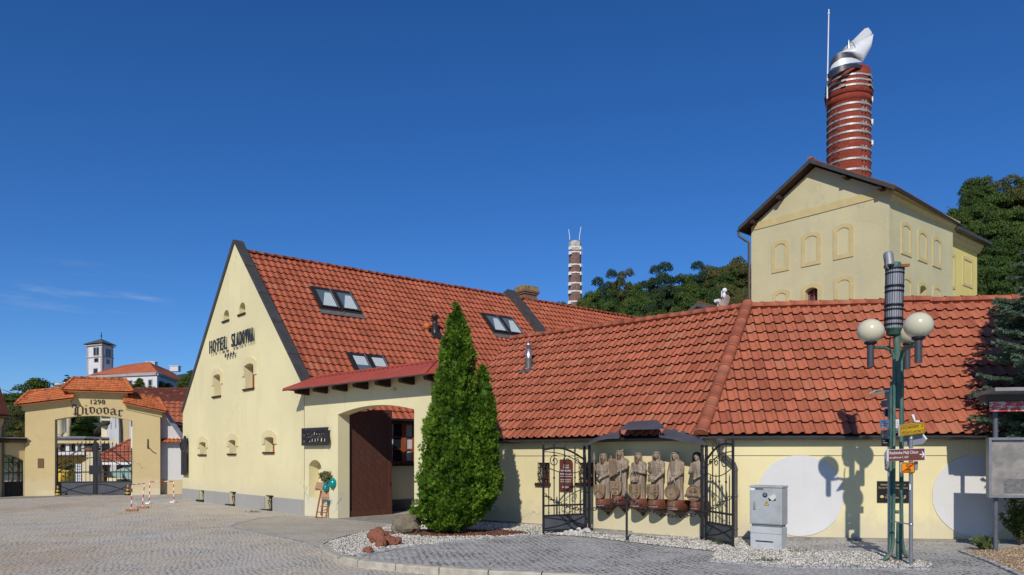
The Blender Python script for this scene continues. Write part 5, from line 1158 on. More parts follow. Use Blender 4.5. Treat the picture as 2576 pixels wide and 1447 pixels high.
for F,B in ((FT,BL),(FU,BR)):
    for i,(s0,s1,z0,z1) in enumerate(B):
        t=tw if F is FT else tw*.9; h_=.20 if F is FT else .18
        out=arch(s0,s1,z0,z1-h_,z1,12); inn=arch(s0+t,s1-t,z0+t,z1-t-h_*.9,z1-t,12)
        m=MB(); slab(m,F,out,[inn],.001,.055); wd=m.build('blind_window',TRIM,TB)
        if i==4:
            p=MB(); a,b,c,d=s0+t,s1-t,z0+t,z1-t
            for x0,x1 in ((a,a+.12),((a+b)/2-.04,(a+b)/2+.04),(b-.12,b)): p.fbox(F,x0,x1,c,d,-.42,-.34)
            for zz in (c+.5,c+1.2,c+1.9): p.fbox(F,a,b,zz,zz+.06,-.421,-.35)
            p.build('frame',FRAMEW,wd); p=MB(); p.fbox(F,a,b,c,d+.1,-.48,-.45); p.build('pane',glassmat('blue_pane',(.03,.05,.13)) if 'blue_pane' not in bpy.data.materials else bpy.data.materials['blue_pane'],wd)
        else:
            p=MB(); p.fprism(F,inn,.002,.012); p.build('infill',TOW,wd)
m=MB(); zc0=FT.uv(2225,492)[1]; m.fbox(FT,.25,FT.L+.03,zc0-.05,zc0+.42,0,.05); m.fbox(FU,0.051,ext+.05,zc0-.05,zc0+.25,0,.05); m.build('string_course',TRIM,TB)
m=MB(); prof=[(0,.0),(.10,.02),(.16,.14),(.28,.2),(.34,.38),(.42,.42),(.42,.55),(0,.55)]
zc1=zev-.50; prof=[(a*.8,b) for a,b in prof]; m.prism([FU.pt(0,zc1-.05+b,a) for a,b in prof],FU.a*(ext+.3)); m.prism([FT.pt(FT.L,zc1-.05+b,0)+FU.n*a for a,b in prof],-FT.n*.0+FT.n*.02); m.build('eaves_cornice',TRIM,TB)
# roof slabs with verge and purlins
ov=.65; pk=px(2036,403,FT.pt(sap,0,ov).y).z; ev=px(2238,468,FT.pt(FT.L+.45,0,ov).y).z
zpk=pk; dz=(pk-ev)/(FT.L+.45-sap)
for sgn,s_end in ((1,FT.L+.55),(-1,-.55)):
    ze=pk-dz*abs(s_end-sap); mm=MB(); lp=[(sap,pk),(s_end,ze),(s_end,ze-.15),(sap,pk-.15)]; mm.fprism(FT,lp,-ext-.4,ov)
    mm.build('roof_slab',DWOOD,TB)
    mm=MB(); mm.fprism(FT,[(sap,pk+.001),(s_end,ze+.001),(s_end,ze+.06),(sap,pk+.06)],-ext-.4,ov-.05)
    for k in range(34): 
        y=ov-.05-k*.31; mm.tube([FT.pt(sap,pk+.07,y),FT.pt(s_end,ze+.07,y)],.05,5)
    mm.build('roof_tiles',TILEB,TB)
m=MB()
for sgn,s_end in ((1,FT.L+.58),(-1,-.58)):
    ze=pk-dz*abs(s_end-sap); m.fprism(FT,[(sap,pk+.08),(s_end,ze+.08),(s_end,ze-.17),(sap,pk-.17)],ov,ov+.04)
m.build('bargeboard',DMET,TB)
for s_ in (.35,1.9+.3,FT.L-2.35,FT.L-.3,):
    zz=pk-dz*abs(s_-sap)-.16; m=MB(); m.fbox(FT,s_-.11,s_+.11,zz-.24,zz,-.2,ov-.05); m.build('purlin_end',DWOOD,TB)
m=MB(); ridge_caps(m,FT.pt(sap,pk+.1,ov),FT.pt(sap,pk+.1,-ext-.3),.14,.42); m.build('ridge_tiles',TILE,TB)
zeR=pk-dz*(FT.L+.55-sap); m=MB(); gutter(m,FT.pt(FT.L+.62,zeR-.08,ov),FT.pt(FT.L+.62,zeR-.08,-ext-.4),.09); gutter(m,FT.pt(-.62,zeR-.08,ov),FT.pt(-.62,zeR-.08,-ext-.4),.09)
m.build('gutter',GUTT,TB)
m=MB(); m.tube([FT.pt(-.62,zeR-.15,ov-.1),FT.pt(-.62,zeR-.45,ov-.15),FT.pt(-.2,zeR-.85,.3),FT.pt(-.08,zeR-.95,.14),FT.pt(-.08,-1,.14)],.085,8); m.build('downpipe',PIPE,TB)
# lower annex behind on the right
a0=FU.pt(ext-.02,0,-.35); sB=FU.uv(2458,700,-.35)[0]; FA=Fr(a0,FU.pt(sB,0,-.35)); zt=FA.uv(2399,600)[1]
AX=thing('brewery_annex','lower yellow annex with one blind window behind the brewery tower','building',FA.pt(FA.L/2,0))
m=MB(); m.prism([FA.pt(0,-1),FA.pt(FA.L,-1),FA.pt(FA.L,-1,-6),FA.pt(0,-1,-6)],UP*(zt+.9)); m.build('wall',TOW2,AX)
m=MB(); m.prism([FA.pt(0,zt-.3+b,a) for a,b in prof],FA.a*(FA.L+.25)); m.build('eaves_cornice',TRIM,AX)
m=MB(); m.prism([FA.pt(0,zt+.25,.75),FA.pt(0,zt+.42,.75),FA.pt(0,zt+2.6,-3.2),FA.pt(0,zt+.25,-3.2)],FA.a*(FA.L+.6)); m.build('roof_slab',DMET,AX)
s0,s1,z0,z1=awin(FA,2421,2446,649,722); m=MB(); slab(m,FA,[(s0,z0),(s1,z0),(s1,z1),(s0,z1)],[[(s0+.2,z0+.2),(s1-.2,z0+.2),(s1-.2,z1-.2),(s0+.2,z1-.2)]],.001,.05); m.build('blind_window',TRIM,AX)
m=MB(); s0,s1,z0,z1=awin(FA,2397.5,2402,640,728); slab(m,FA,[(.03,z0),(s1,z0),(s1,z1),(.03,z1)],[[(.04,z0+.2),(s1-.2,z0+.2),(s1-.2,z1-.2),(.04,z1-.2)]],.001,.05); m.build('blind_window',TRIM,AX)

# ------------------------------------------------------------------ brick chimneys
CHY=56.0; cc=px(2135,0,CHY); cc.z=0; CR=1.52
BRED=brickmat('red_chimney_brick',(.25,.040,.024),(.30,.060,.034),(.24,.055,.035),.30,.09,(cc.x,cc.y),((( .42,.18,.075),3.6,.635,.67,.7,(1,1,2.5)),((.12,.03,.02),.8,.55,.8,.4,None)),.006,1.55)
zf=lambda v: CAM+(HV-v)/F0*(CHY-CR)
CH=thing('brick_chimney','tall stout red brick chimney with silver hoops and a white metal cowl','chimney',cc)
zt=zf(160); zb=zf(246); zc_=zf(228); ztt=zf(174)
m=MB(); m.lathe(cc,[(1.66,-1),(1.53,zb-.4),(1.52,zb),(1.60,zb+.04),(1.60,zb+.42),(1.52,zb+.46),(1.52,zc_-.15),(1.66,zc_),(1.70,zc_+.45),(1.64,zc_+.5),(1.62,zf(196)),(1.52,zt),(1.2,zt),(1.2,zt-1)],48); m.build('shaft',BRED,CH)
HOOP=M('silver_hoop',(.44,.42,.39),.5,.15,5,metal=.35,dirt=(.36,.30,.26),dscale=4)
m=MB()
def rad(z): return 1.66+(1.525-1.66)*(z+1)/(zb+.6) if z<zb else (1.52 if z<zc_-.2 else (1.68 if z<zc_+.55 else 1.63-(z-zc_-.5)*.03))
for v in (187,200,214):
    z=zf(v); r=rad(z)+.02; m=MB(); m.lathe(cc,[(r,z-.065),(r+.03,z-.065),(r+.03,z+.065),(r,z+.065)],48,smooth=False); 
    for an in (-1.0,-2.2): m.box(cc+Vector((math.cos(an)*(r+.06),math.sin(an)*(r+.06),z)),Vector((-math.sin(an),math.cos(an),0))*.16,Vector((math.cos(an),math.sin(an),0))*.05,UP*.07)
    m.build('hoop',HOOP,CH)
for i,v in enumerate((236.5,257.5,275.5,294,310.5,329,347.5,371.5,397.5,424.5,452,480)):
    z=zf(v); r=rad(z)+.015; m=MB(); m.lathe(cc,[(r,z-.07),(r+.03,z-.07),(r+.03,z+.07),(r,z+.07)],48,smooth=False)
    an=(-1.15 if i not in(0,3,6) else -.25)-.15
    for dd in (-.09,.09):
        b=cc+Vector((math.cos(an+dd)*(r+.07),math.sin(an+dd)*(r+.07),z)); m.box(b,Vector((-math.sin(an),math.cos(an),0))*.04,Vector((math.cos(an),math.sin(an),0))*.07,UP*.16)
    m.build('hoop',HOOP,CH)
# climbing irons up the left side
for k in range(26):
    m=MB(); z=zb-.6-k*.42; an=-2.55; r=rad(z)
    for dd in (-.12,.12): m.tube([cc+Vector((math.cos(an+dd)*r,math.sin(an+dd)*r,z)),cc+Vector((math.cos(an+dd)*(r+.25),math.sin(an+dd)*(r+.25),z+.03))],.02,5)
    m.tube([cc+Vector((math.cos(an-.12)*(r+.25),math.sin(an-.12)*(r+.25),z+.03)),cc+Vector((math.cos(an+.12)*(r+.25),math.sin(an+.12)*(r+.25),z+.03))],.02,5); m.build('climbing_iron',IRON,CH)
# lightning rod on its bracket
m=MB(); p0=px(2079.5,285,CHY-.6); p1=px(2081,232,CHY-.6); p2=px(2085,24,CHY-.6); m.tube([p1-UP*.5,p1,p1.lerp(p2,.9),p2],[.06,.055,.045,.05],8); m.ball(p1.lerp(p2,.95),.09,5); lr=m.build('lightning_rod',PAINTW,CH)
m=MB(); m.tube([p0,p1+UP*.3],.03,6)
for f in np.linspace(0,1,6):
    a=p0.lerp(p1,f); m.tube([a,Vector((cc.x-1.5,CHY-.4,a.z+.1))],.025,5)
m.build('bracket',IRON,lr)
# cowl: dark collar, curved lower hood and a boat shaped sail made of two sheets
def z8(x,y): return 2060.8+x/8.987, 58+y/8.987
def sheet8(front, fn, th, mat, name, nseg=14):
    """front: list of (lower, upper) pixel pairs along the sheet; fn gives the depth bulge"""
    m=MB(); A=[];n=6
    for i,(lo,hi) in enumerate(front):
        for k in range(n+1):
            u=lo[0]+(hi[0]-lo[0])*k/n; v=lo[1]+(hi[1]-lo[1])*k/n; uu,vv=z8(u,v); A.append(px(uu,vv,CHY+fn(u,k/n)))
    fs=[(i*(n+1)+k,i*(n+1)+k+1,(i+1)*(n+1)+k+1,(i+1)*(n+1)+k) for i in range(len(front)-1) for k in range(n)]
    m.add(A,fs,0,True); B=[p+Vector((0,th,0)) for p in A]; m.add(B,fs,0,True)
    for i in range(len(front)-1):
        for k in (0,n): a,b=i*(n+1)+k,(i+1)*(n+1)+k; m.add([A[a],A[b],B[b],B[a]],[(0,1,2,3)])
    for i in (0,len(front)-1):
        for k in range(n): a=i*(n+1)+k; m.add([A[a],A[a+1],B[a+1],B[a]],[(0,1,2,3)])
    return m.build(name,mat,CW)
CW=CH
COLL=M('cowl_dark',(.035,.037,.045),.4,.15,3,spec=.5); COWL=M('cowl_white_metal',(.74,.74,.73),.42,.06,1.2,metal=.1,dirt=(.58,.58,.57),dscale=1.5)
cyl=lambda u,k: -1.75*math.sqrt(max(0,1-((u-640)/500)**2)) if abs(u-640)<500 else 0
sheet8([((200,1230),(195,1150)),((260,1265),(240,1090)),((330,1200),(400,1000)),((480,1105),(560,945)),((640,1030),(720,925)),((800,990),(850,925)),((930,1025),(990,960))],lambda u,k:cyl(u,k)-.25,.1,COLL,'cowl_collar')
sheet8([((250,1060),(285,960)),((300,1020),(340,900)),((420,980),(460,820)),((560,935),(560,785)),((700,905),(720,780)),((840,890),(860,820)),((975,885),(960,880))],lambda u,k:cyl(u,k)-.05,.08,COWL,'cowl_hood')
sheet8([((245,1060),(245,950)),((275,980),(290,810)),((380,870),(400,700)),((540,790),(520,675)),((700,775),(690,705)),((850,830),(830,775)),((975,890),(960,870))],lambda u,k:cyl(u,k)*.75+.25,.08,COLL,'cowl_rim')
sheet8([((400,700),(410,690)),((520,680),(560,620)),((660,700),(740,530)),((800,770),(930,420)),((975,890),(1100,330)),((1080,720),(1180,275)),((1180,530),(1225,250))],lambda u,k:-1.2*math.sin(min(1,max(0,(u-380)/900))*math.pi)*(.4+.6*math.sin((k*.8+.2)*math.pi)),.06,COWL,'cowl_sail')
sheet8([((470,650),(480,640)),((640,590),(620,510)),((800,520),(780,375)),((960,420),(920,235)),((1060,360),(1030,125)),((1130,310),(1110,105)),((1195,240),(1190,205))],lambda u,k:1.0-.1*k,.06,COWL,'cowl_sail')
m=MB(); a=px(*z8(668,550),CHY+.2); m.tube([a-UP*.6,a+UP*.45,a+UP*.65],[.10,.09,.01],8); m.tube([a+UP*.4,px(*z8(770,450),CHY-.4),px(*z8(825,570),CHY-1.0)],.03,5); m.build('finial',STEEL,CH)
# far octagonal chimney
f2=px(1446.5,0,92); f2.z=0
BR2=brickmat('far_chimney_brick',(.165,.062,.045),(.22,.095,.07),(.26,.19,.15),.5,.16,(f2.x,f2.y),(((.50,.46,.38),1.3,.60,.65,.7,(1,1,.4)),),.03,.85)
CF=thing('brick_chimney','slender far brick chimney with white hoops and two rods behind the hotel roof','chimney',f2)
zz=lambda v: CAM+(HV-v)/F0*91.2
rt=14.6/F0*92; rb_=17.5/F0*92
rr=lambda z: rb_+(rt-rb_)*(z-zz(778))/(zz(602)-zz(778))
m=MB(); m.lathe(f2,[(rr(-2)*1.05,-2),(rr(zz(628)),zz(628))],8,smooth=False); m.build('shaft',BR2,CF)
m=MB(); z0=zz(628); m.lathe(f2,[(rr(z0)-.01,z0),(rr(z0)+.02,z0+.3),(rt+.06,zz(613)),(rt+.06,zz(606)),(rt*.6,zz(602)),(.01,zz(602))],8,smooth=False); m.build('rendered_top',M('weathered_render',(.50,.46,.38),.9,.25,2,dirt=(.28,.23,.17),dscale=3),CF)
for v in (620.5,633,664.5,685,711.5,732,758,776):
    z=zz(v); r=rr(z)+.02; m=MB(); m.lathe(f2,[(r,z-.075),(r+.04,z-.075),(r+.04,z+.075),(r,z+.075)],8,smooth=False)
    for an in (-.55,-2.4): m.box(f2+Vector((math.cos(an)*(r+.08),math.sin(an)*(r+.08),z-.1)),Vector((-math.sin(an),math.cos(an),0))*.22,Vector((math.cos(an),math.sin(an),0))*.08,UP*.2)
    m.build('hoop',SWHT,CF)
for a,b,c in (((1433,604),(1433,596),(1430.5,577)),((1457.5,604),(1457.5,597),(1461.5,571))):
    m=MB(); m.tube([px(*a,91.8),px(*b,91.8),px(*c,91.8)],.045,5); m.build('rod',SWHT,CF)

# ------------------------------------------------------------------ little dormer roof and satellite dish behind the ridge
dz0=px(1780,790,33); DH=thing('small_gable_house','small yellow gable with dark verge peeping over the long tiled ridge','building',(dz0.x,33,0))
FDm=Fr((px(1745,0,33).x,33.0),(px(1835,0,32.2).x,32.2)); zpk=FDm.uv(1757,763)[1]; sp_=FDm.uv(1757,763)[0]; ze=FDm.uv(1740,790)[1]
m=MB(); m.fprism(FDm,[(-.1,0),(FDm.L+.5,0),(FDm.L+.5,ze-.1),(sp_,zpk-.12),(-.1,zpk-.45)],-3,0); m.build('wall',YEL,DH)
m=MB(); m.fprism(FDm,[(sp_,zpk),(FDm.L+.3,ze-.15),(FDm.L+.3,ze-.32),(sp_,zpk-.18)],-3,.25); m.fprism(FDm,[(sp_,zpk),(sp_-.8,zpk-.6),(sp_-.8,zpk-.78),(sp_,zpk-.18)],-3,.25); m.build('roof',DMET,DH)
m=MB(); m.fprism(FDm,[(sp_,zpk+.08),(FDm.L+.3,ze-.06),(FDm.L+.3,ze-.14),(sp_,zpk+.01)],-3,.2); m.build('roof_tiles',TILEB,DH)
c=px(1823,765,32); m=MB(); SD=1.35; za=Vector((-.35,-.9,.3)).normalized(); xa=za.cross(UP).normalized(); ya=xa.cross(za)
za=Vector((-.75,-.5,.42)).normalized(); xa=za.cross(UP).normalized(); ya=xa.cross(za)
SDT=thing('satellite_dish','brown satellite dish and white aerial on a mast above the long tiled ridge','satellite dish',c-UP*1.3)
m.lathe(c,[(.001,.0),(.17,.02),(.36,.09),(.40,.12),(.36,.10),(.17,.03),(.001,.01)],22,0,.85,1,True,xa,ya,za); m.build('dish',M('dish_paint',(.36,.27,.23),.6,.1,5),SDT)
m=MB(); m.tube([c-ya*.34,c+za*.45-ya*.16],.016,5); m.tube([c-za*.03,c-UP*1.3],.03,6); m.tube([c+Vector((.03,.1,-1.2)),c+Vector((.03,.1,.40))],.022,6); m.build('mast',GREYM,SDT)
m=MB(); 
for k in (-1,0,1): m.box(c+za*.47-ya*.14+xa*.09*k,xa*.03,ya*.06,za*.06)
m.build('receiver',SWHT,SDT)
m=MB(); m.ball(c+Vector((.03,.1,.62)),.11,6,0,(1,.8,1)); m.ball(c+Vector((.0,.08,.40)),.09,6,0,(.9,.7,1.5)); m.box(c+Vector((-.12,.05,.45)),Vector((.02,0,0)),Vector((0,.03,0)),UP*.13); m.build('aerial',SWHT,SDT)
# ------------------------------------------------------------------ street cabinet
b0=gd(1887.5,1379.5); b1=gd(1966,1386); FC=Fr(b0,b1); LC=FC.L; zc=lambda v: CAM+(HV-v)/F0*b0.lerp(b1,.5).y
CB=thing('street_cabinet','grey electricity cabinet with a warning triangle standing on the gravel before the white disc','cabinet',FC.pt(LC/2,0,-.15))
DP=.34; z1,z2,z3=zc(1311),zc(1325),zc(1222)
m=MB(); m.fbox(FC,.0,LC,-.05,zc(1326),-DP,0); b=m.build('base',CABL,CB,bev=.008)
m=MB(); m.fbox(FC,.12,LC-.18,zc(1364),zc(1361),.001,.006); m.build('slot',BLACK,b)
m=MB(); m.fbox(FC,-.0,LC,zc(1342.5),zc(1341.8),.001,.004); m.build('seam',GREYM,b)
m=MB(); m.fbox(FC,.025,LC-.025,zc(1326),zc(1319),-DP+.02,-.02); m.build('neck',GREYM,CB)
m=MB(); m.fbox(FC,-.012,LC+.01,zc(1319.5),z3-.05,-DP,.012); m.build('body',CABG,CB,bev=.012)
m=MB(); m.fbox(FC,.02,LC-.02,zc(1317),z3-.075,.0125,.020); dr=m.build('door',CABG,CB,bev=.004)
m=MB(); m.fbox(FC,-.02,LC+.02,z3-.045,z3,-DP-.01,.025); m.build('lid',CABG,CB,bev=.012)
cx=lambda u: FC.uv(u,1280,.02)[0]
def zq(x,y): return FC.uv(1867.6+x*.12907,1204.3+y*.12907,.02)   # zoomed cabinet picture
def cbq(m,pts,d0=.021,d1=.024): m.fprism(FC,[zq(*p) for p in pts],d0,d1)
m=MB(); cbq(m,[(150,178),(237,178),(237,228),(150,228)]); m.build('label_sticker',SWHT,dr)
m=MB(); cbq(m,[(255,172),(410,176),(410,218),(255,215)]); lb=m.build('number_plate',GREYM,dr); m=MB(); a=zq(268,208); c=zq(392,186); m.text(FC,'RS 12 158',a[0],c[0],a[1],c[1],.025,.002); m.build('lettering',BLACK,lb)
m=MB(); cbq(m,[(440+48*math.cos(t),320+48*math.sin(t)) for t in np.linspace(0,6.28,20,endpoint=False)]); st=m.build('round_sticker',BLACK,dr)
m=MB(); cbq(m,[(440+26*math.cos(t),302+16*math.sin(t)) for t in np.linspace(0,6.28,14,endpoint=False)],.0245,.0255); cbq(m,[(412,325),(466,325),(466,338),(412,338)],.0245,.0255); m.build('sticker_mark',SGRY,st)
m=MB(); cbq(m,[(472,440),(522,523),(427,522)]); wt=m.build('warning_triangle',M('warning_yellow',(.70,.52,.01),.45,.04,8),dr)
m=MB(); cbq(m,[(476,462),(463,492),(473,492),(470,514),(484,486),(474,486),(482,464)],.0245,.0255)
for p,q in (((472,444),(430,519)),((472,444),(518,520)),((430,519),(518,520))):
    a=zq(*p);c=zq(*q); m.tube([FC.pt(*a,.0245),FC.pt(*c,.0245)],.004,4)
m.build('lightning_mark',BLACK,wt)
m=MB(); cbq(m,[(498,372),(525,440),(560,425),(600,440),(648,430),(655,385),(600,360)],.021,.023); m.build('torn_sticker',BLACK,dr)
m=MB(); cbq(m,[(500,362),(600,310),(640,305),(655,380),(595,436),(545,395)],.024,.034); m.build('peeling_paper',M('torn_paper',(.62,.62,.56),.8,.1,12),dr)
m=MB(); cbq(m,[(213,530),(260,530),(260,603),(213,603)],.021,.034); cbq(m,[(224,450),(248,450),(248,528),(224,528)],.021,.040); m.build('handle',STEEL,dr,bev=.003)

# ------------------------------------------------------------------ lamp with three globes
lp0=gd(2261,1411); LX,LY=lp0.x,lp0.y
LT=thing('street_lamp','green three globe street lamp with a glass lantern column on the gravel strip','street lamp',lp0)
X=lambda u,Y=LY:(u-CX)/F0*Y
Zl=lambda v,Y=LY: CAM+(HV-v)/F0*Y
m=MB(); m.tube([lp0-UP*.05,Vector((X(2262.5),LY,Zl(1316)))],.055,14); m.lathe(Vector((X(2262),LY,Zl(1372))),[(.056,-.012),(.062,0),(.056,.012)],14); m.build('stub',GREENP,LT)
m=MB(); m.lathe(Vector((LX,LY,.0)),[(.0,.03),(.30,.03),(.32,0),(.32,-.02)],20); m.build('base_plate',M('rusty_plate',(.20,.11,.07),.9,.3,8,bump=.5,bscale=30),LT)
ya,yb=LY-.10,LY+.16
tubes=[([px(2212,1411,ya),px(2225,1408,ya),px(2240,1396,ya),px(2246.5,1370,ya),px(2248.5,1250,ya),px(2249,905,ya),px(2246,890,ya),px(2238,880,ya-.0),px(2222,874,13.97),px(2199,874,13.95)],.030),
       ([px(2224,1403,yb-.2),px(2238,1392,yb-.2),px(2241,1340,yb-.2),px(2241.5,1000,yb-.2),px(2243,960,yb-.2)],.028),
       ([px(2287,1406,yb),px(2275,1392,yb),px(2268.5,1360,yb),px(2267,1250,yb),px(2267,900,yb),px(2268,888,yb),px(2274,880,yb-.4),px(2286,874,13.3),px(2303,868,12.98)],.036),
       ([px(2269,1250,yb+.05),px(2270,905,yb+.05),px(2274,890,14.25),px(2280,884,14.25)],.030)]
for p,r in tubes: m=MB(); m.tube(p,r,10); m.build('pole_tube',GREENP,LT)
m=MB(); m.tube([Vector((X(2256.5),LY,Zl(1028))),Vector((X(2256.5),LY,Zl(968)))],.052,14); m.tube([Vector((X(2256.5),LY,Zl(968))),Vector((X(2257),LY,Zl(840)))],.068,14); m.build('centre_tube',GREENP,LT)
for v in (1084,1287): m=MB(); m.lathe(Vector((X(2249),ya,Zl(v))),[(.032,-.03),(.040,-.03),(.040,.03),(.032,.03)],12); m.build('clamp',GREENP,LT)
lt=Vector((X(2247),LY,Zl(840))); lt2=Vector((X(2251.5),LY,Zl(664))); ax=(lt2-lt).normalized()
xa=Vector((1,0,0)); xa=(xa-ax*xa.dot(ax)).normalized(); ya_=ax.cross(xa)
LH=(lt2-lt).length
m=MB(); m.lathe(lt,[(.10,-.03),(.125,-.02),(.125,.07),(.15,.08),(.155,.10)],24,0,1,1,True,xa,ya_,ax); hd=m.build('lantern_base',GREENP,LT)
m=MB(); m.lathe(lt,[(.105,LH*.93),(.11,LH+.00),(.10,LH+.02),(.001,LH+.02)],24,0,1,1,True,xa,ya_,ax); m.lathe(lt,[(.165,LH*.925),(.17,LH*.93),(.165,LH*.935),(.10,LH*.94)],24,0,1,1,True,xa,ya_,ax); m.build('lantern_cap',GREENP,LT)
GL=glassmat('ribbed_glass',(.30,.30,.315),.22,.8)
m=MB(); m.lathe(lt,[(.150,.10),(.154,LH*.92)],36,0,1,1,True,xa,ya_,ax); lg=m.build('lantern_glass',GL,LT)
m=MB()
for k in range(24):
    an=2*math.pi*k/24+.1; q=xa*math.cos(an)+ya_*math.sin(an); m.tube([lt+q*.158+ax*.10,lt+q*.163+ax*LH*.92],.0032 if k%3 else .005,4)
m.build('lantern_rods',BLACK,LT)
for f,h in ((.13,.012),(.21,.02),(.34,.012),(.40,.02),(.60,.012),(.67,.02),(.92,.014),(.86,.008)):
    m=MB(); m.lathe(lt,[(.160,LH*f-h),(.172,LH*f-h),(.172,LH*f+h),(.160,LH*f+h)],30,0,1,1,True,xa,ya_,ax); m.build('lantern_ring',BLACK,LT)
m=MB(); m.lathe(lt,[(.06,.1),(.06,LH*.9)],14,0,1,1,True,xa,ya_,ax); m.build('lamp_tube',SWHT,lg)
# loudspeaker on the side of the cap
m=MB(); a=px(2234,636,LY-.05); b=px(2238,668,LY-.1); m.tube([a,a.lerp(b,.15),b],[.075,.09,.085],12); m.ball(px(2231,671,LY),.06,6); m.tube([px(2229,645,LY-.15),px(2229.5,668,LY-.15),px(2235,676,LY-.15)],.012,5)
m.build('loudspeaker',M('speaker_grey',(.25,.25,.26),.5,.15,6,metal=.3),LT); m=MB(); a=px(2274,668,LY); m.box(a,Vector((.10,0,.006)),Vector((0,.03,0)),UP*.025); m.build('bracket',EASEL,LT)
for u,v,Y,su,sv0,sv1,r in ((2190,833,13.95,2189.8,858,923,.236),(2310.4,818.7,12.95,2310.3,848,913,.236),(2287,840,14.25,2281.5,869,929,.215)):
    pass; c=px(u,v,Y); m=MB(); m.ball(c,r,16,0,(1.03,1.03,.97)); g=m.build('globe',OFFW,LT)
    m=MB(); m.lathe(c,[(.085,-r+.015),(.11,-r+.03),(.115,-r-.0),(.07,-r-.03)],18); m.build('collar',BLACK,g)
    m=MB(); a=px(su,sv0,Y); b=px(su,sv1,Y); m.tube([a,b],.062,16); m.build('stem',M('stem_grey',(.055,.056,.06),.4,.1,6,spec=.5) if 'stem_grey' not in bpy.data.materials else bpy.data.materials['stem_grey'],LT)
m=MB(); m.tube([px(2240,845,LY-.1),px(2238,860,LY-.12),px(2240,890,LY-.12)],.014,6); m.build('cable',BLACK,LT)

# ------------------------------------------------------------------ signposts
def z5(x,y): return 2176.7+x*.17805, 953.1+y*.17805
SP=gd(2291.5,1423.5); YS=SP.y
ST=thing('sign_post','grey steel post carrying yellow cycle route signs and a brown lookout sign','signpost',SP)
m=MB(); m.tube([SP-UP*.1,SP.xy.to_3d()+UP*Zl(1075,YS)],.035,14); m.build('pole',GREYM,ST)
def plate(pts, Y, yaw, back, face, parent, name, th=.03, rim=None, grow=1.0):
    c=sum((px(*z5(*p),Y) for p in pts),Vector())/len(pts); n=Vector((math.sin(yaw),-math.cos(yaw),0))
    P=[]
    for p in pts:
        u,v=z5(*p); k=Vector(((u-CX)/F0,1,(HV-v)/F0)); t=(c-Vector((0,0,CAM))).dot(n)/k.dot(n); P.append(Vector((0,0,CAM))+k*t)
    m=MB(); m.prism(P,-n*th); bk=m.build(name,back,parent,bev=.006)
    cc_=sum(P,Vector())/len(P); f=[cc_+(p-cc_)*grow+n*.002 for p in P]
    m=MB(); m.prism(f,-n*.0015); fc=m.build('face',face,bk)
    ex=(P[1]-P[0]).normalized(); ez=(P[0]-P[3]).normalized()
    class G: pass
    g=G(); g.pt=lambda a,b,d=0: P[3]+(P[2]-P[3])*a+(P[0]-P[3])*b+n*(d+.003)
    return bk,g
YP=YS-.06
bk,g=plate([(485,655),(838,610),(843,768),(490,812)],YP,.10,SWHT,SYEL,ST,'yellow_sign',.05)
m=MB(); m.text(g,'5201',.05,.22,.58,.84,0,.002); m.text(g,'CHRUDICHROMY',.28,.76,.58,.84,0,.002); m.text(g,'12',.86,.94,.58,.84,0,.002); m.text(g,'HUŤ Sv. ANTONIE',.28,.84,.14,.44,0,.002); m.text(g,'5',.89,.94,.14,.40,0,.002)
for a,b,c,d in ((.02,.98,.04,.07),(.02,.98,.92,.95),(.02,.03,.07,.92),(.97,.98,.07,.92),(.245,.255,.07,.92)): m.prism([g.pt(a,c),g.pt(b,c),g.pt(b,d),g.pt(a,d)],g.pt(0,0,.002)-g.pt(0,0,0))
for cx_ in (.10,.18): m.tube([g.pt(cx_+.030*math.cos(t),.26+.11*math.sin(t)) for t in np.linspace(0,6.28,12,endpoint=False)],.003,4,closed=True)
m.tube([g.pt(.10,.26),g.pt(.13,.40),g.pt(.165,.40),g.pt(.18,.26)],.003,4); m.build('lettering',BLACK,bk)
bk,g=plate([(315,1000),(850,978),(852,1150),(315,1168)],YP,.05,SWHT,SBRN,ST,'brown_sign',.06,grow=.95)
m=MB(); m.text(g,'Rozhledna Malý Chlum',.05,.80,.50,.84,0,.002); m.text(g,'po cyklotrase č. 5201',.05,.54,.18,.42,0,.002)
m.prism([g.pt(.84,.46),g.pt(.93,.46),g.pt(.93,.54),g.pt(.84,.54)],g.pt(0,0,.002)-g.pt(0,0,0)); m.prism([g.pt(.895,.76),g.pt(.92,.76),g.pt(.965,.5),g.pt(.92,.24),g.pt(.895,.24),g.pt(.935,.5)],g.pt(0,0,.0025)-g.pt(0,0,0)); m.build('lettering',SWHT,bk)
bk,g=plate([(522,1180),(685,1180),(700,1195),(700,1318),(685,1333),(522,1333),(508,1318),(508,1195)],YP,.05,SWHT,SORA,ST,'orange_sign',.05)
def g4(P4):
    class G: pass
    g=G(); n=Vector((math.sin(.05),-math.cos(.05),0)); Q=[px(*z5(*p),YP-.004) for p in P4]; g.pt=lambda a,b,d=0:Q[3]+(Q[2]-Q[3])*a+(Q[0]-Q[3])*b+n*(d+.006); return g
g=g4([(508,1180),(700,1180),(700,1333),(508,1333)])
m=MB(); m.text(g,'5221',.34,.66,.60,.82,0,.002)
for cx_ in (.40,.62): m.tube([g.pt(cx_+.085*math.cos(t),.27+.10*math.sin(t)) for t in np.linspace(0,6.28,14,endpoint=False)],.004,4,closed=True)
m.tube([g.pt(.40,.27),g.pt(.46,.46),g.pt(.58,.46),g.pt(.62,.27)],.004,4); m.tube([g.pt(.46,.46),g.pt(.52,.27),g.pt(.58,.46)],.004,4)
m.tube([g.pt(*p) for p in ((.06,.08),(.94,.08),(.97,.12),(.97,.90),(.94,.94),(.06,.94),(.03,.90),(.03,.12))],.004,4,closed=True); m.build('lettering',BLACK,bk)
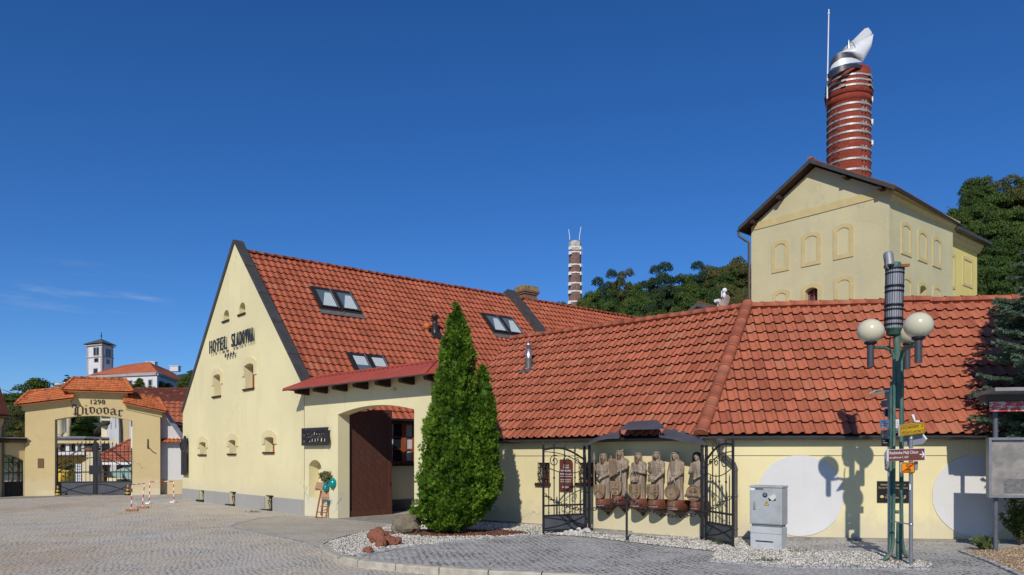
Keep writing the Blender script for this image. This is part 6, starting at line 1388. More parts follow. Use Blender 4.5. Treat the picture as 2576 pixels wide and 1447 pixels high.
m=MB(); m.prism([g.pt(.04,.14,.004),g.pt(.12,.08,.004),g.pt(.96,.86,.004),g.pt(.88,.94,.004)],Vector((0,-.002,0))); m.build('cancel_stripe',SRED,bk)
# backs of further signs on the same post, seen from behind
m=MB(); P=[px(*z5(*p),YS+.09) for p in ((548,812),(820,780),(878,850),(818,920),(550,955))]; m.prism(P,Vector((.0,.03,0))); s_=m.build('arrow_sign',SGRY,ST); m=MB(); m.prism([px(*z5(*p),YS+.085) for p in ((826,782),(878,848),(858,858),(815,800))],Vector((0,.02,0))); m.build('edge',SWHT,s_)
m=MB(); m.prism([px(*z5(*p),YS+.08) for p in ((600,625),(655,515),(702,620))],Vector((0,.025,0))); m.build('arrow_sign',EASEL,ST); m=MB(); m.prism([px(*z5(*p),YS+.05) for p in ((655,510),(690,500),(712,600),(702,615))],Vector((0,.03,0))); m.prism([px(*z5(*p),YS+.1) for p in ((715,590),(768,585),(774,606),(715,612))],Vector((0,.03,0))); m.build('arrow_sign',SWHT,ST)
m=MB(); m.prism([px(*z5(*p),YS+.06) for p in ((700,1165),(745,1165),(745,1275),(730,1295),(700,1295))],Vector((0,.03,0))); m.build('square_sign',SGRY,ST)
for v in (1319,1103): m=MB(); z=Zl(v,YS); m.lathe(Vector((SP.x,SP.y,z)),[(.035,-.02),(.041,-.02),(.041,.02),(.035,.02)],12); m.tube([Vector((SP.x-.03,SP.y,z)),Vector((X(2264,YS),YS+.35,z+.03))],.012,5) if v==1319 else None; m.build('clamp',STEEL,ST)
m=MB(); m.prism([px(2287.5,1218,YS-.037),px(2291,1218,YS-.038),px(2291,1233,YS-.038),px(2287.5,1233,YS-.037)],Vector((0,-.002,0))); m.build('sticker',SWHT,ST)
# walkers' signpost with a little roof
TP=gd(2236.5,1397); YT=TP.y
TT=thing('trail_signpost','pale steel trail post with small route plates and a little tilted metal roof','signpost',TP)
m=MB(); m.tube([TP-UP*.1,Vector((TP.x,TP.y,Zl(985,YT)))],.029,12); m.build('pole',M('galvanised_pole',(.42,.45,.49),.35,.08,5,metal=.4),TT)
m=MB(); c=px(2213,987,YT); 
m.prism([px(*z5(58,215),YT-.2),px(*z5(150,170),YT-.25),px(*z5(335,180),YT-.2),px(*z5(335,205),YT+.25),px(*z5(120,228),YT+.2)],UP*.02); m.build('roof',STEEL,TT)
m=MB(); m.prism([px(*z5(*p),YT-.03) for p in ((280,150),(345,150),(345,285),(300,285))],Vector((0,.05,0))); m.build('roof_bracket',SGRY,TT)
GP=M('route_plate_grey',(.27,.265,.25),.5,.1,8)
for pts,mat,txt,dot in ((((225,312),(352,290),(352,395),(228,412)),GP,('Býkovice','Lysice','Malý Chlum'),SRED),(((250,470),(282,420),(352,420),(352,538),(282,535)),GP,('Cerna',),None),(((210,577),(480,577),(480,690),(210,690)),SWHT,('Bořitov','Malá Lhota','Skalička'),None),(((225,728),(352,720),(352,812),(232,830)),GP,('Žernovník','Újezd'),SYEL),(((232,850),(350,848),(350,958),(236,955)),BLACK,('U Lípy','k pivovaru'),None)):
    m=MB(); Pq=[px(*z5(*p),YT-.045) for p in pts]; m.prism(Pq,Vector((0,.012,0))); pl=m.build('route_plate',mat,TT)
    if len(pts)==4:
        class G: pass
        g=G(); g.Q=Pq; g.pt=lambda a,b,d=0,Q=Pq:Q[3]+(Q[2]-Q[3])*a+(Q[0]-Q[3])*b+Vector((0,-d-.002,0))
        m=MB()
        for i,t in enumerate(txt): m.text(g,t,.12,.12+.055*len(t) if mat is not SWHT else .10+.03*len(t),.80-.25*i-.13,.80-.25*i+.03,0,.002)
        if mat is SWHT: 
            for i in range(3): m.text(g,('3 km','5 km','8 km')[i],.82,.96,.80-.25*i-.13,.80-.25*i+.03,0,.002)
        m.build('lettering',SWHT if mat is BLACK else BLACK,pl)
    else:
        m=MB(); m.prism([px(*z5(*p),YT-.048) for p in ((285,425),(320,425),(320,535),(285,530))],Vector((0,.002,0))); m.build('plate_mark',BLACK,pl)
    if dot: m=MB(); m.ball(px(*z5(pts[0][0]-4,(pts[0][1]+pts[3][1])/2),YT-.04),.02,5); m.build('route_mark',dot,pl)
m=MB(); m.prism([px(*z5(*p),YT-.05) for p in ((272,1050),(300,1010),(350,1010),(352,1290),(335,1308),(300,1305),(278,1280))],Vector((0,.012,0))); pl=m.build('route_plate',SGRY,TT)
m=MB()
for y in (1060,1110,1210,1260): m.prism([px(*z5(*p),YT-.053) for p in ((285,y),(300,y-8),(302,y+28),(287,y+34))],Vector((0,.002,0)))
m.build('plate_mark',BLACK,pl)

# ------------------------------------------------------------------ town notice board at the right edge
NB0=gd(2513,1389); NY=NB0.y
NB=thing('notice_board','large grey notice board on posts under a metal roof with a worn red header','notice board',NB0)
FN=Fr((X(2484,NY),NY+.05),(X(2484,NY)+2.6,NY-.38))
zn=lambda u,v,d=0: FN.uv(u,v,d)
s0,zt=zn(2487,1101); _,zb=zn(2487,1252); 
m=MB(); slab(m,FN,[(s0,zb),(s0+2.3,zb),(s0+2.3,zt),(s0,zt)],[[(s0+.05,zb+.05),(s0+2.25,zb+.05),(s0+2.25,zt-.05),(s0+.05,zt-.05)]],-.12,.02); m.build('frame',GREYM,NB)
BRD,nt_,bs=newmat('worn_board'); Pn=pos(nt_)
c=mixc(nt_,ramp(nt_,tex_noise(nt_,Pn,2.2,6,.65),.35,.7),(.20,.185,.165),(.34,.31,.28)); c=mixc(nt_,math_(nt_,'MULTIPLY',ramp(nt_,tex_noise(nt_,Pn,14,6,.75),.55,.7),.6),c,(.13,.12,.115)); c=mixc(nt_,math_(nt_,'MULTIPLY',ramp(nt_,tex_noise(nt_,Pn,3.1,4,.6),.58,.62),.5),c,(.17,.165,.17)); nt_.links.new(c,bs.inputs['Base Color']); bs.inputs['Roughness'].default_value=.35
m=MB(); m.fbox(FN,s0+.05,s0+2.25,zb+.05,zt-.05,-.10,-.05); m.build('panel',BRD,NB)
a=zn(2528,1250); b_=zn(2576,1205); m=MB(); m.fbox(FN,a[0],a[0]+.9,zb+.09,b_[1],-.049,-.046); m.build('faded_poster',M('faded_poster',(.15,.145,.14),.6,.3,14),NB)
for s_ in (zn(2513,1300)[0],s0+2.05):
    m=MB(); m.tube([FN.pt(s_,-.1,-.15),FN.pt(s_,zn(2513,1002)[1],-.15)],.048,12); m.build('post',M('board_post',(.115,.125,.15),.5,.15,5,metal=.2) if 'board_post' not in bpy.data.materials else bpy.data.materials['board_post'],NB)
RHD,nt_,bs=newmat('red_header'); Pn=pos(nt_); c=mixc(nt_,ramp(nt_,tex_noise(nt_,Pn,9,4,.6),.48,.58),(.48,.05,.05),(.72,.48,.40)); nt_.links.new(c,bs.inputs['Base Color']); bs.inputs['Roughness'].default_value=.5
h0=zn(2486,1036); h1=zn(2486,1012); m=MB(); m.fbox(FN,h0[0],h0[0]+2.3,h0[1],h1[1],.05,.09); hd=m.build('header',RHD,NB)
m=MB(); x=h0[0]+.12
while x<h0[0]+2.15:
    w_=random.uniform(.012,.05); z=h0[1]+(h1[1]-h0[1])*(.40+.06*random.random()); m.fbox(FN,x,x+w_,z,z+.022,.091,.093); x+=w_+random.uniform(.008,.05)
m.build('worn_marks',SWHT,hd)
r0=zn(2465,997,.5); m=MB(); zr=zn(2520,995,.2)[1]; m.prism([FN.pt(s0-.15,zr+.06,.62),FN.pt(s0-.15,zr+.13,.62),FN.pt(s0-.15,zr+.08,-.35),FN.pt(s0-.15,zr+.01,-.35)],FN.a*2.8); m.build('roof',M('board_roof',(.27,.27,.265),.45,.15,3,metal=.2),NB)
m=MB(); m.fbox(FN,s0-.1,s0+2.4,zr-.12,zr+.03,-.2,.05); m.build('roof_beam',DMET,NB)

# ------------------------------------------------------------------ boulders
def stone(u,v,rx,ry,rz,seed,mat,name,label,grp=None,sink=.3):
    c=gd(u,v); c=c+Vector((0,ry*.6,0)); m=MB(); m.rock(c+UP*(rz*(1-sink)),rx,ry,rz,seed,0,.42,12); o=m.build(name,mat,loc=c)
    return tag(o,label,'boulder' if rx>.2 else 'stone',grp)
stone(1022,1343,.36,.28,.30,41,STONE,'boulder','big grey brown boulder leaning against the foot of the thuja',None,.25)
stone(948,1368,.235,.18,.21,11,REDST,'boulder','tall rugged red sandstone block, the biggest of the red rocks',None,.3)
stone(982,1374,.22,.15,.14,17,REDST,'boulder','flat red sandstone slab lying right of the biggest red rock',None,.3)
stone(957,1378,.11,.09,.15,23,REDST,'boulder','small upright red sandstone piece in front of the biggest red rock',None,.3)
stone(925,1394,.11,.10,.09,29,REDST,'stone','lone small red stone by the kerb in the pale gravel')
for i,(u,v,r) in enumerate(((1425,1345,.075),(1437,1344,.09),(1448,1346,.085),(1456,1341,.10),(1446,1337,.09),(1462,1345,.09),(1467,1336,.10),(1476,1342,.11),(1482,1336,.10),(1413,1347,.06))):
    c=gd(u,v); m=MB(); m.rock(c+UP*(r*.55+(.08 if i in(4,6,8) else 0)),r,r*.8,r*.75,i*3.1,0,.4,7); tag(m.build('pale_stone',PALEST,loc=c),'fist sized pale stone heaped at the foot of the left niche post','stone','pale stones heaped by the niche post')

# ------------------------------------------------------------------ easel with cardboard arrows, flowers and balloons
def z6(x,y): return 772.8+x*.11577, 1146.3+y*.11577
YE=23.75; E0=gd(812,1304); YE=E0.y
ES=thing('easel','wooden easel leaning at the gateway wall','easel',E0)
for a,b in (((190,1355),(300,760)),((400,1380),(520,640))):
    m=MB(); m.tube([px(*z6(*a),YE),px(*z6(*b),YE+.35)],.028,6); m.build('leg',EASEL,ES)
m=MB(); m.tube([px(*z6(300,1300),YE+.33),px(*z6(380,600),YE+.38)],.025,6); m.build('leg',EASEL,ES)
for a,b,d in (((205,1225),(420,1240),.04),((190,1335),(400,1350),.0),((300,600),(520,610),.36),((290,1100),(480,1105),.12)):
    m=MB(); m.tube([px(*z6(*a),YE+d),px(*z6(*b),YE+d)],.016,6); m.build('crossbar',EASEL,ES)
for pts,lab,d in ((((205,572),(375,580),(320,770),(150,752)),'cardboard sign with a left arrow, tied high on the easel',.20),(((330,745),(535,765),(500,965),(280,935)),'cardboard sign hanging lower on the easel front',.10)):
    P=[px(*z6(*p),YE+d+(.03 if i>1 else .06)) for i,p in enumerate(pts)]; m=MB(); m.prism(P,Vector((0,.012,0))); o=tag(m.build('cardboard_sign',CARD,loc=P[3]),lab,'sign')
    Q=lambda x,y,P=P: P[3]+(P[2]-P[3])*x+(P[0]-P[3])*y+Vector((0,-.006,0)); m=MB()
    if d>.15: m.tube([Q(.75,.16),Q(.2,.16)],.008,4); m.tube([Q(.32,.26),Q(.2,.16),Q(.33,.08)],.008,4)
    else: m.tube([Q(.2,.15),Q(.85,.2)],.004,4); m.tube([Q(.55,.9),Q(.5,.75),Q(.53,.6)],.008,4)
    m.build('marking',BLACK,o)
for u,v,r,d,lab in ((*z6(572,608),.165,-.02,'larger turquoise balloon at the upper right of the easel'),(*z6(405,700),.115,.12,'smaller turquoise balloon behind the lower cardboard sign')):
    c=px(u,v,YE+d); m=MB(); m.lathe(c,[(.001,-r*1.12),(r*.35,-r*1.0),(r*.75,-r*.7),(r*.97,-r*.2),(r,r*.15),(r*.85,r*.62),(r*.5,r*.95),(.001,r*1.08)],20); m.lathe(c-UP*r*1.12,[(.001,.02),(.03,-.03),(.001,-.03)],8); tag(m.build('balloon',TEAL,loc=c),lab,'balloon')
m=MB(); random.seed(5)
for k in range(420):
    x=random.gauss(420,75); y=random.gauss(450,55); x=min(610,max(200,x)); 
    if y<330+abs(x-420)*.25: y=330+abs(x-420)*.3+random.random()*60
    c=px(*z6(x,y),YE+.15+random.gauss(0,.10)); a=Vector((random.gauss(0,1),random.gauss(0,1),random.gauss(0,1))).normalized()*.045; b=a.cross(Vector((random.random(),-1,random.random()))).normalized()*.026
    m.add([c-a,c+b,c+a,c-b],[(0,1,2,3)],random.choice((0,0,0,0,0,0,1,2)))
tag(m.build('flower_bouquet',[WEED,M('orange_petal',(.45,.13,.04),.7,.2,9),M('teal_ribbon',(.02,.16,.15),.6,.2,9)],loc=px(*z6(420,500),YE+.15),attr=True),'bouquet of pale green leaves and orange flowers on top of the easel','bouquet')
m=MB()
for k in range(60):
    c=px(*z6(random.gauss(470,30),random.gauss(1020,35)),YE+.12+random.gauss(0,.04)); a=Vector((random.gauss(0,1),random.gauss(0,1),random.gauss(0,1))).normalized()*.04; b=a.cross(Vector((random.random(),-1,.2))).normalized()*.016; m.add([c-a,c+b,c+a,c-b],[(0,1,2,3)])
m.build('ribbon_tuft',bpy.data.materials['teal_ribbon'],ES)

# ------------------------------------------------------------------ red and white barriers
def barrier(ft,tp,label,wood):
    (l0,l1),(r0,r1)=ft; T=thing('barrier',label,'barrier',(l0+r0)/2,'red and white tube barriers in the yard')
    path=[l0,l1,r1,r0]
    for a,b in ((l0,l1),(r0,r1)):
        m=MB(); N=7
        for i in range(N): m.tube([a.lerp(b,i/N),a.lerp(b,(i+1)/N)],.019,8,i%2)
        m.build('leg',[PAINTW,SRED],T)
    m=MB(); N=5
    for i in range(N): m.tube([l1.lerp(r1,i/N),l1.lerp(r1,(i+1)/N)],.018,8,(i+1)%2)
    m.build('rail',[PAINTW,SRED],T)
    for p in (l0,r0):
        m=MB()
        if wood: m.box(p+UP*.045+Vector((.03,0,0)),Vector((.21,.02,0)),Vector((-.005,.06,0)),UP*.035)
        else: m.box(p+UP*.035,Vector((.10,-.03,0)),Vector((.03,.14,0)),UP*.03)
        m.build('foot',M('foot_wood',(.36,.15,.07),.8,.2,6) if wood and 'foot_wood' not in bpy.data.materials else (bpy.data.materials['foot_wood'] if wood else SWHT),T)
def z7(x,y): return 322.0+x*.089,1184.9+y*.089
a=gd(*z7(90,1140)); b=gd(*z7(400,1060)); barrier(((a,px(*z7(120,392),a.y)),(b,px(*z7(468,352),b.y))),None,'leaning red and white barrier on two wooden feet, nearer the street',True)
a=gd(*z7(605,930)); b=gd(*z7(1300,895)); barrier(((a,px(*z7(612,312),a.y)),(b,px(*z7(1285,292),b.y))),None,'upright red and white barrier with white feet beside the gate pier',False)
# painted arrow on the cobbles
m=MB()
def gq(pts): m.prism([gd(*z7(*p),.004) for p in pts],(0,0,.004))
gq([(140,925),(270,868),(345,868),(230,925),(320,975),(250,968)])
for y0,xa,xb in ((880,300,900),(905,420,1200),(925,700,1380),(945,330,620),(957,770,1010),(850,640,1010),(870,1080,1200)): gq([(xa,y0),(xb,y0-20),(xb,y0-10),(xa,y0+10)])
tag(m.build('road_marking',M('worn_road_paint',(.56,.55,.52),.8,.12,12)),kind='structure')

# ------------------------------------------------------------------ brewery gateway on the left
g0=gd(63,1250.5); g1=gd(403,1244.5); FV=Fr(g0,g1); WV=FV.L
PV=thing('brewery_gateway','ochre brewery gateway with stepped orange tiled coping and lettered arch','gateway',FV.pt(WV/2,0))
zf=lambda u,v,d=0: FV.uv(u,v,d)
a0=zf(138,1200)[0]; a1=zf(333,1200)[0]; zs0=zf(139,1054)[1]; zs1=zf(333,1061)[1]; zap=zf(238,1046)[1]; zs=(zs0+zs1)/2
cL=zf(182,1000)[0]; cR=zf(313,1000)[0]; zl=zf(62,1021)[1]; zlc=zf(180,1005)[1]; zct=zf(185,984)[1]; zr=zf(403,1037)[1]; zrc=zf(315,1016)[1]
A_=arch(a0,a1,-.1,zs,zap,14); op=[(a0,-.1),(a0,zs)]+list(reversed(A_[3:-1]))+[(a1,zs),(a1,-.1)]
outl=[(0,-.1)]+op+[(WV,-.1),(WV,zr),(cR+.05,zrc),(cR,zct),(cL,zct),(cL-.05,zlc),(0,zl)]
m=MB()
for d in (0,-.7): holed(m,FV,outl,[],d,0)
for P,Q in zip(op[:-1],op[1:]): m.add([FV.pt(*P,0),FV.pt(*Q,0),FV.pt(*Q,-.7),FV.pt(*P,-.7)],[(0,1,2,3)])
top=[(WV,-.1),(WV,zr),(cR+.05,zrc),(cR,zct),(cL,zct),(cL-.05,zlc),(0,zl),(0,-.1)]
for P,Q in zip(top[:-1],top[1:]): m.add([FV.pt(*P,0),FV.pt(*Q,0),FV.pt(*Q,-.7),FV.pt(*P,-.7)],[(0,1,2,3)])
m.build('wall',OCH,PV)
m=MB(); m.fbox(FV,.5,a0-.0,-.05,.28,-.1,.05); m.fbox(FV,a1+.03,WV,-.05,.32,-.1,.04); m.build('plinth',CREAM,PV)
m=MB()   # cavetto cornice below the tiles
for x0,x1,za_,zb_ in ((-.1,cL-.05,zl,zlc),(cL-.15,cR+.15,zct,zct),(cR+.05,WV+.1,zrc,zr)):
    for k in range(5):
        t0=k/5; d=.05+.28*t0**1.6; m.prism([FV.pt(x0,za_-.28+.30*t0,.0),FV.pt(x1,zb_-.28+.30*t0,.0),FV.pt(x1,zb_-.28+.30*(t0+.2),.0),FV.pt(x0,za_-.28+.30*(t0+.2),.0)],FV.n*d)
m.build('cornice',OCH,PV)
SCAL=[(i/6,.012*math.sin(math.pi*i/6)) for i in range(6)]
def coping(x0,x1,z0,z1,hip0,hip1,rise,d0=.38,back=True):
    e=(FV.pt(x1,z1)-FV.pt(x0,z0)); L=e.length; e.normalize(); s=(-FV.n*(d0+.35)+UP*rise); Ls=s.length; s.normalize(); n=e.cross(s); n=n if n.z>0 else -n
    O=FV.pt(x0,z0,d0); cl=[]
    if hip0: 
        hd=(e*.45+s*Ls).normalized(); cl.append((O,(n.cross(hd)) if n.cross(hd).dot(e)<0 else -n.cross(hd)))
    if hip1:
        hd=(-e*.45+s*Ls).normalized(); q=n.cross(hd); cl.append((O+e*L,q if q.dot(e)>0 else -q))
    tiled('coping_tiles',PV,TILEO,O+n*.02,e,s,n,L,Ls,.17,.155,SCAL,.03,.025,cl,TILEO,.004)
    r0=O+s*Ls+e*(.45 if hip0 else 0); r1=O+s*Ls+e*(L-(.45 if hip1 else 0))
    m=MB(); ridge_caps(m,r0+UP*.02,r1+UP*.02,.10,.36)
    if hip0: ridge_caps(m,O+e*.02+UP*.04,r0+UP*.04,.09,.30)
    if hip1: ridge_caps(m,O+e*(L-.02)+UP*.04,r1+UP*.04,.09,.30)
    m.build('ridge_tiles',TILEO,PV)
    m=MB(); m.prism([O-n*.03,O+e*L-n*.03,r1-n*.03,r0-n*.03],-UP*.04); bk=[FV.pt(x0,z0,-1.05),FV.pt(x1,z1,-1.05)]
    m.add([bk[0],bk[1],r1,r0],[(0,1,2,3)]); m.add([O-n*.03,bk[0],r0],[(0,1,2)]); m.add([O+e*L-n*.03,bk[1],r1],[(0,1,2)]); m.add([O-n*.03,O+e*L-n*.03,bk[1],bk[0]],[(0,1,2,3)]); m.build('coping_bed',TILEO,PV)
rs=.62
coping(-.35,cL+.05,zl+.02,zlc+.05,True,False,rs); coping(cR-.05,WV+.35,zrc+.05,zr+.02,False,True,rs); coping(cL-.45,cR+.45,zct+.02,zct+.02,True,True,.68,.42)
# lettering: year and blackletter word drawn with a broad nib
s0,zb=zf(228,1016.5); s1,zt=zf(264.5,1005.5); lt=thing('gateway_lettering','dark year and blackletter brewery word on the ochre arch','sign',FV.pt(s0,zb,0))
INK=M('letter_brown',(.035,.022,.025),.6,.15,6)
m=MB(); m.text(FV,'1298',s0,s1,zb,zf(246,1005.5)[1],.002,.03); m.build('year',INK,lt)
GLY={'P':([[(-.25,1.25),(-.1,1.65),(.15,1.62),(.22,1.35),(.1,1.2)],[(-.15,1.7),(.35,1.35),(.35,-.35)],[(.35,1.25),(.62,1.62),(.92,1.3),(.92,.3),(.62,.0),(.35,.2)],[(-.1,.25),(.15,.35),(.6,.0)],[(.1,.0),(.1,1.2)]],1.1),
 'i':([[(.05,.85),(.18,1.0),(.18,.15),(.3,.0),(.42,.12)],[(.15,1.38),(.22,1.45)]],.55),
 'v':([[(.0,.85),(.13,1.0),(.13,.2),(.32,.0),(.56,.2),(.56,.8),(.36,1.0),(.25,.9)]],.78),
 'o':([[(.34,1.0),(.08,.8),(.08,.2),(.3,.0),(.56,.2),(.56,.8),(.34,1.0)]],.78),
 'a':([[(.1,.85),(.3,1.0),(.52,.85),(.52,.14),(.64,.0),(.74,.1)],[(.5,.58),(.12,.42),(.1,.14),(.26,.0),(.5,.2)]],.88),
 'r':([[(.02,.86),(.18,1.0),(.18,.08),(.30,-.02),(.42,.1)],[(.18,.78),(.42,1.02),(.56,.86)],[(.05,.1),(.18,.2)]],.6)}
word='Pivovar'; tot=sum(GLY[ch][1] for ch in word); w0=zf(187,1046)[0]; w1=zf(309,1046)[0]; kx=(w1-w0)/tot; x=0
zB=[zf(u,v)[1] for u,v in ((195,1045),(220,1042.5),(240,1040),(258,1041.5),(275,1041),(290,1043.5),(303,1047))]; kz=zf(240,1025.5)[1]-zf(240,1041)[1]
kk=0
for i,ch in enumerate(word):
    m=MB(); nb=Vector((.085*math.cos(R(38)),.085*math.sin(R(38))*1.0,0))
    for st in GLY[ch][0]:
        for p,q in zip(st[:-1],st[1:]):
            kk+=1; P=[(p[0]-nb.x,p[1]-nb.y),(p[0]+nb.x,p[1]+nb.y),(q[0]+nb.x,q[1]+nb.y),(q[0]-nb.x,q[1]-nb.y)]
            m.fprism(FV,[(w0+(x+a)*kx,zB[i]+b*kz) for a,b in P],.004,.03+.0006*(kk%23))
    m.build('letter',INK,lt); x+=GLY[ch][1]
# plaque and lantern hook
s_,z1=zf(95,1153.5); s2,z0=zf(110,1177); m=MB(); m.fbox(FV,s_,s2,z0,z1,0,.03); tag(m.build('bronze_plaque',M('bronze_plaque',(.17,.085,.05),.5,.15,8),loc=FV.pt(s_,z0),bev=.006),'small bronze plaque on the left pier of the brewery gateway','plaque')
s_,z_=zf(372,1124); m=MB(); m.tube([FV.pt(s_,z_,0),FV.pt(s_,z_+.02,.35),FV.pt(s_+.05,z_+.05,.5)],.03,6); m.tube([FV.pt(s_,z_+.4,.02),FV.pt(s_,z_-.1,.02)],.03,6); tag(m.build('wall_bracket',IRON,loc=FV.pt(s_,z_)),'short iron bracket on the right pier of the brewery gateway','bracket')
# bell shaped wheel guards at both jambs
for s_,lab in ((a0+.15,'black and yellow striped wheel guard at the left jamb of the brewery gate'),(a1-.2,'black and yellow striped wheel guard at the right jamb of the brewery gate')):
    m=MB()
    for k in range(6): m.lathe(FV.pt(s_,.0,.10),[(.15-.02*k,.085*k),(.145-.02*(k+1),.085*(k+1))],14,k%2)
    m.ball(FV.pt(s_,.5,.10),.05,6,1); tag(m.build('wheel_guard',[BLACK,SYEL],loc=FV.pt(s_,0,.12)),lab,'wheel guard')
# double iron gate
DG=thing('iron_gate','closed double black iron gate with arched top rails in the brewery gateway','gate',FV.pt((a0+a1)/2,0,-.35))
d=-.35; zp=zf(190,1213,d)[1]; zr1=zf(190,1188,d)[1]; ztop=zf(160,1122,d)[1]; mid=(a0+a1)/2
m=MB(); m.fbox(FV,mid-.06,mid+.06,.02,zf(240,1110,d)[1]+.1,d-.05,d+.05); m.fbox(FV,mid-.28,mid+.25,zr1-.12,zr1+.35,d-.04,d+.045); m.build('lock_post',IRON,DG)
for x0,x1,sg in ((a0+.04,mid-.06,1),(mid+.06,a1-.04,-1)):
    L=x1-x0; lf=MB()
    for x in (x0,x1-.05): lf.fbox(FV,x,x+.05,.04,ztop+(.2 if (x>x0+.1)==(sg>0) else -.1),d-.03,d+.03)
    lf.fbox(FV,x0,x1,zr1-.03,zr1+.03,d-.02,d+.02); lf.fbox(FV,x0,x1,zp-.03,zp+.03,d-.025,d+.025); lf.fbox(FV,x0,x1,ztop-.30,ztop-.26,d-.02,d+.02)
    f=lambda t:(t if sg>0 else 1-t)
    lf.tube([FV.pt(x0+L*t,ztop-1.05+1.05*math.sin(f(t)*math.pi/2),d) for t in np.linspace(0,1,14)],.03,6)
    lf.tube([FV.pt(x0+L*t,ztop-1.35+.75*math.sin(f(t)*math.pi/2),d) for t in np.linspace(.12,1,14)],.022,6)
    lf=lf.build('gate_leaf',IRON,DG)
    m=MB(); m.fbox(FV,x0+.05,x1-.05,.05,zp-.03,d-.015,d+.01); pn=m.build('panel',IRONP,lf)
    m=MB(); m.tube([FV.pt(x0+L*t,.08+(zp-.2)*math.sin(f(t)*math.pi/2),d+.03) for t in np.linspace(0,1,12)],.016,5); m.tube([FV.pt(x0+L*t,zp-.12-(zp-.2)*math.sin(f(t)*math.pi/2),d+.03) for t in np.linspace(0,1,12)],.016,5); m.build('ornament',IRON,pn)
    n=9
    for i in range(1,n):
        s_=x0+L*i/n; zt=ztop-.0+.35*math.sin(f(i/n)*math.pi/2)-.2; m=MB(); m.tube([FV.pt(s_,zp,d),FV.pt(s_,zt,d)],.014,5); m.tube([FV.pt(s_,zt,d),FV.pt(s_,zt+.05,d),FV.pt(s_,zt+.17,d)],[.014,.03,.003],5); m.ball(FV.pt(s_,zr1+.9,d),.03,4); m.build('gate_bar',IRON,lf)
    m=MB()
    for cx_,r_ in ((.62,.17),(.8,.13),(.42,.13)):
        cx2=f(cx_); m.tube([FV.pt(x0+L*cx2+sg*r_*(1-k/20*.8)*math.cos(.9+k*.42),ztop-.62+r_*(1-k/20*.8)*math.sin(.9+k*.42),d+.02) for k in range(20)],.014,5)
    m.build('scrollwork',IRON,lf)
# low wall and side gate left of the gateway
c0=gd(-90,1256); FW=Fr(c0,FV.pt(0,0,-.1)); zw=FW.uv(20,1114)[1]; Lw=FW.L
SG=thing('side_gate_wall','low ochre wall with an arched side gate at the left edge','wall',FW.pt(Lw/2,0))
so0=FW.uv(-60,1200)[0]; so1=FW.uv(60.5,1200)[0]; zsp=FW.uv(50,1160)[1]; zap=FW.uv(5,1142)[1]
A_=arch(so0,so1,-.1,zsp,zap,12); op=[(so0,-.1),(so0,zsp)]+list(reversed(A_[3:-1]))+[(so1,zsp),(so1,-.1)]
m=MB(); holed(m,FW,[(0,-.1)]+op+[(Lw,-.1),(Lw,zw),(0,zw)],[],0,0)
for P,Q in zip(op[:-1],op[1:]): m.add([FW.pt(*P,0),FW.pt(*Q,0),FW.pt(*Q,-.4),FW.pt(*P,-.4)],[(0,1,2,3)])
m.build('wall',OCH,SG)
m=MB(); m.fbox(FW,-.2,Lw-.02,zw,zw+.22,-.5,.25); m.build('coping',DWOOD,SG); m=MB(); m.fbox(FW,-.2,Lw-.02,zw+.22,zw+.27,-.55,.32); m.build('coping_sheet',GREYM,SG)
m=MB(); m.fbox(FW,so0,so1,.03,FW.uv(20,1212)[1],-.22,-.19); m.build('panel',BLACK,SG)
for i in range(11):
    s_=so0+(so1-so0)*i/10; m=MB(); m.tube([FW.pt(s_,0,-.2),FW.pt(s_,zsp+.2,-.2)],.016,5); m.build('gate_bar',IRON,SG)
m=MB(); m.fbox(FW,so0,so1,1.2,1.25,-.215,-.18); m.fbox(FW,so0,so1,zsp-.1,zsp-.05,-.215,-.18); m.build('gate_rail',IRON,SG)
tag(MB().fbox(FW,-3,Lw+3,-.02,.045,.0,1.5).build('footway',CONC),kind='structure')

# ------------------------------------------------------------------ house at the extreme left edge
HL=thing('street_house','ochre house with dark eaves cut by the left edge of the picture','building',px(-40,1150,33)); HL.location.z=0; WL[HL.name_full].z=0
FHl=Fr((px(-260,0,31).x,31.0),(px(9,0,36).x,36.0)); ze=FHl.uv(10,1048)[1]
m=MB(); m.fprism(FHl,[(0,-.1),(FHl.L,-.1),(FHl.L,ze),(0,ze)],-8,0); m.build('wall',OCH,HL)
tp=px(-30,880,38.2)
m=MB(); m.prism([FHl.pt(FHl.L+.15,ze-.1,.16),FHl.pt(FHl.L+.15,ze+.1,.16),Vector((tp.x,tp.y,tp.z)),Vector((tp.x,tp.y,tp.z-.3))],-FHl.a*7); m.build('roof',TILEB,HL)
m=MB(); gutter(m,FHl.pt(FHl.L+.15,ze,.22),FHl.pt(0,ze,.22),.08); m.tube([FHl.pt(FHl.L+.1,ze-.05,.22),FHl.pt(FHl.L-.1,ze-.5,.1),FHl.pt(FHl.L-.1,-.1,.08)],.05,6); m.build('gutter',PIPE,HL)

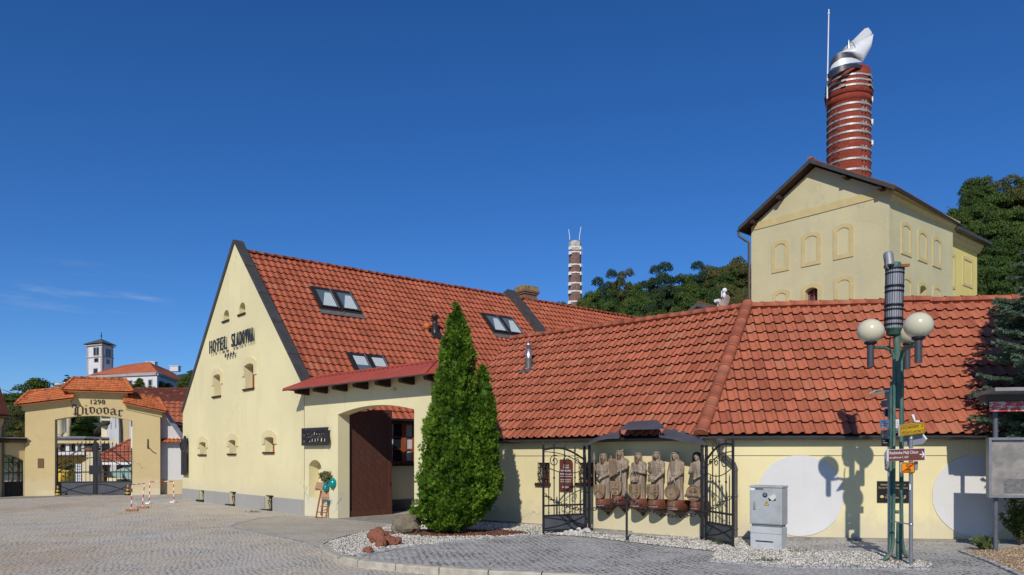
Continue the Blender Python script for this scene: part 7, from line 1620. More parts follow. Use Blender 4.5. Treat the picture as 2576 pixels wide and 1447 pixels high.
# ------------------------------------------------------------------ houses behind the gateway
def house(name,label,p0,p1,depth,zeave,zridge,wall,roof,loc=None,cat='building',over=.25,gable=False):
    F=Fr(p0,p1); T=thing(name,label,cat,F.pt(F.L/2,0)); m=MB(); m.fprism(F,[(0,-.1),(F.L,-.1),(F.L,zeave),(0,zeave)],-depth,0); m.build('wall',wall,T)
    m=MB()
    if not gable:
        m.prism([F.pt(-over,zeave-.05,over),F.pt(-over,zridge,-depth/2),F.pt(-over,zeave-.05,-depth-over)],F.a*(F.L+2*over)); 
        up=(-F.n*(depth/2+over)+UP*(zridge-zeave+.05)); L=up.length; up.normalize(); n=F.a.cross(up); n=n if n.z>0 else -n
        tiled('roof',T,roof,F.pt(-over,zeave-.03,over)+n*.02,F.a,up,n,F.L+2*over,L,.3,.36,SWAV,.05,.03)
        m.build('roof_bed',roof,T); m=MB(); ridge_caps(m,F.pt(-over,zridge+.04,-depth/2),F.pt(F.L+over,zridge+.04,-depth/2),.13,.42); m.build('ridge_tiles',roof,T)
    return F,T
# white gabled house squeezed between the gateway and the hotel
wa=gd(403,1244); wa=Vector((wa.x-.3,39.3,0)); wb=px(480,0,40.0); FWh=Fr(wa,(wb.x,wb.y)); 
WH=thing('white_house','small white house with a red tiled roof between gateway and hotel','building',FWh.pt(FWh.L/2,0))
zg=FWh.uv(415,1103)[1]; ze2=FWh.uv(455,1103)[1]; pkz=FWh.uv(404,1032)[1]; pks=FWh.uv(404,1032)[0]
m=MB(); m.fprism(FWh,[(-1.2,-.1),(FWh.L,-.1),(FWh.L,ze2),(FWh.uv(455,1100)[0],ze2),(pks,pkz),(-1.2,pkz-.6)],-.3,0); m.build('wall',WHITE,WH)
m=MB(); m.fbox(FWh,-1.2,FWh.L,-.05,FWh.uv(430,1207)[1],0,.04); m.build('plinth',OCH,WH)
m=MB(); z0=FWh.uv(420,1097)[1]; e=FWh.a; s=(-FWh.n*.5+UP*.28).normalized(); n=e.cross(s); n=n if n.z>0 else -n
tiled('awning_tiles',WH,TILEO,FWh.pt(-.2,z0-.35,.35),e,s,n,3.6,.62,.2,.3,SWAV,.04,.02)
rp0=FWh.pt(FWh.uv(457,1102)[0],ze2-.1,.1); rp1=FWh.pt(pks,pkz+.1,.1); e=-FWh.n; s=(rp1-rp0).normalized(); n=e.cross(s); n=n if n.z>0 else -n
# main roof slope runs away behind the verge
e2=FWh.a
q0=FWh.uv(405,1032); 
Fr2=FWh; zt=FWh.uv(440,1022,-2)[1]
up=(-FWh.n*3.0+UP*2.4); L=up.length; up.normalize(); n=FWh.a.cross(up); n=n if n.z>0 else -n
tiled('roof_tiles',WH,TILE,FWh.pt(pks-.1,ze2-.2,.0),FWh.a,up,n,6.5,L,.3,.40,SWAV,.05,.03,[(rp1+Vector((0,0,0)),( (rp1-rp0).normalized().cross(FWh.n)) if ((rp1-rp0).normalized().cross(FWh.n)).dot(FWh.a)<0 else -((rp1-rp0).normalized().cross(FWh.n)))])
m=MB(); m.prism([rp0,rp1,rp1+UP*.22+FWh.a*.12,rp0+UP*.22+FWh.a*.12],FWh.n*.08); m.build('verge_board',GREYM,WH)
s_,z_=FWh.uv(453,1107,.1); m=MB(); m.fbox(FWh,s_,s_+.75,FWh.uv(453,1132)[1],z_,.06,.12); sb=tag(m.build('pub_sign',BLACK,loc=FWh.pt(s_,z_)),'black board with yellow letters on the white house wall beside the hotel corner','sign')
m=MB(); zz0=FWh.uv(453,1128.5)[1]; m.text(FWh,'Černá',s_+.08,s_+.7,zz0,zz0+.26,.121,.004); m.fprism(FWh,[(s_+.08,zz0-.07),(s_+.7,zz0-.03),(s_+.7,zz0),(s_+.08,zz0-.04)],.121,.125); m.build('lettering',SYEL,sb)
s_,z_=FWh.uv(457.5,1151,.1); m=MB(); m.fbox(FWh,s_,s_+.45,FWh.uv(457,1171)[1],z_,.06,.14); tag(m.build('menu_box',BLACK,loc=FWh.pt(s_,z_),bev=.02),'black menu box on the white house wall below the black board','menu box')
# long brown roof behind
p0=px(255,0,60); p1=px(520,0,60); z1=CAM+(HV-1034)/F0*60; z2=CAM+(HV-979)/F0*66
house('brown_roofed_house','long building with a weathered brown tiled roof behind the gateway',(p0.x,60),(p1.x,60.0),12,z1-.4,z2,CREAM,TILEB)
# booth with a red hipped roof and porch seen through the gate
b0=px(240,0,50); b1=px(352,0,50); Fb=Fr((b0.x,50),(b1.x,50)); BO=thing('gate_booth','porter booth with red tiled roof and open porch seen through the right gate leaf','building',Fb.pt(Fb.L/2,0))
zf2=lambda u,v,d=0: Fb.uv(u,v,d); zeb=zf2(290,1161)[1]
m=MB(); m.fbox(Fb,.5,Fb.L+.6,-.05,zeb,-3,-1.6); m.build('wall',CREAM,BO)
m=MB(); m.fbox(Fb,.8,Fb.L+.6,-.05,zf2(290,1200)[1],-1.6,0); m.build('parapet_wall',CREAM,BO); m=MB(); m.fbox(Fb,.7,Fb.L+.6,zf2(290,1200)[1],zf2(290,1196)[1],-1.7,.1); m.build('parapet_cap',DWOOD,BO)
m=MB(); m.fbox(Fb,.2,.55,-.05,zeb,-.35,0); m.build('pillar',BRK,BO)
m=MB(); a=zf2(262,1162); b=zf2(277,1188); m.fbox(Fb,a[0],b[0],b[1],a[1],-1.61,-1.55); m.build('window',GLASS,BO)
e=Fb.a; up=(-Fb.n*2.6+UP*2.1); L=up.length; up.normalize(); n=e.cross(up); n=n if n.z>0 else -n; O=Fb.pt(-.2,zeb,.5); hp=O+e*2.7+up*L
tiled('roof_tiles',BO,TILE,O,e,up,n,Fb.L+2,L,.26,.33,SWAV,.05,.03,[(O,(-(n.cross((hp-O).normalized()))) if n.cross((hp-O).normalized()).dot(e)>0 else n.cross((hp-O).normalized()))])
m=MB(); ridge_caps(m,O+UP*.05,hp+UP*.05,.12,.4); m.build('hip_tiles',TILE,BO); m=MB(); m.fbox(Fb,-.2,Fb.L+1,zeb-.22,zeb-.03,.25,.45); m.build('eaves_board',PAINTW,BO)
m=MB(); c=Fb.pt(zf2(322,1178)[0],0,-.3); c.z=zf2(322,1172)[1]
for r_ in (.55,.4): m.tube([c+Fb.a*r_*.45*math.cos(t)+UP*r_*1.25*math.sin(t) for t in np.linspace(0,6.28,22,endpoint=False)],.03,5,closed=True)
m.tube([c-UP*1.2,c+UP*.7],.03,5); tag(m.build('rose_arch',GREYM,loc=c),'pale looped metal trellis beside the booth porch','trellis')
# pillared gatehouse wall in the middle
PLc=thing('gate_pier','cream pier with a pointed coping standing in the brewery courtyard','pier',px(222,1215,46)); PLc.location.z=0; WL[PLc.name_full].z=0
m=MB(); Fp=Fr((px(205,0,46).x,46),(px(240,0,46).x,46)); m.fprism(Fp,[(0,-.1),(Fp.L,-.1),(Fp.L,Fp.uv(240,1170)[1]),(Fp.L*.75,Fp.uv(230,1132)[1]),(Fp.L*.3,Fp.uv(215,1132)[1]),(Fp.L*.3,Fp.uv(210,1160)[1]),(0,Fp.uv(210,1165)[1])],-.8,0); m.build('wall',CREAM,PLc); m=MB(); m.fbox(Fp,Fp.L*.2,Fp.L*.8,Fp.uv(215,1133)[1],Fp.uv(215,1126)[1],-.9,.1); m.build('coping',BRK,PLc)
# low white service wing with windows on the left
p0=px(120,0,56); p1=px(212,0,56); Fl=Fr((p0.x,56),(p1.x,56)); LWg=thing('service_wing','low white flat roofed wing with small windows seen through the left gate leaf','building',Fl.pt(Fl.L/2,0))
zt=Fl.uv(160,1103)[1]; zb_=Fl.uv(160,1145)[1]; m=MB(); holed(m,Fl,[(0,zb_),(Fl.L,zb_),(Fl.L,zt),(0,zt)],[[(Fl.uv(a,1120)[0],Fl.uv(a,1137)[1]),(Fl.uv(b,1120)[0],Fl.uv(a,1137)[1]),(Fl.uv(b,1120)[0],Fl.uv(a,1117)[1]),(Fl.uv(a,1120)[0],Fl.uv(a,1117)[1])] for a,b in ((149,164),(175,190),(196,204))],0,.3); m.build('wall',WHITE,LWg)
m=MB(); m.fbox(Fl,0,Fl.L,zb_,zt,-.4,-.33); m.build('window_panes',GLASS,LWg); m=MB(); m.fbox(Fl,-1,Fl.L+.3,zt,zt+.15,-4,.3); m.build('roof_edge',GREYM,LWg); m=MB(); m.fbox(Fl,-1,Fl.L,zb_-.15,zb_,-4,.25); m.build('floor_slab',DWOOD,LWg)
m=MB(); m.fbox(Fl,-1,Fl.L*.75,-.1,zb_-.15,-4,-.9); m.build('yellow_wall',M('yellow_inner_wall',(.68,.45,.06),.8,.1,3),LWg)
m=MB(); m.fbox(Fl,0,Fl.L+4.6,Fl.uv(160,1114)[1]-.05,Fl.uv(160,1112)[1]+.1,.2,.3); m.build('pipe_rail',OCH,LWg)
# twin cream silos with red strip
for u,lab in ((147,'left cream silo with a red pipe, rising behind the gate'),(167.5,'right cream silo rising behind the gate')):
    c=px(u,0,62); c.z=0; T=thing('silo',lab,'silo',c); m=MB(); m.lathe(c,[(.22,-.1),(.22,px(0,1052,62).z+2.0),(.001,px(0,1052,62).z+2.2)],16,sx=1.6,sy=1.6); m.build('shaft',CREAM,T)
    if u<150: m=MB(); m.tube([c+Vector((.55,-.2,0)),c+Vector((.55,-.2,px(0,1052,62).z+1.6))],.17,8); m.build('pipe',CORB,T)
for u,lab in ((150,'short cream flue above the left coping of the gateway'),(163,'thin steel flue above the left coping of the gateway')):
    c=px(u,0,60); zt=CAM+(HV-970)/F0*60 if u==150 else CAM+(HV-966)/F0*60; c.z=zt-4; m=MB(); r=.35 if u==150 else .12; m.lathe(c,[(r,0),(r,4),(r*1.1,4),(r*1.1,4.15),(.001,4.15)],14); tag(m.build('flue',CREAM if u==150 else STEEL,loc=c),lab,'flue')
# white building with windows and beige block on the right
p0=px(247,0,64); p1=px(299,0,55); F3=Fr((p0.x,64),(p1.x,55)); WB3=thing('white_building','white two storey building with shallow gable seen through the gate','building',F3.pt(F3.L/2,0))
zt=F3.uv(299,1040)[1]; hs=[]
for f0,f1 in ((.12,.2),(.36,.44),(.62,.70),(.83,.90)): hs.append([(F3.L*f0,4.2),(F3.L*f1,4.2),(F3.L*f1,6.0),(F3.L*f0,6.0)])
m=MB(); holed(m,F3,[(0,-.1),(F3.L,-.1),(F3.L,zt),(0,zt-1.6)],hs,0,.2); m.build('wall',WHITE,WB3); m=MB(); m.fbox(F3,0,F3.L,0,6.5,-.3,-.22); m.build('window_panes',GLASS,WB3)
m=MB(); m.fprism(F3,[(-.5,zt-1.65),(F3.L*.55,zt-.5),(F3.L*.55,zt-.35),(-.5,zt-1.5)],-3,.5); m.build('roof',DMET,WB3)
p1b=px(345,0,55.5); F4=Fr((p1.x+.02,55),(p1b.x,55.5)); BB=thing('beige_building','beige and white rendered block with a downpipe seen through the right of the gate','building',F4.pt(F4.L/2,0))
m=MB(); m.fbox(F4,0,F4.L*.55,-.1,zt+.6,-4,0); m.build('wall',OCH,BB); m=MB(); m.fbox(F4,F4.L*.55+.01,F4.L,-.1,zt+.6,-4,.02); m.build('white_wall',WHITE,BB); m=MB(); m.tube([F4.pt(.0,zt,.12),F4.pt(.08,zt-1.2,.12),F4.pt(.12,0,.12)],.09,6); m.build('downpipe',PIPE,BB)
# crates, car and ivy inside the yard
for i,(u,v0,v1,lab) in enumerate(((200,1213,1189,'lower white caged tank in the courtyard behind the gate'),(200,1188.5,1165,'upper white caged tank stacked on another in the courtyard'))):
    Yc=50; a=px(190,v0,Yc); b=px(209,v1,Yc); z0=max(0,a.z); T=thing('caged_tank',lab,'tank',Vector(((a.x+b.x)/2,Yc,z0))); m=MB(); m.box(Vector(((a.x+b.x)/2,Yc+.4,(z0+b.z)/2)),Vector(((b.x-a.x)/2,0,0)),Vector((0,.4,0)),UP*((b.z-z0)/2-.03)); m.build('tank',SWHT,T,bev=.03)
    m=MB()
    for k in range(5): x=a.x+(b.x-a.x)*k/4; m.tube([Vector((x,Yc-.03,z0)),Vector((x,Yc-.03,b.z))],.014,4)
    for k in range(4): z=z0+.04+(b.z-z0-.08)*k/3; m.tube([Vector((a.x,Yc-.03,z)),Vector((b.x,Yc-.03,z))],.014,4)
    m.build('cage',GREYM,T)
cp=px(300,1196,47.5); cz=cp.z-.25
CR_=thing('sled_sculpture','small pale green tilted cart body behind the gate rails','cart',Vector((cp.x,47.5,0)))
m=MB(); m.prism([Vector((cp.x-.15,47.5,cz+.1)),Vector((cp.x+.75,47.5,cz-.05)),Vector((cp.x+.75,47.5,cz+.75)),Vector((cp.x+.25,47.5,cz+.75)),Vector((cp.x-.9,47.5,cz+.35))],Vector((0,1.0,0))); m.build('body',M('pale_green_paint',(.30,.42,.38),.4,.1,5),CR_,bev=.03); m=MB(); m.fbox(Fr((cp.x-.2,47.4),(cp.x+.8,47.4)),.0,1.0,-.05,cz,-.5,-.1); m.build('stand',DWOOD,CR_)

# ------------------------------------------------------------------ castle on the far hill
YK=250.0
CT=thing('castle_tower','white castle tower with clock and flat pyramid roof on the far hill','tower',px(252,0,YK)); CT.location.z=20; WL[CT.name_full].z=20
ZK=lambda v,Y=YK: CAM+(HV-v)/F0*Y
CW1=M('castle_white',(.68,.67,.66),.9,.06,.6,dirt=(.56,.55,.54),dscale=.3); CW2=M('castle_quoin',(.42,.36,.34),.9,.1,.5)
TKL=px(219,0,YK+2.0); TKC=px(257,0,YK-1.5); TKR=px(284.5,0,YK+4)
F5=Fr(TKL,TKC); F6=Fr(TKC,TKR); CWt=MB()
zt=ZK(868); 
m=MB(); m.prism([TKL.xy.to_3d()+UP*18,TKC.xy.to_3d()+UP*18,TKR.xy.to_3d()+UP*18,(TKL+TKR-TKC).xy.to_3d()+UP*18],UP*(zt-18)); m.build('wall',CW1,CT)
for v0,v1,o in ((867,870,.5),(897,899.5,.25),(942,945,.2)):
    m=MB(); a=[F5.pt(-o,0,o),F5.pt(F5.L,0,o)+F6.n*o,F6.pt(F6.L+o,0,o),F6.pt(F6.L+o,0,-F5.L)]; m.prism([p+UP*ZK(v1) for p in a],UP*(ZK(v0)-ZK(v1))); m.build('string_course',CW2,CT)
for grp in (((F5,0),),((F5,F5.L),(F6,0)),((F6,F6.L),)):
    m=MB()
    for F,e in grp:
        for k in range(22): 
            z=ZK(945)+ (zt-ZK(945))*k/22; w_=.9 if k%2 else .6; m.fbox(F,e-w_ if e else -.05,e+.05 if e else w_,z,z+(zt-ZK(945))/22-.08,.0,.06)
        m.fbox(F,e-.3 if e else -.06,e+.06 if e else .3,ZK(945),zt,.0,.05)
    m.build('quoins',CW2,CT)
for F,wins in ((F5,((.45,.6,875,894),(.64,.79,875,894),(.5,.75,902,911),(.45,.7,928,943))),(F6,((.35,.5,878,896),(.6,.75,878,896),(.4,.65,905,914)))):
    for a,b,v0,v1 in wins:
        m=MB(); z0,z1=ZK(v1),ZK(v0); m.fbox(F,F.L*a-.2,F.L*b+.2,z0-.2,z1+.3,0,.08); wd=m.build('window_frame',CW2,CT); m=MB(); m.fbox(F,F.L*a,F.L*b,z0,z1,.081,.1); m.build('pane',GLASS if v0!=902 else BLACK,wd)
pkt=px(255,852.5,YK+1.5); rb=[F5.pt(-1,zt+.5,1),F5.pt(F5.L,zt+.5,1)+F6.n,F6.pt(F6.L+1,zt+.5,1),F6.pt(F6.L+1,zt+.5,-F5.L-1)]
m=MB(); m.add(rb+[pkt],[(0,1,4),(1,2,4),(2,3,4),(3,0,4),(0,1,2,3)]); m.build('roof',M('copper_roof',(.075,.095,.085),.6,.2,1),CT); m=MB(); m.tube([pkt-UP*.3,pkt+UP*2.2],.12,6); m.ball(pkt+UP*1,.3,5); m.build('finial',BLACK,CT)
# castle palace
YQ=240.0; k0=px(232,0,YQ); k1=px(395,0,YQ-8); k2=px(482,0,YQ+35); FK=Fr(k0,k1); FL_=Fr(k1,k2); CPa=thing('castle_palace','white castle palace with red hipped roof and roof chimneys on the far hill','building',FK.pt(FK.L/2,18))
ze=CAM+(HV-944)/F0*YQ; zr=CAM+(HV-919)/F0*(YQ+8)
m=MB(); m.prism([k0.xy.to_3d()+UP*16,k1.xy.to_3d()+UP*16,k2.xy.to_3d()+UP*16,(k0+k2-k1).xy.to_3d()+UP*16],UP*(ze-16)); m.build('wall',CW1,CPa)
r0=FK.pt(4,zr,-9); r1=k1.xy.to_3d()+(-FK.n*9-FL_.n*9)+UP*zr; r2=r1+FL_.a*(FL_.L-18)
a=[FK.pt(-.8,ze,.8),k1.xy.to_3d()+UP*ze+FK.n*.8+FL_.n*.8,FL_.pt(FL_.L+.8,ze,.8)]; bk=FK.pt(0,ze,-20); bk2=FL_.pt(FL_.L,ze,-20)
m=MB(); m.add([a[0],a[1],a[2],bk2,r2,r1,r0,bk],[(0,1,5,6),(1,2,4,5),(2,3,4),(0,6,7)]); m.build('roof',M('castle_red_roof',(.42,.115,.045),.85,.15,.8,dirt=(.35,.10,.05),dscale=.3),CPa)
m=MB()
for F in (FK,FL_): m.fbox(F,0,F.L,ze-.9,ze-.05,0,.5)
m.build('cornice',CW2,CPa)
for F,fs in ((FK,(.28,.44,.60,.76,.9)),(FL_,(.15,.4,.65,.88))):
    for f in fs:
        for z in (ze-4.0,ze-10.5):
            m=MB(); m.fbox(F,F.L*f-.9,F.L*f+.9,z-.2,z+1.9,0,.1); wd=m.build('window_frame',CW2,CPa); m=MB(); m.fbox(F,F.L*f-.6,F.L*f+.6,z,z+1.6,.101,.12); m.build('pane',GLASS,wd)
for u,v,w_ in ((366,917,1.5),(382,913.5,1.9),(441,923.5,1.9)):
    c=px(u,v,YQ+ (5 if u<400 else 12)); m=MB(); m.box(c-UP*.7,Vector((w_*.75,0,0)),Vector((0,1,0)),UP*.85); m.box(c+UP*.25,Vector((w_*.85,0,0)),Vector((0,1.15,0)),UP*.12); m.build('roof_chimney',CW1,CPa)
# ------------------------------------------------------------------ hills
def hz(x,y):
    a=min(max(0,y-52)*.28,12.0)*max(0,min(1,(x+2)/12)); b=max(0,min(1,(x-24)/10))*min(max(0,y-54)*.42,9.0)
    c=max(0,y-150)*.20*max(0,min(1,(2-x)/25))
    return min(a+b+c,46)-.2
mb=MB(); xs=np.arange(-170,180,6.0); ys=np.concatenate([np.arange(46,160,5.0),np.arange(160,420,20.0)]); n=len(xs)
mb.add([(x,y,hz(x,y)+1.2*noise.noise(Vector((x*.05,y*.05,0)))*(y>60)) for y in ys for x in xs],[(j*n+i,j*n+i+1,(j+1)*n+i+1,(j+1)*n+i) for j in range(len(ys)-1) for i in range(n-1)],0,True)
tag(mb.build('hillside',M('hill_grass',(.045,.06,.02),.95,.4,.5,bump=.6,bscale=3)),kind='structure')

# ------------------------------------------------------------------ broadleaf trees of the wood
def crown_mesh(name, seed, nclump, nleaf, mat, size=.30, rx=3.2, rz=3.6, zc=6.6, flat=1.0, gap=.5):
    rs=np.random.RandomState(seed); V=[];RN=[]
    for c in range(nclump):
        u=rs.normal(size=3); u/=np.linalg.norm(u); rr=rs.uniform(.12,.92)**.5
        if u[2]<-.55: u[2]*=-.6
        wob=1+.25*math.sin(seed+3*math.atan2(u[1],u[0])); ctr=np.array([u[0]*rx*rr*wob,u[1]*rx*rr*wob,zc+u[2]*rz*rr]); cr=rs.uniform(.6,1.25)*gap*2*rx/3.2*(1.25 if u[2]*rr>.6 else 1); val=rs.uniform(.0,.55)
        nn=int(nleaf*cr*cr/(gap*gap*4*.8)); d=rs.normal(size=(nn,3)); d/=np.linalg.norm(d,axis=1)[:,None]; d[:,2]=np.abs(d[:,2])*.95-.25
        p=ctr+d*cr*(rs.uniform(.55,1.0,(nn,1)))*np.array([1,1,.75*flat])
        a=rs.normal(size=(nn,3)); nrm=d*.8+a*.55+np.array([0,0,.35]); nrm/=np.linalg.norm(nrm,axis=1)[:,None]
        t=np.cross(nrm,rs.normal(size=(nn,3))); t/=np.linalg.norm(t,axis=1)[:,None]; b=np.cross(nrm,t); s=size*rs.uniform(.6,1.3,(nn,1))
        V.append(np.stack([p-t*s*.5,p+b*s*.28,p+t*s*.5,p-b*s*.28],1).reshape(-1,3)); RN.append(np.clip(val+rs.uniform(0,.45,nn),0,1))
    V=np.concatenate(V); RN=np.concatenate(RN); nf=len(RN)
    me=bpy.data.meshes.new(name); me.from_pydata(V.tolist(),[],np.arange(nf*4).reshape(-1,4).tolist()); me.materials.append(mat); at=me.attributes.new('rnd','FLOAT','FACE'); at.data.foreach_set('value',RN.astype(np.float32)); me.update(); return me
def trunk_mesh(name, seed, zc, rx, r0=.22):
    rs=random.Random(seed); m=MB(); m.tube([Vector((0,0,-1.5)),Vector((.1,0,zc*.45)),Vector((rs.uniform(-.3,.3),.1,zc)),Vector((rs.uniform(-.4,.4),.1,zc*1.35))],[r0*1.3,r0,r0*.6,.03],8)
    for k in range(9):
        z=zc*(.42+.09*k); a=rs.uniform(0,6.28); l=rx*rs.uniform(.6,1.0); m.tube([Vector((.05,0,z)),Vector((math.cos(a)*l*.5,math.sin(a)*l*.5,z+l*.35)),Vector((math.cos(a)*l,math.sin(a)*l,z+l*.55))],[r0*.42,r0*.28,.02],6)
    o=m.build(name,BARK); me=o.data; bpy.data.objects.remove(o); return me
CRN=[crown_mesh('crown',3,78,330,LDEC,.20),crown_mesh('crown',8,74,330,LOLI,.20,3.4,3.3,6.4),crown_mesh('crown',13,74,340,LPIN,.19,2.7,4.0,6.8,.8),crown_mesh('crown',21,58,280,LOLI,.19,2.6,4.0,6.6,1,.45),crown_mesh('crown',31,76,330,LBRT,.20)]
TRK=[trunk_mesh('trunk',i,6.4,3.0) for i in range(3)]
TLAB=['dark green broadleaf tree in the wood on the hill','olive brown autumn tinted tree in the wood on the hill','blackish green pine in the wood on the hill','thin olive tree with an open crown in the wood on the hill','bright green leafy tree']
def tree(base, h, wd, kind, rot, label=None, group='trees of the wood on the hill', cat='tree'):
    o=bpy.data.objects.new('broadleaf_tree' if kind!=2 else 'pine_tree',None); COL.objects.link(o); o.location=base; o.rotation_euler=(0,0,rot); o.scale=(wd/6.4,wd/6.4,h/10.3); tag(o,label or TLAB[kind],cat,group)
    for nm,me in (('trunk',TRK[kind%3]),('crown',CRN[kind])):
        c=bpy.data.objects.new(nm,me); COL.objects.link(c); c.parent=o
    return o
rt=random.Random(4)
MID=[(1500,735,78,75,0),(1530,712,84,60,2),(1562,690,88,70,3),(1606,716,84,70,0),(1640,702,90,60,2),(1672,690,86,85,2),(1718,694,96,75,0),(1762,690,98,70,2),(1795,672,100,80,1),(1838,656,104,90,1),(1875,664,100,90,1),
 (1478,752,72,60,0),(1535,762,70,80,0),(1590,752,72,85,0),(1650,745,70,100,4),(1715,738,72,95,0),(1775,728,76,90,0),(1835,716,78,100,1),(1880,730,72,70,1),(1565,790,62,80,0),(1630,790,60,90,0),(1700,782,60,95,0),(1760,775,62,90,0),(1850,778,60,80,4),
 (1600,735,95,90,1),(1690,722,95,90,0),(1745,712,100,90,1),(1810,700,95,90,0),(1545,735,85,70,0),(1640,765,64,80,2),(1735,800,56,80,0),(1800,790,56,80,0),(1880,770,56,70,1),(1395,766,120,45,0),(1420,768,120,40,0),(1480,775,100,50,0)]
MID=MID+[(u+random.Random(i).uniform(-24,24),v+random.Random(i+99).uniform(14,34),Y-3,w_*1.1,k) for i,(u,v,Y,w_,k) in enumerate(MID[:22])]
for u,v,Y,w_,k in MID:
    v-=10; w_*=1.2
    t=px(u,v,Y); g=hz(t.x,Y); wd=w_/F0*Y*1.15; h=max(wd*1.15,min(15,t.z-g+1.0)); tree(Vector((t.x,Y,t.z-h+.2)),h,wd,k if k!=4 else 0,rt.uniform(0,6.28))
RGT=[(2436,478,78,90,0),(2475,446,82,110,0),(2525,440,84,110,1),(2572,446,84,110,0),(2620,455,84,110,1),(2418,540,72,80,0),(2460,520,74,110,4),(2510,530,74,120,0),(2565,525,74,120,4),(2425,610,68,80,0),(2480,600,68,110,0),(2540,600,68,120,4),(2595,590,68,110,0),(2480,670,62,100,0),(2530,665,60,110,0),(2585,660,60,110,0),(2470,730,56,90,0),(2530,735,55,100,0),(2590,725,55,100,0),(2400,566,92,70,1)]
for u,v,Y,w_,k in RGT:
    v-=6
    t=px(u,v,Y); wd=w_/F0*Y*1.2; g=hz(t.x,Y); h=max(wd*1.15,min(14,t.z-g+1.0)); tree(Vector((t.x,Y,t.z-h+.2)),h,wd,k if k!=4 else 0,rt.uniform(0,6.28),['dark green broadleaf tree crowding the slope right of the brewery tower','olive brown autumn tinted tree on the slope right of the brewery tower'][1 if k==1 else 0],'trees on the slope right of the tower')
LFT=[(86,948,75,140,0,'tall broad tree rising behind the left pier of the gateway'),(45,1020,58,90,1,'dull green tree between the left house and the gateway'),(75,1065,52,100,1,'low dull green tree behind the side gate wall'),(30,1085,56,80,0,'dark tree at the left edge behind the side gate wall'),(140,962,95,50,0,'dark tree far behind the left coping of the gateway'),(172,948,120,26,2,'narrow dark conifer top left of the castle'),(212,1040,64,110,4,'bright green tree seen through the gateway arch'),(240,1075,66,60,0,'dark tree seen under the gateway arch beside the white building'),
 (356,950,235,46,0,'round dark tree in front of the castle palace'),(392,956,235,44,0,'dark tree below the castle palace corner'),(425,962,240,40,0,'dark tree under the right castle wing'),(340,968,235,30,0,'low dark tree left of the round one before the castle'),(455,965,240,36,4,'light green tree at the right end of the castle hill'),(470,945,225,44,4,'light green tree beside the hotel gable edge before the castle'),(482,930,220,30,4,'bright tree top touching the hotel gable edge')]
for u,v,Y,w_,k,lab in LFT:
    t=px(u,v,Y); wd=w_/F0*Y*1.1; h=min(max(wd*1.2,t.z+.5),wd*1.9); tree(Vector((t.x,Y,t.z-h+.1)),h,wd,k,rt.uniform(0,6.28),lab,'trees around the brewery and castle')
for u,v,Y,w_ in ((320,985,228,60),(380,985,228,70),(440,985,228,70),(290,990,226,60)):
    t=px(u,v,Y); wd=w_/F0*Y*1.2; tree(Vector((t.x,Y,t.z-wd)),wd*1.1,wd,0,rt.uniform(0,6.28),'dark tree low on the castle hill','trees low on the castle hill')
# ivy bush inside the yard
iv=crown_mesh('foliage',77,40,300,LDEC,.13,1.2,1.3,1.4); o=bpy.data.objects.new('ivy_bush',iv); COL.objects.link(o); q=px(167,1190,53.2); o.location=(q.x,53.2,0); o.scale=(.72,.8,.66); tag(o,'dark green ivy bush against the yellow wall behind the gate','bush')

# ------------------------------------------------------------------ thuja
def fan(V,RN,rs,p,out,ln,wd,val):
    """flat upright spray of scale leaves: three pointed fingers"""
    n=len(p)
    up=np.array([0,0,1.0]); d=out*rs.uniform(.35,.95,(n,1))+up*rs.uniform(.35,1.0,(n,1))+rs.normal(size=(n,3))*.32; d/=np.linalg.norm(d,axis=1)[:,None]
    sd=np.cross(d,out+rs.normal(size=(n,3))*.8); sd/=np.linalg.norm(sd,axis=1)[:,None]
    L=ln*rs.uniform(.6,1.25,(n,1)); W=wd*rs.uniform(.7,1.3,(n,1))
    for k,(sh,sc) in enumerate(((0,1.0),(-.62,.72),(.62,.72))):
        dd=d*math.cos(sh)+sd*math.sin(sh); ss=sd*math.cos(sh)-d*math.sin(sh)
        V.append(np.stack([p,p+dd*L*sc*.5+ss*W*.5,p+dd*L*sc,p+dd*L*sc*.5-ss*W*.5],1).reshape(-1,3)); RN.append(np.clip(val+rs.uniform(-.2,.2,n),0,1))
rs=np.random.RandomState(12); kpx=F0/TREEP.y
def bodies():
    return [dict(pts=[(765,1146,1148),(800,1131,1164),(850,1117,1180),(900,1105,1187),(960,1095,1199),(1010,1086,1204),(1060,1077,1208),(1110,1070,1225),(1160,1062,1232),(1210,1056,1236),(1250,1050,1236),(1290,1046,1215),(1318,1052,1190),(1334,1095,1165)]),
            dict(pts=[(922,1210,1214),(950,1203,1226),(1000,1198,1240),(1050,1186,1247),(1100,1180,1251),(1150,1176,1256),(1200,1170,1259),(1240,1166,1254),(1280,1160,1235),(1310,1158,1205)])]
V=[];RN=[]; core=MB()
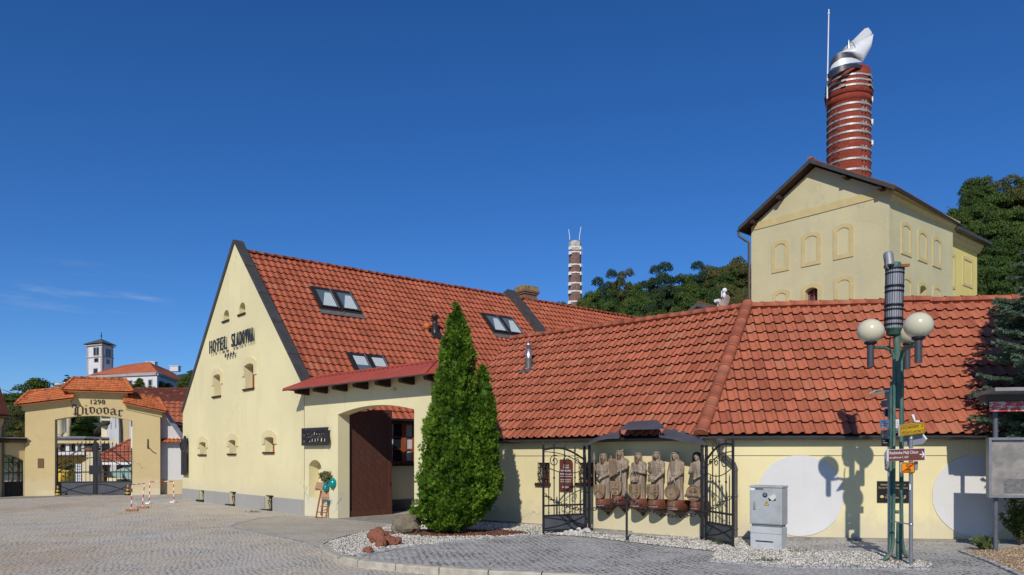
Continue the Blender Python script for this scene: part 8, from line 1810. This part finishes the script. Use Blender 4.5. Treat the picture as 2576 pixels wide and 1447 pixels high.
for bi,B in enumerate(bodies()):
    vv=[p[0] for p in B['pts']]; cxs=[(p[1]+p[2])/2 for p in B['pts']]; rr=[(p[2]-p[1])/2 for p in B['pts']]
    zz=[CAM+(HV-v)/kpx for v in vv]; cx_=[(c-CX)/kpx for c in cxs]; r_=[r/kpx for r in rr]
    N=29000 if bi==0 else 12500
    # density by lateral area
    zi=np.linspace(min(zz),max(zz),400); ri=np.interp(zi,zz[::-1],r_[::-1]); pr=ri+.05; pr/=pr.sum()
    z=rs.choice(zi,N,p=pr)+rs.uniform(-.01,.01,N); R_=np.interp(z,zz[::-1],r_[::-1]); C_=np.interp(z,zz[::-1],cx_[::-1]); an=rs.uniform(0,2*math.pi,N)
    lump=np.array([noise.noise(Vector((math.cos(a)*1.7*max(r,.2)*2.2,math.sin(a)*1.7*max(r,.2)*2.2,zq*1.9+bi*9))) for a,r,zq in zip(an,R_,z)])
    lum2=np.array([noise.noise(Vector((math.cos(a)*r*5.5,math.sin(a)*r*5.5,zq*4.2+bi*5))) for a,r,zq in zip(an,R_,z)])
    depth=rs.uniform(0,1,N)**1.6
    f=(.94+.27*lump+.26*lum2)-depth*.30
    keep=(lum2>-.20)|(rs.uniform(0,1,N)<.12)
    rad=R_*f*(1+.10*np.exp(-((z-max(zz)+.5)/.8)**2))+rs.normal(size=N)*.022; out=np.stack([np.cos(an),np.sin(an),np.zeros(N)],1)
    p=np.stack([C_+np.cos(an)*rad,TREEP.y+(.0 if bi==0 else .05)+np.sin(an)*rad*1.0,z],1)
    val=np.clip(.42+.55*lump+.35*lum2-.25*depth,0,1)  # leaf tone darkens inward and in hollows: crown shade put into the colour
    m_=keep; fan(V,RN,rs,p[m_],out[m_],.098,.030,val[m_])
    lo=[(max(.01,r*.58),zq-.0) for r,zq in zip(r_,zz)]
    vs=[];n=20
    for (r,zq),c in zip(lo[::-1],cx_[::-1]):
        for k in range(n): a=2*math.pi*k/n; w_=1+.2*noise.noise(Vector((math.cos(a)*3,math.sin(a)*3,zq*2))); vs.append((c+r*w_*math.cos(a),TREEP.y+r*w_*math.sin(a),min(zq,max(zz)-.3) if r<.05 else zq))
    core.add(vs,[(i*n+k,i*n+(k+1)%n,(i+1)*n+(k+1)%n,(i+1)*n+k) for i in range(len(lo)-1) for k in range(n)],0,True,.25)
TJ=thing('thuja_tree','tall dense green thuja with two tops growing in the pale gravel bed','tree',TREEP)
V=np.concatenate(V)-np.array(TREEP); RN=np.concatenate(RN); nf=len(RN)
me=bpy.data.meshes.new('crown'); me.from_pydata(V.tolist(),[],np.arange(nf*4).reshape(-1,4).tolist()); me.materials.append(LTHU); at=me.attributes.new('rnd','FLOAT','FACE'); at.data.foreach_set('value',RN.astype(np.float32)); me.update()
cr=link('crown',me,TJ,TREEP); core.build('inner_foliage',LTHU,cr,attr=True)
m=MB(); m.tube([TREEP-UP*.1,TREEP+UP*.05,TREEP+UP*.5,TREEP+UP*2.5],[.20,.15,.12,.06],10); m.tube([TREEP+Vector((.12,0,-.05)),TREEP+Vector((.18,0,.5)),TREEP+Vector((.5,0,1.5))],[.10,.07,.05],8); m.build('trunk',BARK,TJ)

# ------------------------------------------------------------------ blue spruce at the right edge
SB=Vector((12.55,16.5,0)); SPT=thing('spruce_tree','blue green spruce with drooping branches behind the notice board','tree',SB)
m=MB(); m.tube([SB,SB+UP*3,SB+UP*8.5],[.16,.12,.015],10); m.build('trunk',BARK,SPT)
rs=np.random.RandomState(5); V=[];RN=[]; br=MB()
def needles(a,b,dens=95,ln=.055,rad=.03,val=.5):
    L=np.linalg.norm(b-a); n=max(6,int(L*dens*6)); t=rs.uniform(0,1,n)[:,None]; p=a+(b-a)*t; d=(b-a)/max(L,1e-6)
    o=rs.normal(size=(n,3)); o-=d*(o@d)[:,None]; o/=np.linalg.norm(o,axis=1)[:,None]; e=o*.9+d*.65+np.array([0,0,.15]); e/=np.linalg.norm(e,axis=1)[:,None]
    s=np.cross(e,rs.normal(size=(n,3))); s/=np.linalg.norm(s,axis=1)[:,None]; w_=.0125; Ln=ln*rs.uniform(.7,1.2,(n,1))
    V.append(np.stack([p-s*w_,p+e*Ln,p+s*w_],1).reshape(-1,3)); RN.append(np.clip(val+rs.uniform(-.3,.3,n),0,1))
nb=0
for z in np.concatenate([np.arange(1.15,7.0,.20),np.arange(7.0,8.5,.13)]):
    R0=np.interp(z,[1.1,2.4,3.4,5.0,6.5,8.0,8.5],[1.5,2.0,2.12,1.55,1.0,.35,.15])
    for k in range(7):
        an=rs.uniform(0,2*math.pi)
        if math.cos(an)>.8: continue
        Lb=R0*rs.uniform(.72,1.05); dv=np.array([math.cos(an),math.sin(an),0]); sd=np.array([-dv[1],dv[0],0]); zz=z+rs.uniform(-.1,.1)
        pts=[np.array(SB)+np.array([0,0,zz])+dv*Lb*f+np.array([0,0,-.22*Lb*f*(1-f*.75)+.10*Lb*f*f]) for f in np.linspace(0,1,7)]
        br.tube([Vector(p) for p in pts],[.030,.026,.022,.018,.013,.009,.004],5)
        val=rs.uniform(.3,.65)
        for i in range(2,7):
            needles(pts[i-1],pts[i],60,val=val)
            for sg in (-1,1):
                l=.55*Lb*(1-i/7.2)*rs.uniform(.6,1.1)+.12
                for hh in (0,.5):
                    s0=pts[i-1]+(pts[i]-pts[i-1])*hh; e=s0+(dv*.75+sd*sg*rs.uniform(.5,.9)+np.array([0,0,rs.uniform(-.22,.10)]))*l*.8; needles(s0,e,52,val=val+.1)
                    q=s0+(e-s0)*.55; e2=q+(dv*.9+sd*sg*.15+np.array([0,0,rs.uniform(-.1,.15)]))*l*.38; needles(q,e2,52,val=val+.15)
V=np.concatenate(V)-np.array(SB); RN=np.concatenate(RN); nf=len(RN)
me=bpy.data.meshes.new('needles'); me.from_pydata(V.tolist(),[],np.arange(nf*3).reshape(-1,3).tolist()); me.materials.append(LSPR); at=me.attributes.new('rnd','FLOAT','FACE'); at.data.foreach_set('value',RN.astype(np.float32)); me.update()
link('needles',me,SPT,SB); br.build('branches',BARK,SPT)
print('spruce tris',nf)

# ------------------------------------------------------------------ shrub, weeds and grass tufts
def shrub(base,h,r,N,label,name='young_shrub',mat=LBRT,size=.05,cat='shrub'):
    T=thing(name,label,cat,base); st=MB(); lf=MB()
    for k in range(int(N/22)):
        a=random.uniform(0,6.28); q=random.uniform(.2,1); tip=base+Vector((math.cos(a)*r*q,math.sin(a)*r*q,h*random.uniform(.5,1))); mid=base.lerp(tip,.5)+Vector((0,0,h*.08)); st.tube([base,mid,tip],[.010,.007,.003],4)
        for j in range(22):
            t=random.uniform(.2,1); c=base.lerp(mid,t*2) if t<.5 else mid.lerp(tip,t*2-1); d=Vector((random.gauss(0,1),random.gauss(0,1),random.gauss(.5,.8))).normalized(); s=d.cross(Vector((random.random(),random.random(),-.5))).normalized(); l=size*random.uniform(.6,1.3)
            lf.add([c,c+d*l*.5+s*l*.25,c+d*l,c+d*l*.5-s*l*.25],[(0,1,2,3)])
    st.build('stems',BARK,T); lf.build('leaves',mat,T,attr=True)
random.seed(21)
shrub(gd(2566,1372),1.1,.45,1300,'bright green young shrub below the notice board',size=.085)
shrub(gd(2475,1385),.28,.3,300,'low pale weed clump left of the notice board post','weed_clump',WEED,.10,'weed')
def grass(u,v,N,r,h,label):
    m=MB(); c=gd(u,v)
    for k in range(N):
        b=c+Vector((random.gauss(0,r),random.gauss(0,r*.4),0)); a=random.uniform(0,6.28); t=b+Vector((math.cos(a)*h*.5,math.sin(a)*h*.5,h*random.uniform(.4,1))); s=Vector((-math.sin(a),math.cos(a),0))*.006; m.add([b-s,b+s,t],[(0,1,2)])
    tag(m.build('grass_tuft',WEED,loc=c,attr=True),label,'grass tuft')
grass(1925,1414,160,.16,.12,'green grass tuft in the gravel in front of the cabinet')
grass(2010,1390,140,.22,.10,'dry grass along the setts right of the cabinet')
grass(2145,1428,60,.10,.08,'small grass tuft between edging stones before the lamp')
grass(1012,1330,60,.06,.10,'tiny grass tuft at the foot of the big boulder')
grass(1812,1372,90,.10,.20,'dry weed tuft under the right iron gate leaf')
grass(2010,1352,60,.12,.05,'thin weeds at the foot of the wall below the left white disc')
grass(640,1289,60,.12,.12,'thin weeds along the hotel plinth')
grass(835,1361,40,.10,.08,'grass tuft at the tip of the gravel bed')
grass(872,1404,130,.07,.06,'grey weeds over the curved kerb stones')
for u,v,dx,lab in ((2440,1352,.5,'dark weeds at the wall foot in the shade of the notice board'),):
    shrub(gd(u,v),.25,.5,260,lab,'weed_clump',WEED,.06,'weed')
